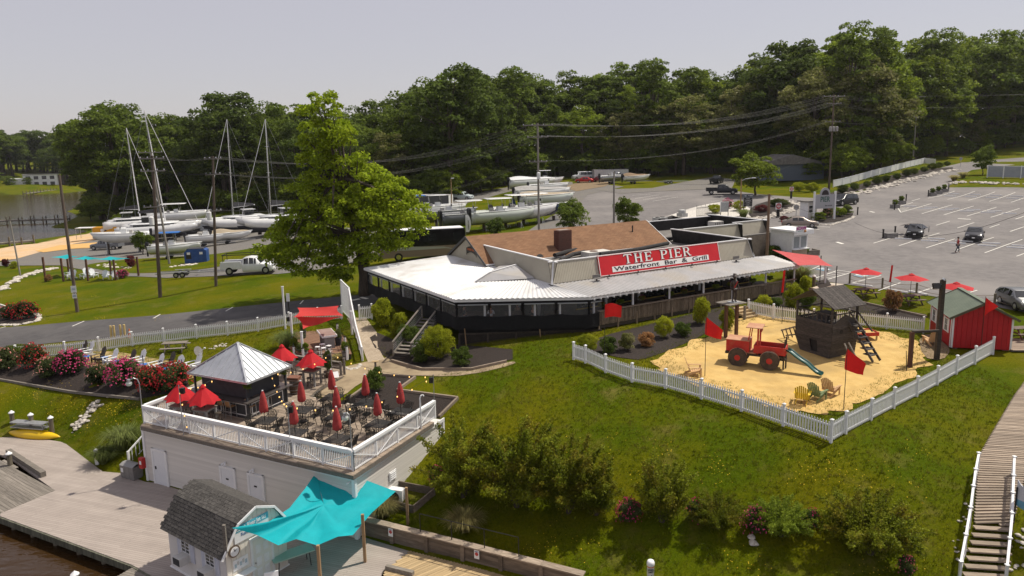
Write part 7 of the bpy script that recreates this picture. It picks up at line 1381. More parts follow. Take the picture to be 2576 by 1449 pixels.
for a in((2010,482,1.7,1.9,'yel','left half of the bright clipped hedge by the entrance sign'),(2042,483,1.7,1.9,'yel','right half of the bright clipped hedge by the entrance sign'),(1800,537,1.6,1.5,'yel','bright clipped hedge by the iron gate'),(1860,530,1.4,1.7,'yel','bright hedge behind the directory sign'),(1960,520,1.9,1.4,'boxg','dark clipped hedge on the entrance island'),(1915,535,1.3,1.3,'purple','reddish barberry beside the directory sign'),(1830,525,1.2,1.4,'rose','pink flowering shrub behind the bright hedge'),(1972,556,.8,.8,'purple','dark red shrub beside the stop sign back')):shrub(*a,'pink' if 'pink' in a[5]else None,0,'dense')
for a in((2080,548,1.2,1.5,'rose','flowering shrub under the entrance sign'),(2060,556,1.3,1.1,'light','loose green planting on the entrance island'),(2110,545,1.4,1.2,'light','fine leaved planting right of the entrance sign'),(2130,540,1.2,1.3,'reed','grassy planting at the island tip')):shrub(*a,'peach' if 'flowering' in a[5]else None,1,'b2')
for k,(a_,fl)in enumerate(((1.6,'mag'),(3.4,None),(5.6,'pink'),(8.6,None),(10.2,'mag'),(13.8,None),(15.6,'pink'),(18.4,None),(20.6,None))):
 q=RWd(a_,.75,EH-1.15);t=T('hanging_basket',('hanging basket of pink flowers under the porch eave' if fl else 'hanging fern basket under the porch eave'),'hanging basket',q,0,'hanging baskets with flowers' if fl else 'hanging ferns');o=inst('foliage',PROTO['b2'],t,(0,0,.02),sc=(.42,.42,.36));o.material_slots[0].link='OBJECT';o.material_slots[0].material=LM['light'];MB().lathe([(.08,0),(.17,.14),(.18,.18)],(0,0,0),10).build('pot',m_charc,t);MB().cyl((0,0,.2),(0,0,.95),.008,.008,4).build('hanger',m_blackmetal,t)
 if fl:o=inst('blossoms',BL[1],t,(0,0,.05),sc=.36);o.material_slots[0].link='OBJECT';o.material_slots[0].material=FM[fl]
for k,p in enumerate(PLANTERS):shrub(0,0,.4 if k<4 else .5,.7,'reed' if k%2 else 'light','green plant growing in the %s'%p['label'][:60],key='b2',loc=p.location+Vector((0,0,.5 if k<4 else .2)),name='potted_plant')
o=shrub(0,0,.34,1.0,'bush','dark conical evergreen growing in the half barrel',key='dense',loc=PLB+Vector((0,0,.3)),name='conifer');o.scale=(.36,.36,1.7)
for k,(dx,dy)in enumerate(((1,-1),(1,1))):q=PV.matrix_basis@Vector((dx*(hw-.35),dy*(hd-.35),1.75));shrub(0,0,.35,.55,'light','hanging fern at the %s corner of the pavilion'%('front' if dy<0 else 'right'),key='b2',loc=q,name='hanging_fern')
def spray_proto(key,nst,hgt,spread,per,leaf,seed,arch=.35):
 g_=np.random.default_rng(seed);Pp=[];Nn=[];sm=MB()
 for i in range(nst):
  a=g_.uniform(0,2*PI);s=spread*g_.uniform(.15,1)**.7;hh=hgt*g_.uniform(.45,1.15)*(1-.25*(s/spread)**2);cx,cy=math.cos(a)*s,math.sin(a)*s;pts=[]
  for k in range(8):t=k/7;pts.append((cx*t**1.5+.1*math.cos(a),cy*t**1.5+.1*math.sin(a),hh*(t-arch*t*t*(s/spread))/(1-arch*(s/spread)*.7+1e-6)*.95))
  pts=np.array(pts);sm.tube([tuple(p)for p in pts],[.035,.03,.025,.02,.016,.012,.008,.004],4,False)
  tt=g_.uniform(.22,1,per)**.8*7;i0=np.minimum(tt.astype(int),6);f=(tt-i0)[:,None];p=pts[i0]*(1-f)+pts[i0+1]*f;w=(.30*(1.1-tt/7*.85))[:,None];Pp.append(p+g_.normal(size=(per,3))*w*np.array([1,1,.8]));Nn.append(g_.normal(size=(per,3))+np.array([0,0,.7]))
 PROTO[key]=(fast('foliage',*leaves(np.concatenate(Pp),np.concatenate(Nn),leaf,.55),LM['myrtle']),sm.mesh('stems',m_bark,True))
spray_proto('sp1',54,4.2,2.7,380,.14,5);spray_proto('sp2',36,3.0,1.4,280,.12,6,.15);spray_proto('sp3',60,3.0,2.7,330,.13,7,.45)
for px,py,key,s,mt,lab in((1165,1252,'sp1',.95,'myrtle','big wild shrub with arching sprays beside the dock building'),(1300,1275,'sp1',1.0,'myrtle','tallest wild shrub in the clump on the slope'),(1430,1290,'sp1',.88,'myrtle','wild shrub at the right side of the big clump'),(1500,1295,'sp2',.9,'myrtle','narrow wild shrub at the end of the big clump'),(1665,1312,'sp2',1.0,'myrtle','upright slender shrub on the slope between rose bushes'),(1805,1330,'sp3',.52,'myrtle','wild shrub on the slope right of the slender one'),(1965,1350,'sp3',.56,'light','dark wild shrub beside the bright pink rose'),(2190,1395,'sp3',.88,'myrtle','wide low wild shrub near the boardwalk stairs')):
 q=G(px,py);t=T('spray_shrub',lab,'shrub',q,random.uniform(0,6));t.scale=(s,s,s*1.12);o=inst('foliage',PROTO[key][0],t);o.material_slots[0].link='OBJECT';o.material_slots[0].material=LM[mt];inst('stems',PROTO[key][1],t)
def grass_clump(nb,h,seed):
 g_=np.random.default_rng(seed);V=[];Fc=[]
 for i in range(nb):
  a=g_.uniform(0,2*PI);s=g_.uniform(.1,.75);hh=h*g_.uniform(.6,1.05);w=.012;c=np.array([math.cos(a),math.sin(a),0]);n=np.array([-c[1],c[0],0])*w;b=c*g_.uniform(0,.18);pts=[b,b+c*s*.35*h+np.array([0,0,hh*.65]),b+c*s*.8*h+np.array([0,0,hh*.9]),b+c*s*1.15*h+np.array([0,0,hh*.72])];k=len(V)
  for j,p in enumerate(pts):V+=[p-n*(1-j*.3),p+n*(1-j*.3)]
  Fc+=[(k+2*j,k+2*j+1,k+2*j+3,k+2*j+2)for j in range(3)]
 return fast('blades',np.array(V),np.array(Fc),LM['straw'])
GC=[grass_clump(420,1.0,1),grass_clump(420,1.0,2)]
for k,(px,py,h,mt,lab)in enumerate(((262,1165,1.1,'reed','arching green grass clump beside the dock steps'),(312,1128,1.5,'reed','taller green grass clump against the dock building wall'),(1170,1335,1.15,'straw','straw coloured grass clump behind the retaining wall'),(965,1300,1.0,'straw','dry grass clump beside the outdoor cooling unit'),(722,878,1.5,'reed','big arching grass clump by the dining deck'),(2012,712,1.7,'reed','tall green grass clump at the porch end'),(1990,705,1.5,'reed','tall green grass clump behind the upright bush'),(1870,548,1.4,'reed','grass clump under the street lamp'),(2400,456,1.3,'straw','grass tuft on the rock tip by the road'),(2422,448,1.3,'straw','second grass tuft on the rock tip by the road'),(850,915,.8,'straw','dry twiggy clump in the small rock bed'))):
 q=G(px,py);t=T('grass_clump',lab,'grass',q,k);t.scale=(h*1.25,h*1.25,h);
 for j in range(2):o=inst('blades',GC[j],t,rz=j*1.3);o.material_slots[0].link='OBJECT';o.material_slots[0].material=LM[mt]
fp=[]
for(px,py,sx,sy,n)in((230,1020,110,45,520),(60,1000,60,25,160),(300,1060,50,60,260),(90,985,90,14,160),(700,960,10,10,5),(1500,1130,220,70,220),(1900,1130,240,90,260),(2050,1190,260,60,240),(1400,1390,140,30,150),(2130,1430,220,25,120),(1850,1420,160,25,70),(300,775,200,30,200),(560,870,90,18,60),(2250,1150,120,60,90)):
 for cl in range(max(2,n//34)):
  cx=random.gauss(px,sx*.6);cy=random.gauss(py,sy*.6)
  if cy>1445 or cy<700:continue
  q=G(cx,cy)
  for j in range(14):fp.append((q.x+random.gauss(0,.42),q.y+random.gauss(0,.42)))
fp=np.array(fp);zz_=gz(fp[:,0],fp[:,1]);pp=np.stack([fp[:,0],fp[:,1],zz_+.09],1);keep=zz_>.8;pp=pp[keep]
o=inst('dandelions',fast('dandelions',*leaves(pp,rng.normal(size=pp.shape)*.4+np.array([0,-.5,1]),.055,.9),M('dandelion',(.55,.38,.01),(.66,.46,.02),scale=5,rough=.8,transl=.2)));tag(o,'yellow dandelion flowers scattered over the lawns','flowers',None,'stuff')
ng=60000;gp=np.stack([rng.uniform(-34,30,ng),rng.uniform(24,62,ng)],1);pj=np.array([proj((x,y,5))[:2]for x,y in gp[:0]])if False else None
zz_=gz(gp[:,0],gp[:,1]);keep=zz_>.75
def inpoly(P_,poly):
 x,y=P_[:,0],P_[:,1];ins=np.zeros(len(P_),bool);n=len(poly)
 for i in range(n):
  x0,y0=poly[i][:2];x1,y1=poly[(i+1)%n][:2];c=((y0>y)!=(y1>y))&(x<(x1-x0)*(y-y0)/(y1-y0+1e-12)+x0);ins^=c
 return ins
SANDI=[(V2(SANDP[0])*0+Vector((sum(p[0]for p in SANDP)/len(SANDP),sum(p[1]for p in SANDP)/len(SANDP)))*.16+V2(p)*.84)for p in SANDP]
for po in[[(p[0],p[1])for p in SANDI],[(q.x,q.y)for q in dockp],[DW(*p)for p in DK],[(RWd(*p).x,RWd(*p).y)for p in((-9.9,23),(-8.9,5),(0,0),(24,0),(24,23))],pxpoly([(-150,838),(405,793),(901,743),(960,738),(960,772),(720,802),(400,843),(-150,900)]),pxpoly([(1460,880),(1500,850),(1865,772),(1850,800),(1590,908)]),pxpoly([(930,850),(950,838),(1290,880),(1290,905),(1060,928)]),pxpoly([(-80,905),(300,925),(470,950),(480,985),(350,1005),(0,957),(-80,945)]),pxpoly([(785,990),(862,925),(1000,893),(1300,910),(1080,948),(1152,1005),(1105,1052),(870,1012)]),pxpoly([(872,800),(948,838),(968,905),(926,912)]),pxpoly([(1980,740),(2800,850),(2800,600),(2050,690)]),[V2(p)for p in poly]]:keep&=~inpoly(gp,po)
gp=gp[keep];zz_=zz_[keep];n=len(gp);bl=5;B=np.repeat(np.stack([gp[:,0],gp[:,1],zz_-.01],1),bl,0);m_=len(B);B[:,:2]+=rng.normal(size=(m_,2))*.05;an=rng.uniform(0,2*PI,m_);hh=rng.uniform(.07,.17,m_);w=.014;tip=B+np.stack([np.cos(an)*hh*.7,np.sin(an)*hh*.7,hh],1);sd_=np.stack([-np.sin(an)*w,np.cos(an)*w,np.zeros(m_)],1)
Vg=np.empty((m_,3,3));Vg[:,0]=B-sd_;Vg[:,1]=B+sd_;Vg[:,2]=tip
o=inst('grass_tufts',fast('grass_tufts',Vg.reshape(-1,3),np.arange(m_*3).reshape(-1,3),leafm('leaf_grass',(.075,.098,.003),(.15,.165,.006),(.20,.175,.03),.4)));tag(o,'uneven tufts of green lawn grass','grass',None,'stuff')
def rock_mesh(seed):
 g_=random.Random(seed);m=MB();n=7;rings=[]
 for z,r in((-.3,.7),(.1,1),(.5,.75),(.72,.3)):rings.append([(r*math.cos(2*PI*k/n)*g_.uniform(.8,1.15),r*math.sin(2*PI*k/n)*g_.uniform(.7,1.1),z*g_.uniform(.8,1.1))for k in range(n)])
 return m.loft(rings).mesh('stone',m_stone)
m_stone=M('pale_stone',(.38,.34,.29),(.58,.54,.48),scale=2,rough=.9,bump=.4,objr=.2);RK=[rock_mesh(k)for k in range(5)]
def rocks(lab,pts,n,r,spread,name='rock_border'):
 q0=G(*pts[0]);t=T(name,lab,'rocks',q0);w=[G(*p)for p in pts]
 for k in range(n):
  u=random.random()*(len(w)-1);i=int(u);p=w[i]+(w[i+1]-w[i])*(u-i)if len(w)>1 else w[0];x=p.x+random.gauss(0,spread);y=p.y+random.gauss(0,spread);s=r*random.uniform(.5,1.3);inst('stone',RK[k%5],t,(x-q0.x,y-q0.y,gh(x,y)-q0.z+s*.15),random.uniform(0,6),sc=(s*1.2,s,s*.8))
rocks('pale stones in the gully of the grass slope beside the dock',[(250,1015),(225,1035),(205,1060),(185,1085)],60,.16,.28,'rock_gully');rocks('white rock border curving along the field edge by the gravel road',[(0,735),(20,715),(50,700),(80,690),(105,683),(130,678)],130,.34,.35);rocks('white rocks edging the bed with red shrubs',[(0,820),(50,818),(95,808),(98,798),(90,790)],60,.2,.08);rocks('heap of white rocks beside the blue box',[(440,672),(470,668),(490,666)],45,.26,.5);rocks('white rocks under the small blue sails verge',[(250,668),(275,672),(330,676)],40,.24,.4)
rocks('rock ring round the small bed by the lattice fence',[(868,925),(880,930),(900,926),(908,918)],32,.13,.06);rocks('small stones round the young tree by the picket fence',[(535,875),(560,868),(590,872)],30,.1,.3);rocks('white rocks along the boardwalk stairs',[(2430,1250),(2430,1300),(2418,1370),(2410,1430)],18,.09,.2);rocks('white rocks under the boardwalk sign',[(2568,1330),(2566,1400),(2560,1449)],12,.12,.12);rocks('pale rocks by the bright pink rose',[(1890,1355),(1900,1362)],5,.16,.2);rocks('white stone border of the entrance island',[(2040,565),(2090,567),(2130,556),(2150,545)],90,.2,.08)
rocks('white rocks along the road below the clipped shrubs',[(2105,497),(2160,486),(2240,466),(2320,446),(2400,428)],260,.38,.8);rocks('white rocks around the hedge island by the stop sign',[(1880,552),(1930,550),(1975,535),(2005,520),(1985,508)],170,.3,.5);rocks('rocks on the tip of the bank by the road',[(2390,464),(2420,458),(2500,462),(2576,464)],90,.3,.4)
# ----- vehicles
m_tyre=M('tyre',(.012,.012,.012),(.022,.022,.022),scale=9,rough=.85);m_rim=M('rim',(.42,.42,.43),rough=.3,metal=.8);m_chrome=M('chrome',(.6,.6,.6),rough=.15,metal=.9);m_lamp=M('headlamp',(.62,.64,.66),rough=.1,spec=.8);m_tail=M('tail_lamp',(.35,.01,.01),rough=.25);m_cglass=M('car_glass',(.014,.016,.018),(.03,.034,.036),scale=1,rough=.05,spec=.9)
def paint(n,c,metal=.3):return M('paint_'+n,c,tuple(x*1.12+.003 for x in c),scale=1.5,rough=.28,metal=metal,spec=.6)
SEDAN=(4.8,1.82,[(-2.4,.58,.62),(-2.32,.78,.86),(-1.75,.90,1.04),(-1.05,.94,1.40),(-.3,.94,1.46),(.45,.93,1.42),(1.2,.92,.98),(1.95,.82,.87),(2.36,.62,.68)],(3,5),.33)
SUVP=(5.2,2.0,[(-2.6,.7,.75),(-2.55,1.0,1.3),(-2.35,1.1,1.72),(-1.2,1.12,1.85),(.3,1.12,1.83),(.65,1.12,1.76),(1.3,1.10,1.16),(2.2,1.04,1.08),(2.58,.75,.82)],(2,5),.4)
CROSS=(4.2,1.8,[(-2.1,.7,.75),(-2.05,.95,1.1),(-1.75,1.0,1.38),(-.9,1.0,1.55),(-.1,1.0,1.57),(.45,1.0,1.5),(1.1,.98,1.05),(1.7,.9,.95),(2.08,.65,.72)],(2,5),.36)
VANP=(5.6,2.0,[(-2.8,.7,.75),(-2.76,1.2,1.95),(-2.6,1.25,2.08),(-1,1.25,2.12),(.9,1.25,2.08),(1.2,1.22,1.95),(1.75,1.2,1.26),(2.5,1.05,1.1),(2.78,.75,.8)],(2,5),.38)
TRUCK=(5.8,2.0,[(-.55,.7,.75),(-.5,1.12,1.2),(-.4,1.14,1.78),(.2,1.14,1.88),(.75,1.14,1.84),(1.05,1.13,1.72),(1.55,1.12,1.18),(2.55,1.06,1.1),(2.88,.72,.8)],(2,5),.42)
def car(kind,loc,rz,mat,lab,cat='car',cab=0,bedmat=None):
 L,Wd,st,(i0,i1),wr=kind;t=T({'car':'parked_car','pickup':'pickup_truck','van':'van'}.get(cat,cat),lab,cat,(loc[0],loc[1],gh(loc[0],loc[1])+.05),rz);w=Wd/2;rings=[]
 if cab:st=[(x-cab if k<3 else x,b,r)for k,(x,b,r)in enumerate(st)]
 for k,(x,b,r)in enumerate(st):
  e=.86 if k in(0,len(st)-1)else 1;up=.80 if r-b>.2 else .93;rings.append([(x,-w*e*.94,.3),(x,-w*e,.5),(x,-w*e,b-.08),(x,-w*e*.97,b),(x,-w*e*up,r-.03),(x,-w*e*up*.7,r),(x,w*e*up*.7,r),(x,w*e*up,r-.03),(x,w*e*.97,b),(x,w*e,b-.08),(x,w*e,.5),(x,w*e*.94,.3)])
 body=MB().loft(rings).build('body',mat,t,True,True)
 g_=MB()
 for s in(-1,1):
  for a,c in zip(range(i0,i1),range(i0+1,i1+1)):
   (xa,ba,ra),(xc,bc,rc)=st[a],st[c];y0=s*(w*.985);y1=s*(w*.815);g_.add([(xa+.06,y0,ba+.03),(xc-.03,y0,bc+.03),(xc-.03,y1,rc-.07),(xa+.06,y1,ra-.07)],[(0,1,2,3)if s<0 else(3,2,1,0)])
 xa,ba,ra=st[i1];xb,bb,rb=st[i1+1];g_.add([(xa+.05,-w*.72,ra-.03+.02),(xa+.05,w*.72,ra-.03+.02),(xb-.02,w*.84,rb+.03),(xb-.02,-w*.84,rb+.03)],[(0,3,2,1)])
 xa,ba,ra=st[i0];xb,bb,rb=st[i0-1];g_.add([(xa-.05,-w*.70,ra-.02),(xa-.05,w*.70,ra-.02),(xb-.0,w*.8,max(rb,bb)+.03),(xb-.0,-w*.8,max(rb,bb)+.03)],[(0,1,2,3)])
 g_.build('windows',m_cglass,t,False,True)
 front=st[-1][0];rear=st[0][0]if not(kind is TRUCK)else-2.9;ax=(front-.85,rear+.95)
 if kind is TRUCK:
  bm=bedmat or mat;MB().box(((-.5-cab+rear)/2-.02,-w*.96,.92),(abs(rear+.5+cab),.07,.6)).box(((-.5-cab+rear)/2-.02,w*.96,.92),(abs(rear+.5+cab),.07,.6)).box((rear,0,.92),(.07,Wd*.96,.6)).build('bed_sides',bm,t);MB().box(((-.5-cab+rear)/2,0,.66),(abs(rear+.5+cab),Wd*.9,.06)).build('bed_floor',m_charc,t)
 for x in ax:
  for s in(-1,1):wh=MB().cyl((x,s*(w-.2),wr),(x,s*(w+.015),wr),wr,wr,16).build('wheel',m_tyre,t);MB().cyl((x,s*(w-.02),wr),(x,s*(w+.03),wr),wr*.62,wr*.56,12).build('rim',m_rim,wh)
 zf=st[-2][1]-.14
 for s in(-1,1):MB().box((front-.12,s*w*.68,zf),(.22,w*.42,.13)).build('headlight',m_lamp,t);MB().box((rear+.05,s*w*.8,zf+.05),(.14,w*.3,.18)).build('tail_light',m_tail,t);MB().box((st[i1][0]+.42,s*(w+.09),st[i1][1]+.08),(.12,.18,.12)).build('mirror',mat,t)
 MB().box((front-.02,0,zf-.06),(.07,w*.9,.15)).build('grille',m_blackmetal,t);MB().box((front+.02,0,.42),(.03,.3,.14)).build('number_plate',m_trim,t);MB().box((front-.08,0,.36),(.14,Wd*.9,.14)).build('bumper',mat if kind is not TRUCK else m_blackmetal,t)
 return t
def yaw(a,b):a=G(*a);b=G(*b);return math.atan2(b.y-a.y,b.x-a.x)
def zq_(x,y):return G(1932+x/4,515.2+y/4)
c1=car(SEDAN,zq_(1480,312),R(-122),paint('black',(.012,.013,.016)),'black sedan with its rear side door open in the parking lot');MB().box((.0,.0,.0),(1.05,.06,.66)).build('open_door',MATS['paint_black'],c1).location=(-.55,1.45,.78);c1.children[-1].rotation_euler=(0,0,R(62))
car(SEDAN,zq_(2075,348),R(-126),paint('slate',(.035,.035,.042)),'dark slate sedan standing beside the man in red');car(CROSS,G(2562,775),R(-100),paint('grey',(.16,.165,.17)),'grey crossover parked behind the rope fence')
car(SUVP,G(2122,516),R(-150),paint('blacksuv',(.012,.013,.014)),'big black SUV driving past the entrance sign','SUV');car(SEDAN,G(2012,572),R(-20),paint('champagne',(.26,.22,.19)),'champagne sedan parked beside the ice cream stand')
car(TRUCK,G(1815,489),R(-12),paint('navy',(.012,.014,.022)),'dark navy pickup truck at the edge of the gravel','pickup',.3);car(TRUCK,G(1803,462),R(60),paint('black2',(.012,.012,.013)),'black pickup seen from behind under the trees','pickup');car(TRUCK,G(1160,503),R(-25),paint('oldwhite',(.48,.54,.55),0),'old pale blue white pickup beside the shipping container','pickup')
car(VANP,G(1465,452),R(195),paint('vanwhite',(.62,.63,.64),0),'white passenger van parked under the trees','van');car(SEDAN,G(1470,460),R(170),paint('red',(.38,.012,.014)),'bright red car parked beside the white van');car(CROSS,G(1508,458),R(160),paint('maroon',(.14,.006,.012)),'dark red SUV parked beside the bright red car','SUV');car(TRUCK,G(1555,452),R(200),paint('silver',(.32,.33,.35)),'silver pickup under the branches beside the covered boat','pickup')
car(SEDAN,G(1460,596),R(-100),paint('pearl',(.60,.60,.58),0),'white car peeking out behind the round shrub tree');car(TRUCK,G(270,628),R(175),paint('steel',(.17,.18,.20)),'grey pickup behind the small turquoise sails','pickup')
car(SEDAN,G(1345,458),R(170),paint('dk',(.02,.02,.022)),'dark car in the shade behind the stored boats')
st_=car(TRUCK,G(628,688),R(6),paint('service',(.66,.67,.68),0),'white service truck with tool boxes and a black ladder rack','pickup');st_.scale=(1.05,1.05,1.1)
for s in(-1,1):b=MB().box((-1.75,s*.86,1.05),(2.2,.3,.75)).build('tool_box',MATS['paint_service'],st_)
MB().box((-.6,-.85,2.15),(4.2,.06,.08)).box((-.6,.85,2.15),(4.2,.06,.08)).box((-2.6,0,2.15),(.06,1.7,.08)).box((1.2,0,2.15),(.06,1.7,.08)).box((-2.6,-.85,1.75),(.06,.06,.8)).box((-2.6,.85,1.75),(.06,.06,.8)).build('ladder_rack',m_blackmetal,st_)
def trailer(loc,rz,L,lab,axles=2,mat=None):
 t=T('boat_trailer',lab,'trailer',(loc[0],loc[1],gh(loc[0],loc[1])+.03),rz);mt=mat or m_steel
 for s in(-1,1):MB().beam((-L/2,s*.75,.55),(L/2-1.2,s*.7,.55),.08,.12).beam((L/2-1.2,s*.7,.55),(L/2+.6,0,.5),.08,.12).build('rail',mt,t)
 for k in range(3):MB().box((-L/2+.3+k*L*.3,0,.5),(.08,1.5,.1)).build('cross_bar',mt,t)
 for k in range(axles):
  for s in(-1,1):x=-L*.18+k*.75;wh=MB().cyl((x,s*.85,.33),(x,s*1.05,.33),.33,.33,14).build('wheel',m_tyre,t);MB().cyl((x,s*.9,.33),(x,s*1.07,.33),.18,.18,10).build('rim',m_rim,wh)
 MB().box((-L*.18+.37*(axles-1),-.95,.72),(.95*axles,.26,.05)).box((-L*.18+.37*(axles-1),.95,.72),(.95*axles,.26,.05)).build('fender',mt,t);return t
trailer(G(478,695),R(10),7.5,'empty black and silver boat trailer on the field edge',2);trailer(G(1690,462),R(8),7,'empty double axle trailer with upright guide poles under the trees',2)
# ----- boats
m_gel=M('gelcoat',(.66,.67,.67),(.72,.72,.72),scale=1,rough=.25,spec=.6);m_gelg=M('gelcoat_grey',(.13,.14,.15),rough=.25);m_geln=M('gelcoat_navy',(.012,.025,.05),rough=.2);m_gels=M('gelcoat_sage',(.52,.56,.52),rough=.3);m_cov=M('boat_cover',(.28,.27,.26),(.36,.35,.34),scale=2,rough=.85);m_covt=M('boat_cover_tan',(.34,.28,.20),rough=.85);m_bott=M('bottom_paint',(.02,.02,.025),rough=.7);m_seat=M('seat_vinyl',(.42,.40,.37),rough=.6);m_eng=M('outboard',(.02,.02,.024),rough=.3)
def hull(L,B,D,fl=.85):
 m=MB();rings=[]
 for k in range(11):
  u=k/10;w=B/2*(1 if u<.45 else max(.02,(1-((u-.45)/.55)**2.2)));zk=.0 if u<.55 else D*.62*((u-.55)/.45)**2;sh=D+.28*u*u;rings.append([(L*(u-.5)+(.35*u**4),-w,sh),(L*(u-.5),-w*fl,zk+(sh-zk)*.42),(L*(u-.5),0,zk),(L*(u-.5),w*fl,zk+(sh-zk)*.42),(L*(u-.5)+(.35*u**4),w,sh),(L*(u-.5)+(.35*u**4),w*.82,sh),(L*(u-.5),w*.78,sh-.25),(L*(u-.5),-w*.78,sh-.25),(L*(u-.5)+(.35*u**4),-w*.82,sh)])
 return m.loft(rings)
def boat(loc,rz,L,B,lab,hm=None,top='hard',cover=None,lift=.9,eng=1,on='stands'):
 D=L*.19;t=T('motor_boat',lab,'boat',(loc[0],loc[1],gh(loc[0],loc[1])),rz);z0=lift;h=hull(L,B,D).build('hull',hm or m_gel,t,True,True);h.location=(0,0,z0)
 MB().tube([(L*(u-.5)+.35*u**4,s*B/2*(1 if u<.45 else max(.02,1-((u-.45)/.55)**2.2)),z0+D+.28*u*u+.03)for s in(1,)for u in[k/10 for k in range(11)]],.05,5).tube([(L*(u-.5)+.35*u**4,-B/2*(1 if u<.45 else max(.02,1-((u-.45)/.55)**2.2)),z0+D+.28*u*u+.03)for u in[k/10 for k in range(11)]],.05,5).build('gunwale',m_gel,t)
 if cover:
  c=MB();
  def cf(u,v):w=B/2*(1 if u<.45 else max(.02,1-((u-.45)/.55)**2.2))*1.02;s=(v-.5)*2;return(L*(u-.5),s*w,z0+D+.28*u*u-.1*abs(s)+(1-abs(s))*(.55+.35*math.sin(u*7)*(1-u))*(1-u**4))
  c.grid(cf,14,8).build('cover',cover,t,True)
 else:
  MB().box((-.05*L,0,z0+D+.25),(.9,.75,1.0)).build('console',m_gel,t);MB().box((-.05*L+.5,0,z0+D+.9),(.06,.8,.45),0,0).build('windscreen',m_cglass,t);MB().box((-.18*L,0,z0+D+.15),(.5,.9,.75)).build('helm_seat',m_seat,t);MB().box((L*.22,0,z0+D-.02),(L*.2,B*.5,.25)).build('bow_seat',m_seat,t)
  if top:
   mt={'hard':m_gel,'blue':M('canvas_blue',(.02,.13,.42),rough=.8)}[top];MB().loft([[(x,-B*.36*k,z0+D+1.95),(x,B*.36*k,z0+D+1.95),(x,B*.33*k,z0+D+2.05),(x,-B*.33*k,z0+D+2.05)]for x,k in((-.28*L,.8),(-.24*L,1),(.06*L,1),(.12*L,.7))]).build('top',mt,t,False,True)
   for x in(-.2*L,.02*L):
    for s in(-1,1):MB().cyl((x,s*.42,z0+D),(x-.1,s*B*.28,z0+D+1.98),.03,.03,5).build('top_support',m_chrome,t)
 for k in range(eng):y=(k-(eng-1)/2)*.62;e=MB().loft([[(-L/2-.1-dx,y-.18*s,z0+z),(-L/2-.1-dx+.45*s,y-.18*s,z0+z),(-L/2-.1-dx+.45*s,y+.18*s,z0+z),(-L/2-.1-dx,y+.18*s,z0+z)]for dx,s,z in((.3,.5,-.25),(.3,.6,D*.6),(.42,1.1,D+.05),(.42,1.0,D+.5),(.3,.6,D+.62))]).build('outboard',m_eng,t,False,True)
 if on=='stands':
  for x in(-.3*L,.25*L):
   for s in(-1,1):MB().cyl((x,s*B*.42,0),(x,s*B*.33,z0+.35),.03,.03,5).cyl((x+.25,s*B*.5,0),(x,s*B*.33,z0+.3),.025,.025,5).cyl((x-.25,s*B*.5,0),(x,s*B*.33,z0+.3),.025,.025,5).build('jack_stand',m_steel,t)
   MB().box((x,0,z0*.5),(.4,.4,z0)).build('keel_block',m_darkw,t)
 else:
  for s in(-1,1):wh=MB().cyl((-.12*L,s*1.0,.33),(-.12*L,s*1.2,.33),.33,.33,14).build('trailer_wheel',m_tyre,t);MB().beam((-L*.4,s*.6,.6),(L*.35,s*.5,.62),.08,.12).beam((L*.35,s*.5,.62),(L*.62,0,.55),.08,.12).build('trailer_frame',m_steel,t)
 return t
def bz_(x,y):return G(1030.4+x/(3.963*1.5528),437.9+y/(3.963*1.5528))
for(x,y,L,rz,lab,kw)in((1000,880,9.0,20,'grey hulled motor boat with white hardtop beside the black motorhome',dict(hm=m_gelg,eng=2)),(1450,850,9.2,20,'sage green hulled motor boat with white hardtop behind the blue banner',dict(hm=m_gels,eng=2)),(1780,790,9.5,20,'pale hulled motor boat on stands next to the blue banner',dict(hm=m_gel,eng=2)),(2020,740,8.5,20,'navy blue hulled centre console boat on stands',dict(hm=m_geln)),(2120,560,8.8,12,'boat with sloping tan cover in front of the tented boat',dict(cover=m_covt,hm=m_gels)),(2050,470,9.5,8,'large boat under a peaked grey tent cover',dict(cover=m_cov)),(2150,340,7.5,14,'open white skiff behind the tented boat',dict(top=None)),(1900,280,9.5,14,'white cruiser pointing out of the boat row',dict(cover=m_gel)),(2120,230,7.0,14,'small white boat at the far end of the boat row',dict(top='hard')),(480,720,8.0,15,'white cabin boat with blue trim behind the motorhome roof',dict(top='hard')),(650,790,7.5,18,'inflatable style boat with grey seats and tan deck',dict(top=None,hm=m_gelg)),(300,700,7.0,12,'white boat partly hidden by the shade tree',dict(top='blue'))):boat(bz_(x,y),R(rz),L*1.15,L*.35,lab,**kw)
def by_(x,y):return G(257.6+x/8,502.3+y/8)
boat(by_(1480,1180),R(12),7.5,2.5,'white centre console boat with bright blue canopy beside the blue box',top='blue',on='trailer',lift=.75);boat(by_(2150,940),R(14),7.2,2.4,'open white fishing skiff on a trailer behind the blue box',top=None,on='trailer',lift=.7);boat(G(585,612),R(14),6.5,2.4,'white bow rider with tan cover on a trailer',cover=m_covt,on='trailer',lift=.7)
boat(G(1600,462),R(10),6.5,2.3,'small boat under a brown tarpaulin at the wood edge',cover=M('tarp_brown',(.22,.15,.09),rough=.9),on='trailer',lift=.6);boat(G(1545,462),R(10),7,2.4,'long low aluminium boat at the wood edge',top=None,hm=m_steel,on='trailer',lift=.6)
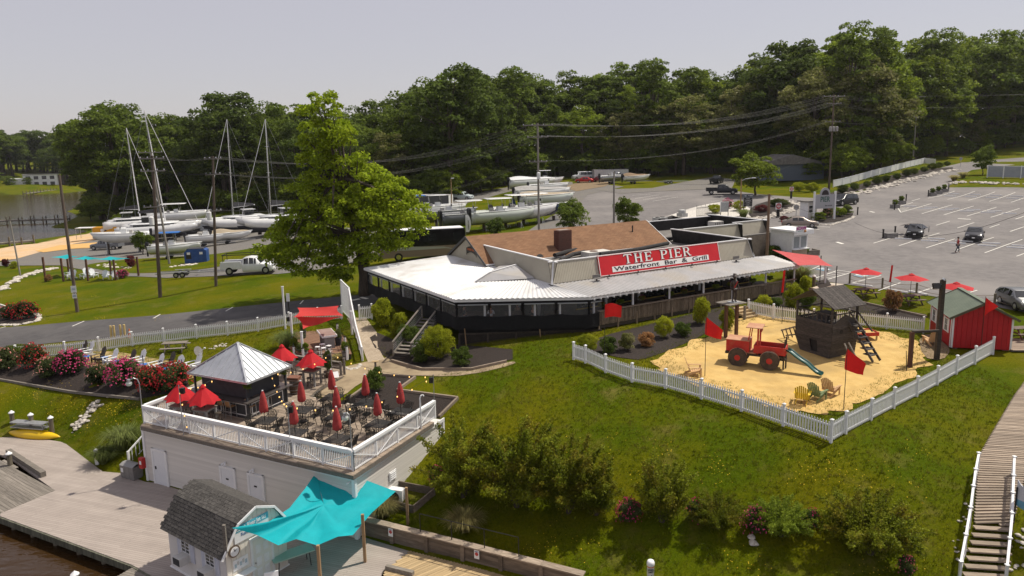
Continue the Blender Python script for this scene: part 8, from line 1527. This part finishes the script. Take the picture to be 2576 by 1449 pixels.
def cata(loc,rz,L,B,lab,mast,lean=0,boomcol=None,cabin=True,sc=1):
 t=T('catamaran',lab,'sailboat',(loc[0],loc[1],gh(loc[0],loc[1])),rz);z0=1.0
 for s in(-1,1):
  h=hull(L,B*.3,2.3,.9).build('hull',m_gel,t,True,True);h.location=(0,s*B*.38,z0);bt=hull(L*.97,B*.2,.8,.8).build('bottom',m_bott,t,True,True);bt.location=(0,s*B*.38,z0-.12)
  for x in(-.3*L,.2*L):MB().box((x,s*B*.38,z0*.5),(.6,.6,z0)).build('keel_block',m_darkw,t)
  w=MB().box((.05*L,s*(B*.50),z0+1.35),(1.6,.04,.28)).build('hull_window',m_cglass,t)
 MB().box((-.08*L,0,z0+1.75),(L*.66,B*.62,.35)).build('bridge_deck',m_gel,t)
 if cabin:
  MB().loft([[(x,-B*.3*k,z0+z),(x,B*.3*k,z0+z),(x,B*.3*k*.9,z0+z+.75),(x,-B*.3*k*.9,z0+z+.75)]for x,k,z in((-.3*L,1,1.9),(.05*L,1,1.9),(.2*L,.7,1.9))]).build('cabin_glass',m_cglass,t,False,True)
  MB().loft([[(x,-B*.34*k,z0+2.65),(x,B*.34*k,z0+2.65),(x,B*.3*k,z0+2.85),(x,-B*.3*k,z0+2.85)]for x,k in((-.36*L,.9),(-.3*L,1),(.08*L,1),(.24*L,.6))]).build('cabin_roof',m_gel,t,True,True)
  MB().box((-.14*L,0,z0+3.5),(1.9,2.2,.9)).build('helm_enclosure',m_cglass,t);MB().box((-.14*L,0,z0+4.05),(2.4,2.7,.1)).build('bimini',m_gel,t)
 if mast:
  mx_=.08*L;tp=(mx_-.25+lean,0,z0+2.8+mast);mp=MB().cyl((mx_,0,z0+2.8),tp,.13,.09,8).build('mast',m_chrome if lean==0 else m_trim,t)
  for f in(.45,.72):MB().box((mx_+(tp[0]-mx_)*f,0,z0+2.8+mast*f),(.05,B*.34,.05)).build('spreader',m_trim,mp)
  MB().cyl((mx_,0,z0+4.6),(mx_-L*.33,0,z0+4.9),.1,.1,6).build('boom',m_trim,t);MB().loft([[(mx_-.2-x,-.22*k,z0+4.75),(mx_-.2-x,.22*k,z0+4.75),(mx_-.2-x,.1*k,z0+4.75+.8*k),(mx_-.2-x,-.1*k,z0+4.75+.8*k)]for x,k in((0,1.2),(L*.16,.9),(L*.3,.6))]).build('sail_cover',boomcol or M('sail_cover',(.05,.05,.055),rough=.8),t,False,True)
  MB().cyl(tp,(L*.5,0,z0+2.2),.05,.05,5).build('furled_jib',m_trim,t)
  for s in(-1,1):MB().cyl((tp[0],0,tp[2]-1),(mx_-.5,s*B*.46,z0+2.0),.018,.018,4).build('shroud',m_steel,t)
  MB().cyl(tp,(-L*.48,0,z0+2.2),.018,.018,4).build('backstay',m_steel,t)
 t.scale=(sc,sc,sc);return t
q=G(605,588);cata(q,R(215),13.5,7.2,'white catamaran with grey mast and furled black mainsail cover',top_h(q,300)-3.8);q=G(700,590);cata(q,R(215),13.5,7.2,'white catamaran beside the shade tree with a slender mast',top_h(q,300)-3.8)
q=G(405,605);cata(q,R(18),15,8,'big white catamaran with glazed wheelhouse behind the utility poles',top_h(q,278)-3.8,-1.6);q=G(345,590);cata(q,R(20),12,6.5,'long white sailboat with thin twin rigging beside the yellow trailer',top_h(q,322)-3.8,-.6)
t=boat(by_(420,1090),R(200),9,3.2,'white racing hull with grey wrapped side raised on a stand',top=None,lift=2.0);boat(G(455,575),R(15),13,4.2,'tall white power catamaran with a flybridge behind the pole',top='hard',lift=1.4)
q=G(1062,650);RV=T('motorhome','black and tan motorhome parked behind the shade tree','motorhome',q,R(15));m_rvb=M('rv_black',(.010,.010,.013),rough=.15,spec=.7);m_rvt=M('rv_tan',(.26,.20,.15),rough=.3);MB().box((0,0,2.65),(10.5,2.5,2.0)).build('upper_body',m_rvb,RV);MB().box((0,0,1.05),(10.5,2.5,1.25)).build('lower_body',m_rvt,RV);MB().box((0,0,3.68),(10.2,2.3,.1)).build('roof',m_trim,RV)
MB().extr([(-5,1.68),(-1,1.68),(2.5,1.5),(4.5,1.05),(2.8,1.3),(-1.5,1.25),(-5,1.35)],-1.27,-1.255).build('swoosh',M('rv_sage',(.42,.43,.37),rough=.3),RV,fix=True);MB().box((5.27,0,2.5),(.05,2.2,1.6)).build('windscreen',m_cglass,RV)
for x in(3.6,-3.0):
 for s in(-1,1):wh=MB().cyl((x,s*1.0,.5),(x,s*1.27,.5),.5,.5,18).build('wheel',m_tyre,RV);MB().cyl((x,s*1.1,.5),(x,s*1.28,.5),.3,.3,14).build('rim',m_chrome,wh)
for x,w in((-2.5,2.4),(1,1.2),(4.2,.9)):MB().box((x,-1.26,2.7),(w,.03,.9)).build('window',m_cglass,RV)
q=G(258,601);t=T('cargo_trailer','yellow cargo trailer with a round emblem by the beach','trailer',q,R(8));MB().box((1.1,0,1.55),(5.0,2.3,2.2)).build('box',M('trailer_yellow',(.62,.29,.012),(.66,.33,.02),scale=1,rough=.4),t);MB().box((-3.1,0,2.6),(3.6,2.4,.08)).build('canopy',m_trim,t);MB().cyl((.6,-1.16,2.0),(.6,-1.18,2.0),.38,.38,16).build('emblem',m_trim,t);MB().box((3.65,0,1.5),(.1,2.2,2.1)).build('end_panel',m_trim,t)
for x in(-4.8,-1.5):
 for s in(-1,1):MB().box((x,s*1.1,1.4),(.07,.07,2.4)).build('canopy_post',m_steel,t)
for x in(-.6,.2):MB().cyl((x,-1.2,.35),(x,-.95,.35),.35,.35,14).build('wheel',m_tyre,t)
def container(px,py,rz,L,lab,mat,h=2.6):
 q=G(px,py);t=T('shipping_container',lab,'container',q,R(rz));n=int(L/.28);m=MB()
 for s in(-1,1):m.grid(lambda u,v,s=s:(-L/2+L*u,s*(1.2+(.035 if int(u*n+.5)%2 else 0)),.15+(h-.15)*v),n,1)
 m.build('side_panel',mat,t,fix=True);MB().box((0,0,h),(L,2.44,.08)).build('roof',m_cov,t);MB().box((0,0,.1),(L,2.4,.16)).build('base',m_blackmetal,t)
 for s in(-1,1):d=MB().box((L/2,s*.6,h/2+.05),(.06,1.15,h-.2)).build('door',m_trim if 'dark' in lab else mat,t);MB().cyl((L/2+.05,s*.3,.2),(L/2+.05,s*.3,h-.1),.025,.025,5).build('lock_rod',m_steel,d)
container(1085,521,-18,9,'dark grey shipping container with pale doors beside the lamp post',M('cont_grey',(.07,.07,.075),(.09,.09,.095),scale=2,rough=.6));container(512,580,12,7,'pale grey storage container behind the catamarans',M('cont_pale',(.30,.32,.34),(.36,.38,.40),scale=2,rough=.6));container(1535,452,5,9,'white box trailer body under the trees',M('cont_white',(.5,.5,.5),(.56,.56,.56),scale=2,rough=.6))
q=G(497,661);t=T('dumpster','blue metal dumpster with a black lid and white labels','dumpster',q,R(12));m_db=M('dumpster_blue',(.012,.05,.20),(.02,.075,.26),scale=2,rough=.5);MB().extr([(-1.5,.1),(1.5,.1),(1.5,1.9),(1.1,2.15),(-1.1,2.15),(-1.5,1.7)],-1.0,1.0).build('body',m_db,t,fix=True);MB().box((0,0,2.18),(2.3,1.9,.08)).build('lid',m_charc,t);MB().box((-.9,-1.02,1.2),(.7,.03,.9)).build('hatch',m_blackmetal,t)
for x in(-.9,.8):MB().box((x,-1.045,1.55),(.45,.02,.35)).build('label_plate',m_trim,t)
# ----- poles, wires, signs, people, far things
m_pole=M('utility_pole',(.085,.062,.048),(.15,.115,.09),scale=3,rough=.9,stretch=(3,3,.5),objr=.2);m_poleg=M('grey_pole',(.20,.18,.16),(.28,.26,.23),scale=3,rough=.9,stretch=(3,3,.5),objr=.1);INS=MB().lathe([(.04,0),(.07,.08),(.05,.16)],(0,0,0),8).mesh('insulator',M('porcelain',(.42,.42,.46),rough=.3))
def upole(px,py,ty,lab,arms=(),mat=None,r=.17,tx=None,tr=0,rz=.3,extra=None):
 q=G(px,py);h=top_h(q,ty);t=T('utility_pole',lab,'pole',q,rz);lean=0
 if tx is not None:e=P(tx,ty,q.z+h);lean=max(-1.2,min(1.2,(e.x-q.x)))
 MB().cyl((0,0,-.3),(lean*math.cos(rz),-lean*math.sin(rz),h),r,r*.72,10).build('pole',mat or m_pole,t);tops=[]
 for(z,L)in arms:
  f=(h-z)/h*lean;c=Vector((f*math.cos(rz),-f*math.sin(rz),h-z));a=MB().box((c.x,c.y-.12,c.z),(L,.1,.12)).build('cross_arm',m_poleg,t)
  for s in(-1,-.4,.4,1):inst('insulator',INS,a,(c.x+s*(L/2-.1),c.y-.12,c.z+.05));tops.append(t.matrix_basis@Vector((c.x+s*(L/2-.1),c.y-.12,c.z+.2)))
 for k in range(tr):MB().lathe([(.24,0),(.26,.05),(.26,.85),(.12,.95)],((k-(tr-1)/2)*.7+.0,-.42,h*(.52 if tr==1 else .62)),12).build('transformer',m_cov if tr>1 else m_trim,t)
 return t,h,tops
_,h1,T1=upole(195,785,440,'dark leaning utility pole with white notices by the road',((h_ for h_ in()))or((4.0,2.6),),tx=150);p1=_;
_,h2,T2=upole(403,748,392,'tallest dark utility pole with a lamp and transformers in the field',((.3,2.4),(1.6,2.4),(5.4,2.2)),tx=372,tr=1,r=.2);_,h3,T3=upole(543,720,393,'dark utility pole beside the empty boat trailer',((.3,1.8),(2.0,1.6),(6.0,1.6)),tx=524,tr=1)
upole(427,665,383,'grey pole with a flat osprey platform on top',((.0,3.2),),m_poleg,tx=397);upole(52,695,556,'slim grey pole by the left rock border',(),m_poleg,.12,tx=26)
_,h4,T4=upole(1356,598,310,'grey utility pole with three cross arms behind the brown roof',((.3,4.2),(1.9,3.0),(5.3,2.6)),m_poleg,tr=1,rz=.1);_,h5,T5=upole(2085,480,237,'tall utility pole with transformers by the entrance hedge',((.4,4.6),(1.8,3.2),(5.2,3.2)),None,.22,tr=3,rz=.2);_,h6,T6=upole(2296,412,240,'grey utility pole up the hill behind the white fence',((.4,4.6),(3.4,3.0),(5.6,4.0)),m_poleg,.2,rz=.2)
upole(1544,585,432,'plain grey service pole beside the round shrub tree',(),m_poleg,.16);upole(1928,668,488,'brown service pole standing beside the annex',(),M('tanpole',(.16,.10,.065),(.24,.16,.11),scale=3,rough=.9,stretch=(3,3,.5)),.18)
for k,z in enumerate((2.05,1.35)):n=T('pole_notice','white printed notice on the leaning pole, %s of the two'%('upper, larger' if k==0 else 'lower, smaller'),'notice',p1.location+Vector((.02,-.22,z+.4)),.25);MB().box((0,0,0),(.5-.12*k,.02,.7-.2*k)).build('plate',m_trim,n);text('note',MATS['sign_blue'],n,(0,-.015,0),(PI/2,0,0),sc=.6)
def wire(a,b,sag,lab,r=.016):
 a=Vector(a);b=Vector(b);tag(MB().tube([a+(b-a)*(k/24)+Vector((0,0,-sag*4*(k/24)*(1-k/24)))for k in range(25)],r,4).build('power_line',m_wire),lab,'cable','overhead power lines')
def span(A,B,n,sag,w):
 for k in range(min(n,len(A),len(B))):wire(A[k],B[k],sag,'thin overhead power line '+w)
span(T4,T5,10,2.2,'between the roof pole and the entrance pole');span(T5,T6,10,1.2,'climbing from the entrance pole to the hill pole');span(T6,[Vector((p.x+90,p.y-20,p.z+3))for p in T6],8,1.5,'leaving the hill pole over the road');span(T3,T4,10,2.6,'from the trailer pole past the shade tree');span(T2,T3,8,.4,'between the two dark poles in the field');span(T1,T2[8:],4,.6,'from the notice pole to the tallest pole');span(T1,[Vector((p.x-60,p.y+15,p.z-3))for p in T1],3,1.2,'leaving the notice pole over the water')
wire(P(1544,434,16),P(1868,455,14.5),1.0,'thick service cable from the plain pole to the street lamp');wire(P(1930,490,14.5),P(2130,560,9.5),.3,'service cable from the brown pole to the bollard');wire(P(2150,560,9.6),P(2700,480,16),2.5,'dark cable sagging over the parking lot');wire(P(1868,455,14.5),T5[-1]-Vector((0,0,4)),.8,'service cable from the street lamp to the entrance pole')
def street_lamp(px,py,ty,lab,arm):q=G(px,py);h=top_h(q,ty);t=T('street_lamp',lab,'lamp',q);MB().cyl((0,0,0),(0,0,h),.12,.09,8).build('pole',m_tan if arm else m_steel,t);MB().tube([(0,0,h-.3),(arm*.4,0,h),(arm,0,h+.1)],.04,6).build('arm',m_steel,t);MB().loft([[(arm+x,-.14*k,h+.06),(arm+x,.14*k,h+.06),(arm+x,.1*k,h+.2),(arm+x,-.1*k,h+.2)]for x,k in((0,.5),(.3,1),(.6,.7))]).build('lamp_head',m_trim,t,False,True)
street_lamp(1862,545,450,'street lamp with curved arm beside the directory sign',1.6);street_lamp(1137,530,450,'slim lamp post beside the shipping container',.01)
a=G(2046,556);b=G(2098,552);an=math.atan2((b-a).y,(b-a).x);L=V2(b-a).length;t=T('entrance_sign','grey arched restaurant entrance sign with green letters between white posts','sign',a,an)
for x in(0,L):MB().box((x,0,2.1),(.22,.22,4.2)).build('post',m_trim,t)
n=12;pr_=[(.1,1.75),(L-.1,1.75),(L-.1,3.75),(L*.76,3.8)]+[(L/2+L*.24*math.cos(PI*k/n),3.8+.95*math.sin(PI*k/n))for k in range(n+1)]+[(.1,3.75)];MB().extr(pr_,-.06,.06).build('board',M('sign_grey',(.36,.36,.38),rough=.6),t,fix=True)
MB().extr([(L/2+.58*math.cos(PI*k/10),3.7+.72*math.sin(PI*k/10))for k in range(11)],-.075,-.062).build('arch_emblem',M('emblem_dark',(.03,.022,.025),rough=.6),t,fix=True);text('pier2',M('sign_green',(.02,.09,.07),rough=.5),t,(L/2,-.075,3.05),(PI/2,0,0),sc=(1.35,1.7,1));text('bar2',m_sblack,t,(L*.68,-.075,2.15),(PI/2,0,0),sc=.85)
q=G(2032,552);t=T('ticket_booth','small white clapboard ticket booth with a flat grey roof','booth',q,R(20));boxp('walls',(0,0,1.3),(1.6,1.6,2.6),m_trim,t)
for k in range(12):boxp('clapboard',(0,-.815,.2+k*.2),(1.6,.02,.18),m_siding,t)
boxp('roof',(0,0,2.68),(2.3,2.1,.16),m_flat,t);w=boxp('window',(-.25,-.84,1.6),(.7,.03,1.0),m_glass,t);MB().box((-.25,-.86,1.6),(.8,.02,.05)).box((-.25,-.86,2.12),(.8,.02,.07)).box((-.25,-.86,1.08),(.8,.02,.07)).build('frame',m_trim,w);boxp('door',(.82,0,1.05),(.04,.8,2.0),m_white,t)
q=G(1880,542);t=T('directory_sign','grey topped marina directory sign with four black name plates','sign',q,R(8));boxp('header',(0,0,3.05),(1.5,.12,.55),M('sign_slate',(.12,.14,.17),rough=.6),t);boxp('frame',(0,.02,2.1),(1.5,.1,1.4),m_cov,t);MB().cyl((0,-.06,3.05),(0,-.08,3.05),.2,.2,14).build('roundel',m_sblack,t);text('seven',m_trim,t,(0,-.09,3.05),(PI/2,0,0),sc=.6);text('per',m_trim,t,(-.45,-.07,3.05),(PI/2,0,0));text('mar',m_trim,t,(.48,-.07,3.05),(PI/2,0,0))
for k in range(4):pl_=boxp('name_plate',(0,-.045,2.6-k*.33),(1.36,.03,.27),m_sblack,t);text(('yachts','brk','yachts','mar')[k],m_trim,pl_,(0,-.07,2.6-k*.33),(PI/2,0,0),sc=.8)
for s in(-.6,.6):MB().cyl((s,.05,0),(s,.05,1.5),.05,.05,6).build('post',m_blackmetal,t)
for(px,py,s,lab)in((1957,548,1.0,'square red and white do not enter sign near the stop sign'),(1990,500,.8,'small do not enter sign by the entrance hedge')):
 t=T('road_sign',lab,'sign',G(px,py),R(10));MB().box((0,0,1.1),(.5*s,.04,2.2)).build('post',m_blackmetal,t);MB().box((0,-.04,1.75),(.95*s,.03,.95*s)).build('plate',m_trim,t);MB().cyl((0,-.05,1.75),(0,-.07,1.75),.42*s,.42*s,20).build('disc',m_red,t);MB().box((0,-.08,1.75),(.6*s,.012,.13*s)).build('bar',m_trim,t);text('dn',m_trim,t,(0,-.08,1.95),(PI/2,0,0));text('en',m_trim,t,(0,-.08,1.55),(PI/2,0,0))
for(px,py,lab)in((2002,556,'grey back of an octagonal stop sign beside the booth'),(2416,420,'grey back of an octagonal stop sign up at the road')):t=T('stop_sign',lab,'sign',G(px,py));MB().cyl((0,0,0),(0,0,2.2),.04,.04,6).build('post',m_steel,t);MB().cyl((0,.02,2.0),(0,.05,2.0),.42,.42,8).build('plate',m_cov,t)
q=G(1822,545);t=T('info_board','white framed notice board by the iron gate','sign',q,.1);MB().box((0,0,1.5),(1.3,.08,1.5)).build('panel',m_steel,t);MB().box((0,-.03,2.28),(1.4,.1,.1)).box((-.68,-.03,1.5),(.08,.1,1.6)).build('frame',m_trim,t);MB().cyl((.6,0,0),(.6,0,1.6),.05,.05,6).cyl((-.6,0,0),(-.6,0,1.6),.05,.05,6).build('post',m_blackmetal,t)
ga_=G(1752,548);gb_=G(1785,545);t=T('iron_gate','black iron gate panel on the white gravel','gate',ga_);d=gb_-ga_
for k in range(13):MB().cyl(d*(k/12),d*(k/12)+Vector((0,0,1.7 if k%4 else 2.0)),.025,.025,4).build('bar',m_blackmetal,t)
for z in(.3,1.5):MB().beam(Vector((0,0,z)),d+Vector((0,0,z)),.04,.05).build('rail',m_blackmetal,t)
BO=MB().cyl((0,0,0),(0,0,1.05),.1,.1,8).lathe([(.1,1.05),(.14,1.08),(.13,1.16),(.05,1.22)],(0,0,0),8).mesh('bollard',m_blackmetal)
for px,py,w in((2157,541,'at the tip of the entrance island'),(2250,528,'beside the two back planters'),(2279,506,'right of the two back planters'),(2335,495,'left of the three far planters'),(2386,480,'right of the three far planters'),(2221,600,'left of the lone planter'),(2251,592,'right of the lone planter')):tag(inst('bollard',BO,None,G(px,py)),'black round bollard '+w,'bollard')
for k,(px,py)in enumerate(((2240,598),(2251,524),(2267,514),(2345,493),(2360,488),(2375,483))):
 q=G(px,py);lab=('empty grey planter box by the black sedan','grey planter with a bush, left of the pair','grey planter with a bush, right of the pair','grey planter, nearest the bollard of three','grey planter, middle of three','grey planter, last of three')[k];t=T('parking_planter',lab,'planter',q,R(10));MB().box((0,0,.3),(1.5 if k==0 else 1.2,.8,.6)).build('box',m_plastic_grey,t)
 if k:o=inst('foliage',PROTO['b1'],t,(0,0,.5),sc=(.6,.45,.8));o.material_slots[0].link='OBJECT';o.material_slots[0].material=LM['mid']
CO=T('traffic_cone','orange traffic cone with white collar beside the yellow posts','cone',G(327,848));MB().lathe([(.2,0),(.2,.04),(.14,.05),(.03,.75)],(0,0,0),12).build('cone',M('cone_orange',(.62,.13,.02),rough=.6),CO);MB().lathe([(.094,.38),(.07,.55)],(0,0,.0),12).build('collar',m_trim,CO)
copytree(CO,G(2022,618),0,'orange traffic cone at the corner of the ice cream stand')
for k,px in enumerate((281,289,305,315)):tag(MB().cyl((0,0,0),(.02,0,1.25),.09,.09,8).build('marker_post',M('post_yellow',(.62,.46,.20),rough=.6)),'short pale yellow marker post on the road side of the fence','post','yellow marker posts').location=G(px,855-(px-281)*.1)
q=G(2030,642);t=T('timber_planter','square grey timber planter in front of the stand railing','planter',q,R(10))
for z in(.12,.34,.56):MB().box((0,-.7,z),(2.2,.14,.2)).box((1.1,0,z),(.14,1.4,.2)).box((-1.1,0,z),(.14,1.4,.2)).build('board',m_grey,t)
for(px,py,ty,key,mt,lab,tm)in((1172,592,540,'zar',m_trim,'white feather banner with dark lettering beside the motorhome',m_sblack),(1288,566,500,'sym',M('banner_navy',(.012,.03,.085),rough=.8),'tall navy feather banner between the boats',m_trim)):
 q=G(px,py);h=top_h(q,ty);t=T('feather_banner',lab,'banner',q,R(5));MB().cyl((0,0,0),(0,0,h),.03,.02,6).build('pole',m_steel,t);m=MB();m.grid(lambda u,v:(.02+(.8*math.sin(PI*(.12+.8*u))**.5)*v,.06*math.sin(u*6+v*2),.5+(h-.5)*u),12,4);m.build('cloth',mt,t,True);text(key,tm,t,(.42,-.09,h*.5),(PI/2,PI/2,0),sc=h/6.5)
q=P(1637,1409,2.72);t=T('speed_limit_marker','white round speed limit marker with black lettering','marker',(q.x,q.y,-.4),0);hh=3.0;MB().lathe([(.15,0),(.15,hh-.12),(.165,hh-.1),(.165,hh+.02),(.13,hh+.1),(.05,hh+.12)],(0,0,0),18).build('tube',m_white,t,True);MB().lathe([(.153,hh-.16),(.154,hh-.12)],(0,0,0),18).build('orange_band',M('band_orange',(.6,.12,.02),rough=.6),t);text('speed',m_sblack,t,(-.02,-.152,hh-.3),(PI/2,0,0),sc=1.15);text('six',m_sblack,t,(0,-.155,hh-.62),(PI/2,0,0),sc=1.2)
for(a,b,w,lab)in(((-40,557),(172,551),1.6,'long weathered pier crossing the river mouth'),((-40,616),(85,606),1.4,'short weathered pier by the beach'),((62,487),(140,478),1.4,'small pier on the far bank')):
 a=P(*a,.9);b=P(*b,.9);t=T('pier',lab,'pier',a);d=b-a;MB().beam((0,0,0),d,w,.4).build('walkway',m_grey,t);n=max(4,int(d.length/3.2));sd=Vector((-d.y,d.x,0)).normalized()*w*.55
 for k in range(n+1):
  for s in(-1,1):e=d*(k/n)+sd*s;MB().cyl((e.x,e.y,-2.5),(e.x,e.y,1.0 if k%2 else 1.3),.17,.17,6).build('pile',m_pile,t)
q=at_dist(98,424);t=T('white_house','modern white two storey house across the river','house',q,R(25));boxp('wall',(0,0,3.4),(17,9,6.8),m_trim,t);boxp('wing',(-12,0,2.4),(9,8,4.8),m_trim,t);boxp('roof',(0,0,6.95),(18,10,.3),m_cov,t)
for k in range(4):
 for z in(1.6,5.0):boxp('window',(-6+k*4,-4.53,z),(2.2,.06,1.9),m_glass,t)
q=G(1965,452);t=T('grey_house','low blue grey house with dark roof under the trees','house',q,R(8));boxp('wall',(0,0,1.9),(16,9,3.8),M('house_slate',(.085,.105,.135),(.10,.12,.15),scale=2,rough=.7),t);MB().extr([(-8.6,3.7),(8.6,3.7),(8.6,3.75),(8.6,3.8),(0,5.9),(-8.6,3.8)],-5,5).build('roof',m_flat,t,fix=True)
SKN=M('skin',(.42,.24,.17),rough=.6);HAIR=M('hair_dark',(.02,.014,.01),rough=.7)
def skin(name,J,E,mat,parent):
 me=bpy.data.meshes.new(name);ks=list(J);me.from_pydata([J[k][0]for k in ks],[(ks.index(a),ks.index(b))for a,b in E],[]);me.materials.append(mat);o=inst(name,me,parent);o.modifiers.new('k','SKIN');sv=me.skin_vertices[0].data
 for i,k in enumerate(ks):r=J[k][1];sv[i].radius=r if hasattr(r,'__len__')else(r,r);sv[i].use_root=(i==0)
 s=o.modifiers.new('s','SUBSURF');s.levels=1;s.render_levels=2;me.polygons.foreach_set('use_smooth',[]);o.modifiers['k'].use_smooth_shade=True;return o
def person(loc,rz,lab,shirt,pants,pose='walk',hair=HAIR,sc=1.0,hat=None,name='person'):
 t=T(name,lab,'person' if name=='person' else 'statue',loc,rz);t.scale=(sc,sc,sc);sit=pose=='sit';hz=.5 if sit else .93;z=hz-.93
 J={'pel':((0,0,hz),(.15,.11)),'ch':((0,.0,1.28+z),(.17,.12)),'nk':((0,0,1.5+z),.055),'hd':((0,-.02,1.62+z),(.085,.10)),'cr':((0,-.01,1.74+z),(.07,.08))};E=[('pel','ch'),('ch','nk'),('nk','hd'),('hd','cr')]
 for s,n in((-1,'l'),(1,'r')):
  sw=.22*s if pose=='walk' else .05*s;el=(s*.27,.03-sw*.5,1.14+z)if not sit else(s*.27,-.08,1.12+z);wr=(s*.27,-.1-sw,.92+z)if not sit else(s*.16,-.34,1.08+z)
  J['s'+n]=((s*.17,0,1.40+z),.062);J['e'+n]=(el,.045);J['w'+n]=(wr,.033);J['h'+n]=((wr[0],wr[1]-.05,wr[2]-.1 if not sit else wr[2]),.035);E+=[('ch','s'+n),('s'+n,'e'+n),('e'+n,'w'+n),('w'+n,'h'+n)]
  kn=(s*.11,-.05-sw*.6,.5)if not sit else(s*.12,-.42,.52);an_=(s*.11,.05-sw*1.1 if pose=='walk' else .03,.09)if not sit else(s*.12,-.4,.08);J['t'+n]=((s*.1,0,hz-.06),.095);J['k'+n]=(kn,.06);J['a'+n]=(an_,.042);J['f'+n]=((an_[0],an_[1]-.17,.04),.04);E+=[('pel','t'+n),('t'+n,'k'+n),('k'+n,'a'+n),('a'+n,'f'+n)]
 skin('body',J,E,SKN if name=='person' else shirt,t);big=lambda k,f:(J[k][0],tuple(x*f for x in J[k][1])if hasattr(J[k][1],'__len__')else J[k][1]*f)
 sk_={'ch':big('ch',1.12),'pel':big('pel',1.1)};se=[('ch','pel')]
 for n in 'lr':sk_['s'+n]=big('s'+n,1.2);sk_['e'+n]=big('e'+n,1.25);se+=[('ch','s'+n),('s'+n,'e'+n)]
 skin('shirt',sk_,se,shirt,t);pk={'pel':big('pel',1.14)};pe_=[]
 for n in 'lr':pk['t'+n]=big('t'+n,1.08);pk['k'+n]=big('k'+n,1.2);pk['a'+n]=big('a'+n,1.3);pe_+=[('pel','t'+n),('t'+n,'k'+n),('k'+n,'a'+n)]
 skin('trousers',pk,pe_,pants,t);MB().lathe([(.095,0),(.115,.06),(.105,.13),(.05,.17)],(0,.015,1.64+z),12).build('hair',hair,t,True)
 if hat:MB().lathe([(.25,0),(.25,.02),(.12,.04),(.11,.16),(.03,.19)],(0,0,1.74+z),14).build('hat',hat,t,True)
 return t
CL=lambda n,c:M('cloth_'+n,c,tuple(x*1.25 for x in c),scale=8,rough=.85)
person(G(2408,636)+Vector((0,0,.03)),R(80),'man in a dark red shirt and jeans walking across the parking lot',CL('red',(.28,.015,.02)),CL('jean',(.05,.06,.08)),sc=1.0)
for a_,b_,rz,lab,sh_,hr in((-5.8,5.2,R(150),'woman in white with long brown hair seated at the porch blinds',CL('white',(.6,.6,.6)),M('hair_brown',(.14,.08,.04),rough=.7)),(-3.6,4.9,R(20),'man in tan seated at a porch table',CL('tan',(.26,.19,.13)),HAIR),(-3.0,3.5,R(160),'person in black leaning over a porch table',CL('black',(.02,.02,.022)),M('hair_fair',(.3,.2,.1),rough=.7)),(-7.4,6.6,R(60),'person in dark clothes at the first porch table',CL('dark',(.03,.03,.035)),HAIR),(22.8,.9,R(-40),'dark haired person in black seated at the porch end',CL('black',(.02,.02,.022)),HAIR)):person(RWd(a_,b_,FZ),RANG+rz,lab,sh_,CL('jean2',(.06,.07,.1)),'sit',hr)
mb_=M('bronze_statue',(.03,.022,.02),(.06,.04,.036),scale=6,rough=.5);t=person(STB,R(20),'dark pirate statue with broad hat and sword on a wooden stand',mb_,mb_,'stand',mb_,1.12,mb_,'pirate_statue');MB().beam((-.3,-.15,.85),(-.42,-.32,.02),.03,.05).build('sword',m_steel,t);MB().beam((.16,-.14,1.4),(-.12,-.16,1.0),.05,.03).build('sash',m_red,t);MB().box((0,0,.01),(.7,.6,.04)).build('plinth',m_steel,t)
hz_=MB().box((0,420,22),(1300,1000,52)).build('haze',None);hz_['kind']='stuff';tag(hz_,'thin pale summer haze over the whole waterfront','haze',None,'stuff')
hm_=bpy.data.materials.new('haze');hm_.use_nodes=True;tn=hm_.node_tree;tn.nodes.remove(tn.nodes['Principled BSDF']);pv_=tn.nodes.new('ShaderNodeVolumePrincipled');pv_.inputs['Color'].default_value=(.9,.9,.95,1);pv_.inputs['Density'].default_value=.00008;pv_.inputs['Anisotropy'].default_value=.3;tn.links.new(pv_.outputs[0],tn.nodes['Material Output'].inputs['Volume']);hz_.data.materials.append(hm_)
SC.render.engine='CYCLES'
SC.cycles.max_bounces=6;SC.cycles.transparent_max_bounces=12
